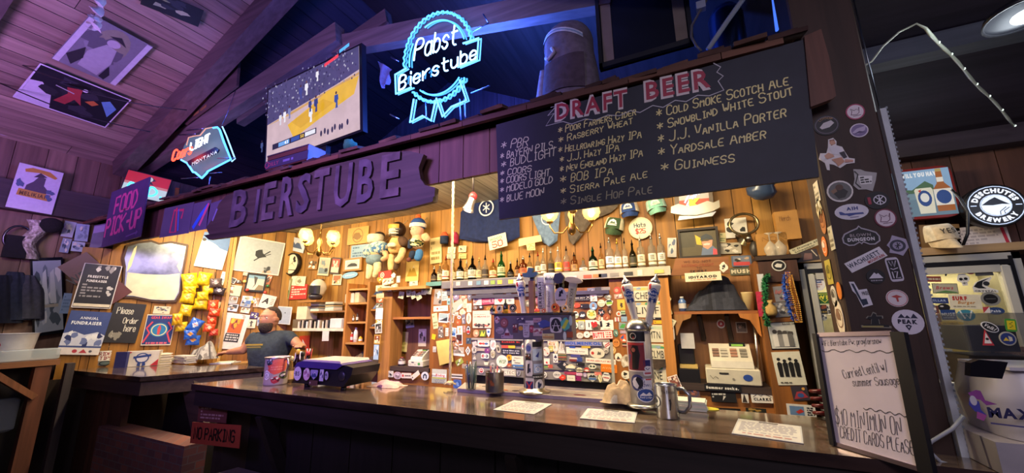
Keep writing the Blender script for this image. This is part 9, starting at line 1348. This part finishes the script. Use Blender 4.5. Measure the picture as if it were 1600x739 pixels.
c=onZ(163,572,BAR);fr=up(c);t=thing('tip_jar','clear jar with a hand lettered paper label at the left of the counter','jar',c);b=MB('clear_g');b.lathe([(.085,0),(.1,.02),(.1,.15),(.08,.19),(.08,.22)],fr,'#d8dcd8',22,False);b.use('gloss').tube([(c.x+.082*math.cos(k*.3),c.y+.082*math.sin(k*.3),BAR+.22)for k in range(21)],.006,'#e4e8e4',5,closed=True);b.build('glass',t)
b=MB('print');wrap(b,fr,.1,.085,.055,[('w','RIDER',-.7,.1,.62,1.4,.12,'#8a2430'),('w','TIPS',-.55,-.75,.6,1.1,.12,'#8a2430')],.12,facing(c),'b','#e6e2d8');wrap(b,fr,.1,.05,.025,[('e',0,0,.8,.7,'#5a6a6a')],.04,facing(c),'o','#23282a');b.build('paper_label',t);b=MB('print');[b.box((c.x+.03*math.sin(i*2),c.y+.03*math.cos(i*2),BAR+.02+.012*i),(.07,.03,.004),'#9aa890',i)for i in range(6)];b.build('dollar_bills',t)
c=onZ(209,573,BAR);t=thing('beer_carton','white beer carton with red corners and a blue ribbon on the counter','carton',c);W_=.3;b=MB('paint');b.box((c.x,c.y+.07,BAR+.085),(W_,.13,.165),'#d8d0c8',.95);b.build('box',t)
fr=frame((c.x+.066*math.sin(.95),c.y+.07-.066*math.cos(.95),BAR+.085),(math.cos(.95),math.sin(.95),0),(0,0,1));b=MB('print');art(b,fr,W_/2,.08,[('p',[(-1,1),(-.55,1),(-1,.1)],'#b82c34'),('p',[(1,-1),(.55,-1),(1,-.1)],'#b82c34'),('e',.05,.1,.4,.7,'#2c4488'),('e',.05,.1,.32,.55,'#d8d4dc'),('p',[(-.45,.05),(.55,.3),(.55,.6),(-.45,.35)],'#2c4488'),('p',[(-.15,-.5),(.0,-.4),(.0,-1),(-.2,-.9)],'#2c4488'),('p',[(.25,-.4),(.1,-.4),(.1,-1),(.3,-.9)],'#2c4488')],.001);b.build('printed_face',t)
p=onZ(184,575,BAR);b=MB('print');b.box((p.x,p.y+.02,BAR+.085),(.12,.03,.17),'#3a3c78',.5);b.build('blue_booklet',None,'blue booklet standing between the jar and the beer carton','booklet')
c=onZ(224,560,BAR);b=MB('gloss');b.lathe([(.045,0),(.05,.1),(.052,.16),(.03,.19)],up((c.x,c.y,BAR)),'#c02c2c',18);b.build('red_cup',None,'red plastic cup behind the beer carton','cup')
for i,(px,py,w_,h_,col,lab)in enumerate(((244,570,.13,.13,'#d8ccae','stack of cream cards right of the beer carton'),(255,567,.16,.07,'#e0dcd4','low pale napkin stack in the middle of the counter'),(280,568,.26,.09,'#d8d4cc','messy paper pile right of the napkins'))):
 c=onZ(px,py,BAR);b=MB('print');n=int(h_/.009)
 for k in range(n):b.box((c.x+.008*math.sin(k*2.7),c.y+.05+.008*math.cos(k*1.9),BAR+.005+k*.009),(w_,.12,.008),[col,'#efe8dc','#b8b0a4'][k%3],.25*math.sin(k*3.1)if i==2 else .05*math.sin(k))
 b.build('paper_stack',None,lab,'paper stack','paper stacks on the counter')
c=onZ(262,575,BAR);heap(at('S',318,556)+SN_*.2-V((0,0,.02)),.34,.2,.2,['#8a8480','#b8b4ac','#5a5654'],'cloth_bundle','grey cloth bundle under the snack bags','cloth',11)
q=at('S',352,562)+SN_*.18;b=MB('print');b.box((q.x,q.y,1.04),(.26,.2,.015),'#e0e4e0',.5);b.box((q.x+.02,q.y,1.052),(.18,.14,.01),'#d0dcc8',.9);b.build('loose_papers',None,'loose white papers on the bench beside the bartender','paper stack')
pL,pR=onZ(1308,697,BAR),onZ(1441,737,BAR);dW=(pR-pL).normalized();nW=V((dW.y,-dW.x,.12)).normalized();uW=dW.cross(-nW)*-1 if dW.cross(-nW).z<0 else dW.cross(-nW)
t=thing('whiteboard_stand','black framed whiteboard of specials standing on the bar before the post','whiteboard',(pL+pR)/2)
def wpx(x,y):q=onP(x,y,pL,nW)-pL;return(q.dot(dW),q.dot(uW))
c4=[wpx(*p)for p in((1281,522),(1397,519),(1441,737),(1310,697))];wW=(pR-pL).length;hW=(c4[0][1]+c4[1][1])/2;fr=(pL,dW,uW,nW)
b=MB('gloss');b.prism([c4[3],c4[2],c4[1],c4[0]],fr,.008,'#d3c6d0');b.build('board',t)
for x0,y0,x1,y1,w_ in((c4[3][0],c4[3][1],c4[0][0],c4[0][1],-.016),(c4[2][0],c4[2][1],c4[1][0],c4[1][1],.04)):b=MB('plastic');b.prism(sorted_ if 0 else([(x0,y0),(x0+w_,y0),(x1+w_,y1),(x1,y1)]if w_>0 else[(x0+w_,y0),(x0,y0),(x1,y1),(x1+w_,y1)]),fr,.022,'#0d0c10');b.build('side_rail',t)
b=MB('metal');b.prism([(c4[0][0],c4[0][1]-.012),(c4[1][0],c4[1][1]-.012),(c4[1][0],c4[1][1]+.004),(c4[0][0],c4[0][1]+.004)],fr,.014,'#b8a8b0');b.build('clip_rail',t);b=MB('metal');b.prism([c4[3],c4[2],(c4[2][0],c4[2][1]+.014),(c4[3][0],c4[3][1]+.014)],fr,.014,'#c0b0b8');b.build('bottom_rail',t)
b=MB('metal');b.beam(pL+dW*wW*.5+uW*.1-nW*.004,pL+dW*wW*.5-V((nW.x,nW.y,0))*.03+V((0,0,.004)),.05,.006,'#3a3840');b.build('rear_prop',t)
b=MB('print')
def mk(txt,x0,y0,x1,y1,cap,wd=.0019,col='#1f1c22',jit=.14):
 a=V(wpx(x0,y0));e=V(wpx(x1,y1));d=e-a;L=d.length;d.normalize();nn=V((-d.y,d.x));h=(V(wpx(x0,y0-cap))-a).length
 for pl in stroke_lines(txt,h,L,.08,jit,1)[0]:b.ribbon([tuple(a+d*p+nn*q)for p,q in pl],fr,wd,col,.0085)
mk('WiFi: Bierstube Pw: prayforsnow',1287,541,1380,537,8,.0013);mk('Curried Lentil w/',1322,592,1392,579,13,.0017);mk('summer Sausage',1336,604,1409,601,12,.0017);mk('$10 MINIMUN ON',1309,662,1412,681,24);mk('CREDIT CARDS PLEASE',1316,684,1431,711,18)
b.build('marker_writing',t)
for y0,x0,x1,sl_ in((548,1287,1402,.02),(638,1352,1424,.18)):b=MB('print').ribbon([wpx(x0+(x1-x0)*k/24,y0+2*math.sin(k*1.25)+(x1-x0)*k/24*sl_)for k in range(25)],fr,.0026,'#1f1c22',.0085);b.build('wavy_line',t)
c=onZ(1286,655,BAR);c=V((c.x,c.y,BAR));b=MB('gloss')
b.tube([c+V((.03*math.cos(k*.5),.03*math.sin(k*.5),.01+k*.0026))for k in range(50)],.009,'#5c1a22',6);b.build('red_coil',None,'dark red coiled stand behind the left edge of the whiteboard','coil')
t=thing('beer_monitor','red framed lit screen showing a beer can and bottle right of the post','lit sign',onY(1430,345,3.55));PM=[(1362,272),(1482,262),(1492,338),(1375,351)];fr,a,b_=qf((0,3.6,0),BN,PM);b=MB('plastic');b.prism(ngon(a,b_,28,8),(fr[0],fr[1],fr[2],fr[3]),.05,'#8a2420');b.build('red_frame',t)
b=MB('emit_.75');art(b,(fr[0]+fr[3]*.051,fr[1],fr[2],fr[3]),a*.93,b_*.9,[('r',-1,-1,1,1,'#8fb0d0'),('r',-1,-1,1,.1,'#6a8494'),('p',[(-1,.1),(-.6,.25),(-.1,.15),(.3,.5),(.5,.3),(.5,.0),(-1,.0)],'#4a6a4c'),('p',[(-.9,-.05),(-.4,.02),(.4,-.1),(1,.0),(1,-.3),(-.9,-.25)],'#7a94a0'),('t','WHAT WILL YOU HAVE?',.0,.8,.16,'#f4f4f4',4,1.6),('p',[(.0,-.9),(-.05,.12),(.0,.2),(.42,.2),(.46,.1),(.42,-.9)],'#e8e0c8'),('e',.2,-.25,.19,.35,'#2a4a88'),('e',.2,-.22,.12,.2,'#e8e4dc'),('p',[(.05,.1),(.15,.15),(.1,-.0)],'#c83c34'),('p',[(.48,-.85),(.47,.1),(.6,.35),(.62,.9),(.78,.9),(.8,.35),(.95,.1),(.94,-.85)],'#a8602c'),('r',.47,-.6,.95,.1,'#efe6d8'),('e',.71,-.25,.2,.3,'#2a4a88'),('r',.61,.4,.79,.6,'#efe6d8'),('r',.62,.85,.78,.98,'#b8a060')],.001);b.build('screen',t);light('monitor_glow','AREA',fr[0]+fr[3]*.12,1.5,(.8,.88,1),.4,fr[0]+fr[3]*2,.3)
t=thing('round_beer_sign','round black and white lit brewery sign on the right wall','lit sign',onY(1552,350,3.5));c=onY(1552,322,3.5);R_=onY(1552,289,3.5).z-c.z;fr=frame(c,(1,0,0),(0,0,1));fr=rotf(fr,-4);b=MB('plastic');b.lathe([(R_,-.05),(R_*1.02,0),(R_,.02)],fr,'#0e1016',40);b.build('case',t);b=MB('plastic');b.box((c.x,3.6,c.z),(.05,.18,.05),'#14141a');b.build('wall_bracket',t)
b=MB('emit_1.3');art(b,(fr[0]+fr[3]*.021,fr[1],fr[2],fr[3]),R_,R_,[('c',0,0,.97,'#0c0d14'),('o',0,0,.9,.035,'#c8d8f8'),('o',0,0,.5,.03,'#c8d8f8'),('a','DESCHUTES',.7,.19,'#e8eefc',90,1,3),('a','BREWERY',.7,.18,'#e8eefc',270,-1,3),('r',-.82,-.02,-.62,.02,'#c8d8f8'),('r',.62,-.02,.82,.02,'#c8d8f8'),('e',0,0,.48,.48,'#dfe8fa'),('p',[(-.46,.02),(-.2,.25),(.0,.38),(.15,.25),(.45,.02),(.2,.05),(-.1,.0)],'#141824'),('p',[(.0,-.45),(-.3,-.2),(-.44,-.05),(-.1,-.08),(.2,-.03),(.1,-.15),(-.05,-.25)],'#f0f4ff'),('l',[(.1,-.44),(.1,-.3),(.3,-.1)],.03,'#28304a'),('l',[(.25,-.4),(.22,-.28),(.4,-.12)],.03,'#28304a')],.001);b.build('face',t);light('round_sign_glow','POINT',c+V((0,-.2,0)),.8,(.7,.8,1),.12)
cap('#d8c4a4','#e0d4bc',1467,372,56,44,3,'cream cap with dark letters on top of the glass cooler','F','YES')
for c4,bg,ops,lab in(([(1490,356),(1572,350),(1580,384),(1500,392)],'#d8d0d4',[('L',6,-.9,-.9,.6,.8,'#b0a8b0'),('p',[(.72,1),(.85,1),(.95,-1),(.82,-1)],'#b82c44')],'white ruled poster with a red stripe over the cooler'),([(1440,352),(1500,350),(1502,392),(1436,392)],'#8a6a44',[('n',6,3,['#6a4a2c','#a8824c','#3a2c20'],.3)],'brown cardboard behind the cream cap')):sheet('poster',(0,3.62,0),BN,c4,bg,ops,lab,'poster')
b=MB('plastic');b.tube([onY(*p,3.4)for p in((1487,296),(1500,310),(1512,330),(1512,365),(1504,385))],.008,'#15141a',6);b.build('black_cable',None,'black cable hanging between the lit screen and the round sign','cable')
c=onY(1556,556,2.75);t=thing('acrylic_box','smoky clear box with stickers standing on the cooler side','box',V((c.x+.05,2.7,1.3)));x0,x1_=onY(1512,525,2.6).x,onY(1622,525,2.6).x;z0,z1=onY(1556,558,2.6).z,onY(1556,489,2.6).z
b=MB('clear_g');b.box(((x0+x1_)/2,2.75,(z0+z1)/2),(x1_-x0,.3,z1-z0),'#4a4c58',bev=.006);b.build('case',t);b=MB('plastic');b.box(((x0+x1_)/2,2.78,(z0+z1)/2-.02),(x1_-x0-.05,.2,z1-z0-.08),'#1c1c22');b.box(((x0+x1_)/2,2.76,z0/2),(x1_-x0,.26,z0),'#2a2420');b.build('inner_stand',t);plane('A',(0,2.597,0),(1,0,0))
for cx,cy,w_,h_,r_,sh,bg,ops,lab in((1546,511,30,14,-38,'o','#e8e6e6',[('e',0,0,.88,.8,'#16161a'),('t','Volkl',0,0,.7,'#e8e6e6',2,1.3,.2)],'black oval sticker on the smoky box'),(1541,527,18,25,0,'t','#c83a44',[('p',[(-.65,-.75),(.65,-.75),(0,.6)],'#efe8e4'),('c',0,-.2,.3,'#2a2624')],'red warning triangle on the smoky box'),(1579,508,18,20,-5,'q','#4a9a3c',[('r',-.7,-.7,.7,.7,'#e8d020'),('l',[(-.3,-.4),(.3,-.1),(-.3,.2),(.3,.5)],.14,'#2a5a24')],'green and yellow square sticker on the smoky box'),(1574,529,27,22,0,'o','#b8b4a8',[('e',0,0,.85,.82,'#26387a'),('p',[(-.6,-.3),(-.2,.2),(.1,-.3)],'#e0c040'),('p',[(.1,-.4),(.1,.4),(.5,.2),(.5,-.3)],'#c8c4b8')],'blue round sticker on the smoky box')):
 o=flat('sticker','A',cx,cy,w_,h_,r_,sh,bg,ops,None,None,None,.0015,'print',None,.001,t)
sheet('card_box',(0,2.9,0),BN,[(1530,540),(1592,540),(1596,566),(1536,562)],'#b88a5c',[('L',2,-.6,-.2,.8,.7,'#8a3c24'),('r',-.9,-.8,-.7,.8,'#4a2c24')],'tan card box below the smoky box','box',None,.06)
c=V((onY(1575,640,1.95).x+.04,1.98,1.24));t=thing('white_machine','rounded white countertop machine with a purple swirl emblem at the right edge','machine',c);zb_,zt_2=onY(1560,690,1.82).z,onY(1575,566,2.08).z;x0=onY(1516,640,1.98).x;Wm=.4;hm=zt_2-zb_
b=MB('gloss');b.grid(lambda u,v:(x0+Wm*(.5-.5*math.copysign(abs(math.cos(2*math.pi*u))**.55,math.cos(2*math.pi*u))*(1-.12*max(0,v-.55)**1*2.2-.1*(1-v)**2)),1.98+.17*math.copysign(abs(math.sin(2*math.pi*u))**.6,math.sin(2*math.pi*u))*(1-.25*max(0,v-.6)*2),zb_+hm*v),40,16,'#c8c2c8');b.prism([(x0+.05,1.83),(x0+Wm-.05,1.83),(x0+Wm-.05,2.1),(x0+.05,2.1)],(V((0,0,zb_+hm*.985)),V((1,0,0)),V((0,1,0)),V((0,0,1))),.01,'#d8d2d6');b.build('shell',t)
b=MB('gloss');f=frame((0,1.835,0),(1,0,.0),(0,.3,1));q=[onY(*p,1.80)for p in((1517,567),(1530,562),(1575,566),(1566,592),(1516,588))];b.prism([(p.x,p.z)for p in q][::-1],(V((0,1.83,0)),V((1,0,0)),V((0,0,1)),V((0,-1,0))),.03,'#0d0c12');b.build('black_window',t)
b=MB('print');f=frame(onY(1555,634,1.805),(1,0,0),(0,0,1));art(b,(f[0]-f[1]*.03,f[1],f[2],f[3]),.05,.05,[('p',[(-.1,.9),(.1,.85),(.2,.3),(.7,.1),(.2,.0),(.0,.3),(-.4,.4),(-.5,.7)],'#9a4a98'),('p',[(-.5,.4),(-.1,.2),(-.1,-.3),(.1,-.6),(-.4,-.4),(-.6,.0)],'#4a4aa8'),('p',[(-.3,-.4),(.1,-.6),(-.1,-.95),(-.4,-.8)],'#b85aa0'),('e',-.35,.25,.16,.3,'#d8d2d8')],.001);text(b,f,'MAX',.03,-.02,.028,'#2c2a58',2,.002);[b.prism([(-.02,-.055),(.07,-.06),(.07,-.056),(-.02,-.05)],f,.001,'#5a5488')];b.build('emblem',t)
b=MB('plastic');b.tube([onY(*p,1.9)for p in((1506,650),(1488,670),(1455,690),(1448,700),(1470,722),(1520,736))],.006,'#a8acb4',6);b.build('white_cable',None,'white cable looping from the machine past the post','cable')
c=V((x0+.2,1.98,BAR));t=thing('white_carton','white carton with a bold lettered notice under the machine','carton',c);b=MB('paint');b.box((x0+.2,1.99,(BAR+zb_)/2),(.46,.34,zb_-BAR-.004),'#b0a8ac');b.build('carton',t)
b=MB('print');f=frame((x0+.2,1.8185,(BAR+zb_)/2),(1,0,0),(0,0,1));hz_=(zb_-BAR)/2*.78;f=(f[0]+f[1]*.03,f[1],f[2],f[3]);b.prism([(-.19,-hz_),(.2,-hz_),(.2,hz_),(-.19,hz_)],f,.001,'#d8d4d4');art(b,f,.19,hz_,[('t',"DON'T CARE HOW YOU",0,.5,.5,'#2a2628',3,1.8),('t','DO IT IN CALIFORNIA',0,-.4,.5,'#2a2628',3,1.8)],.002);b.build('notice',t)
b=MB('print');p=onY(1487,635,2.3);b.box((p.x,2.4,BAR+.1),(.1,.12,.2),'#d8dce0',.1);b.build('white_tub',None,'plain white tub behind the machine cable','tub')
c=onZ(1596,22,2.75);t=thing('ceiling_lamp','black dish ceiling lamp with a white bulb at the top right','lamp',c);b=MB('plastic');b.lathe([(.02,.06),(.05,.05),(.1,.015),(.11,-.012),(.1,-.008)],up(c,(0,.1,1)),'#17171c',26,False);b.build('shade',t);b=MB('emit_8');b.ball(c+V((.02,0,-.012)),(.05,.05,.02),'#e0f0ff',16,8);b.build('diffuser',t);light('ceiling_lamp_light','POINT',c-V((0,0,.1)),9,(.82,.92,1),.1)
b=MB('metal');b.tube([c+V((0,0,.09)),c+V((0,.01,.75))],.012,'#23232a',6);b.build('stem',t)
P=[onY(*p,2.1)for p in((1346,105),(1362,96),(1380,72),(1405,50),(1432,37),(1446,44))]+[onY(1446+(1585-1446)*k/14,44+(195-44)*k/14+2*math.sin(k),2.1+1.35*k/14)for k in range(1,15)];t=thing('light_string','twisted pale light string draped from the post across the low ceiling','light string',P[-1]);b=MB('gloss');b.tube(P,[.004]*5+[.006+.002*(k%2)for k in range(len(P)-5)],'#b8bca8',6);b.build('wrapped_cord',t)
for k in range(7,len(P),2):b=MB('emit_2');b.ball(P[k]+V((0,-.006,0)),.006,'#e8fff0',8,6);b.build('led_bead',t)
LB={}
for o in COL.objects:
 if o.parent is None and 'label' in o:LB.setdefault(o['label'],[]).append(o)
for k,L in LB.items():
 if len(L)>1:
  L.sort(key=lambda o:o.location.x)
  for i,o in enumerate(L):o['label']=(ORD[i]if i<14 else str(i+1)+'th')+' from the left '+k
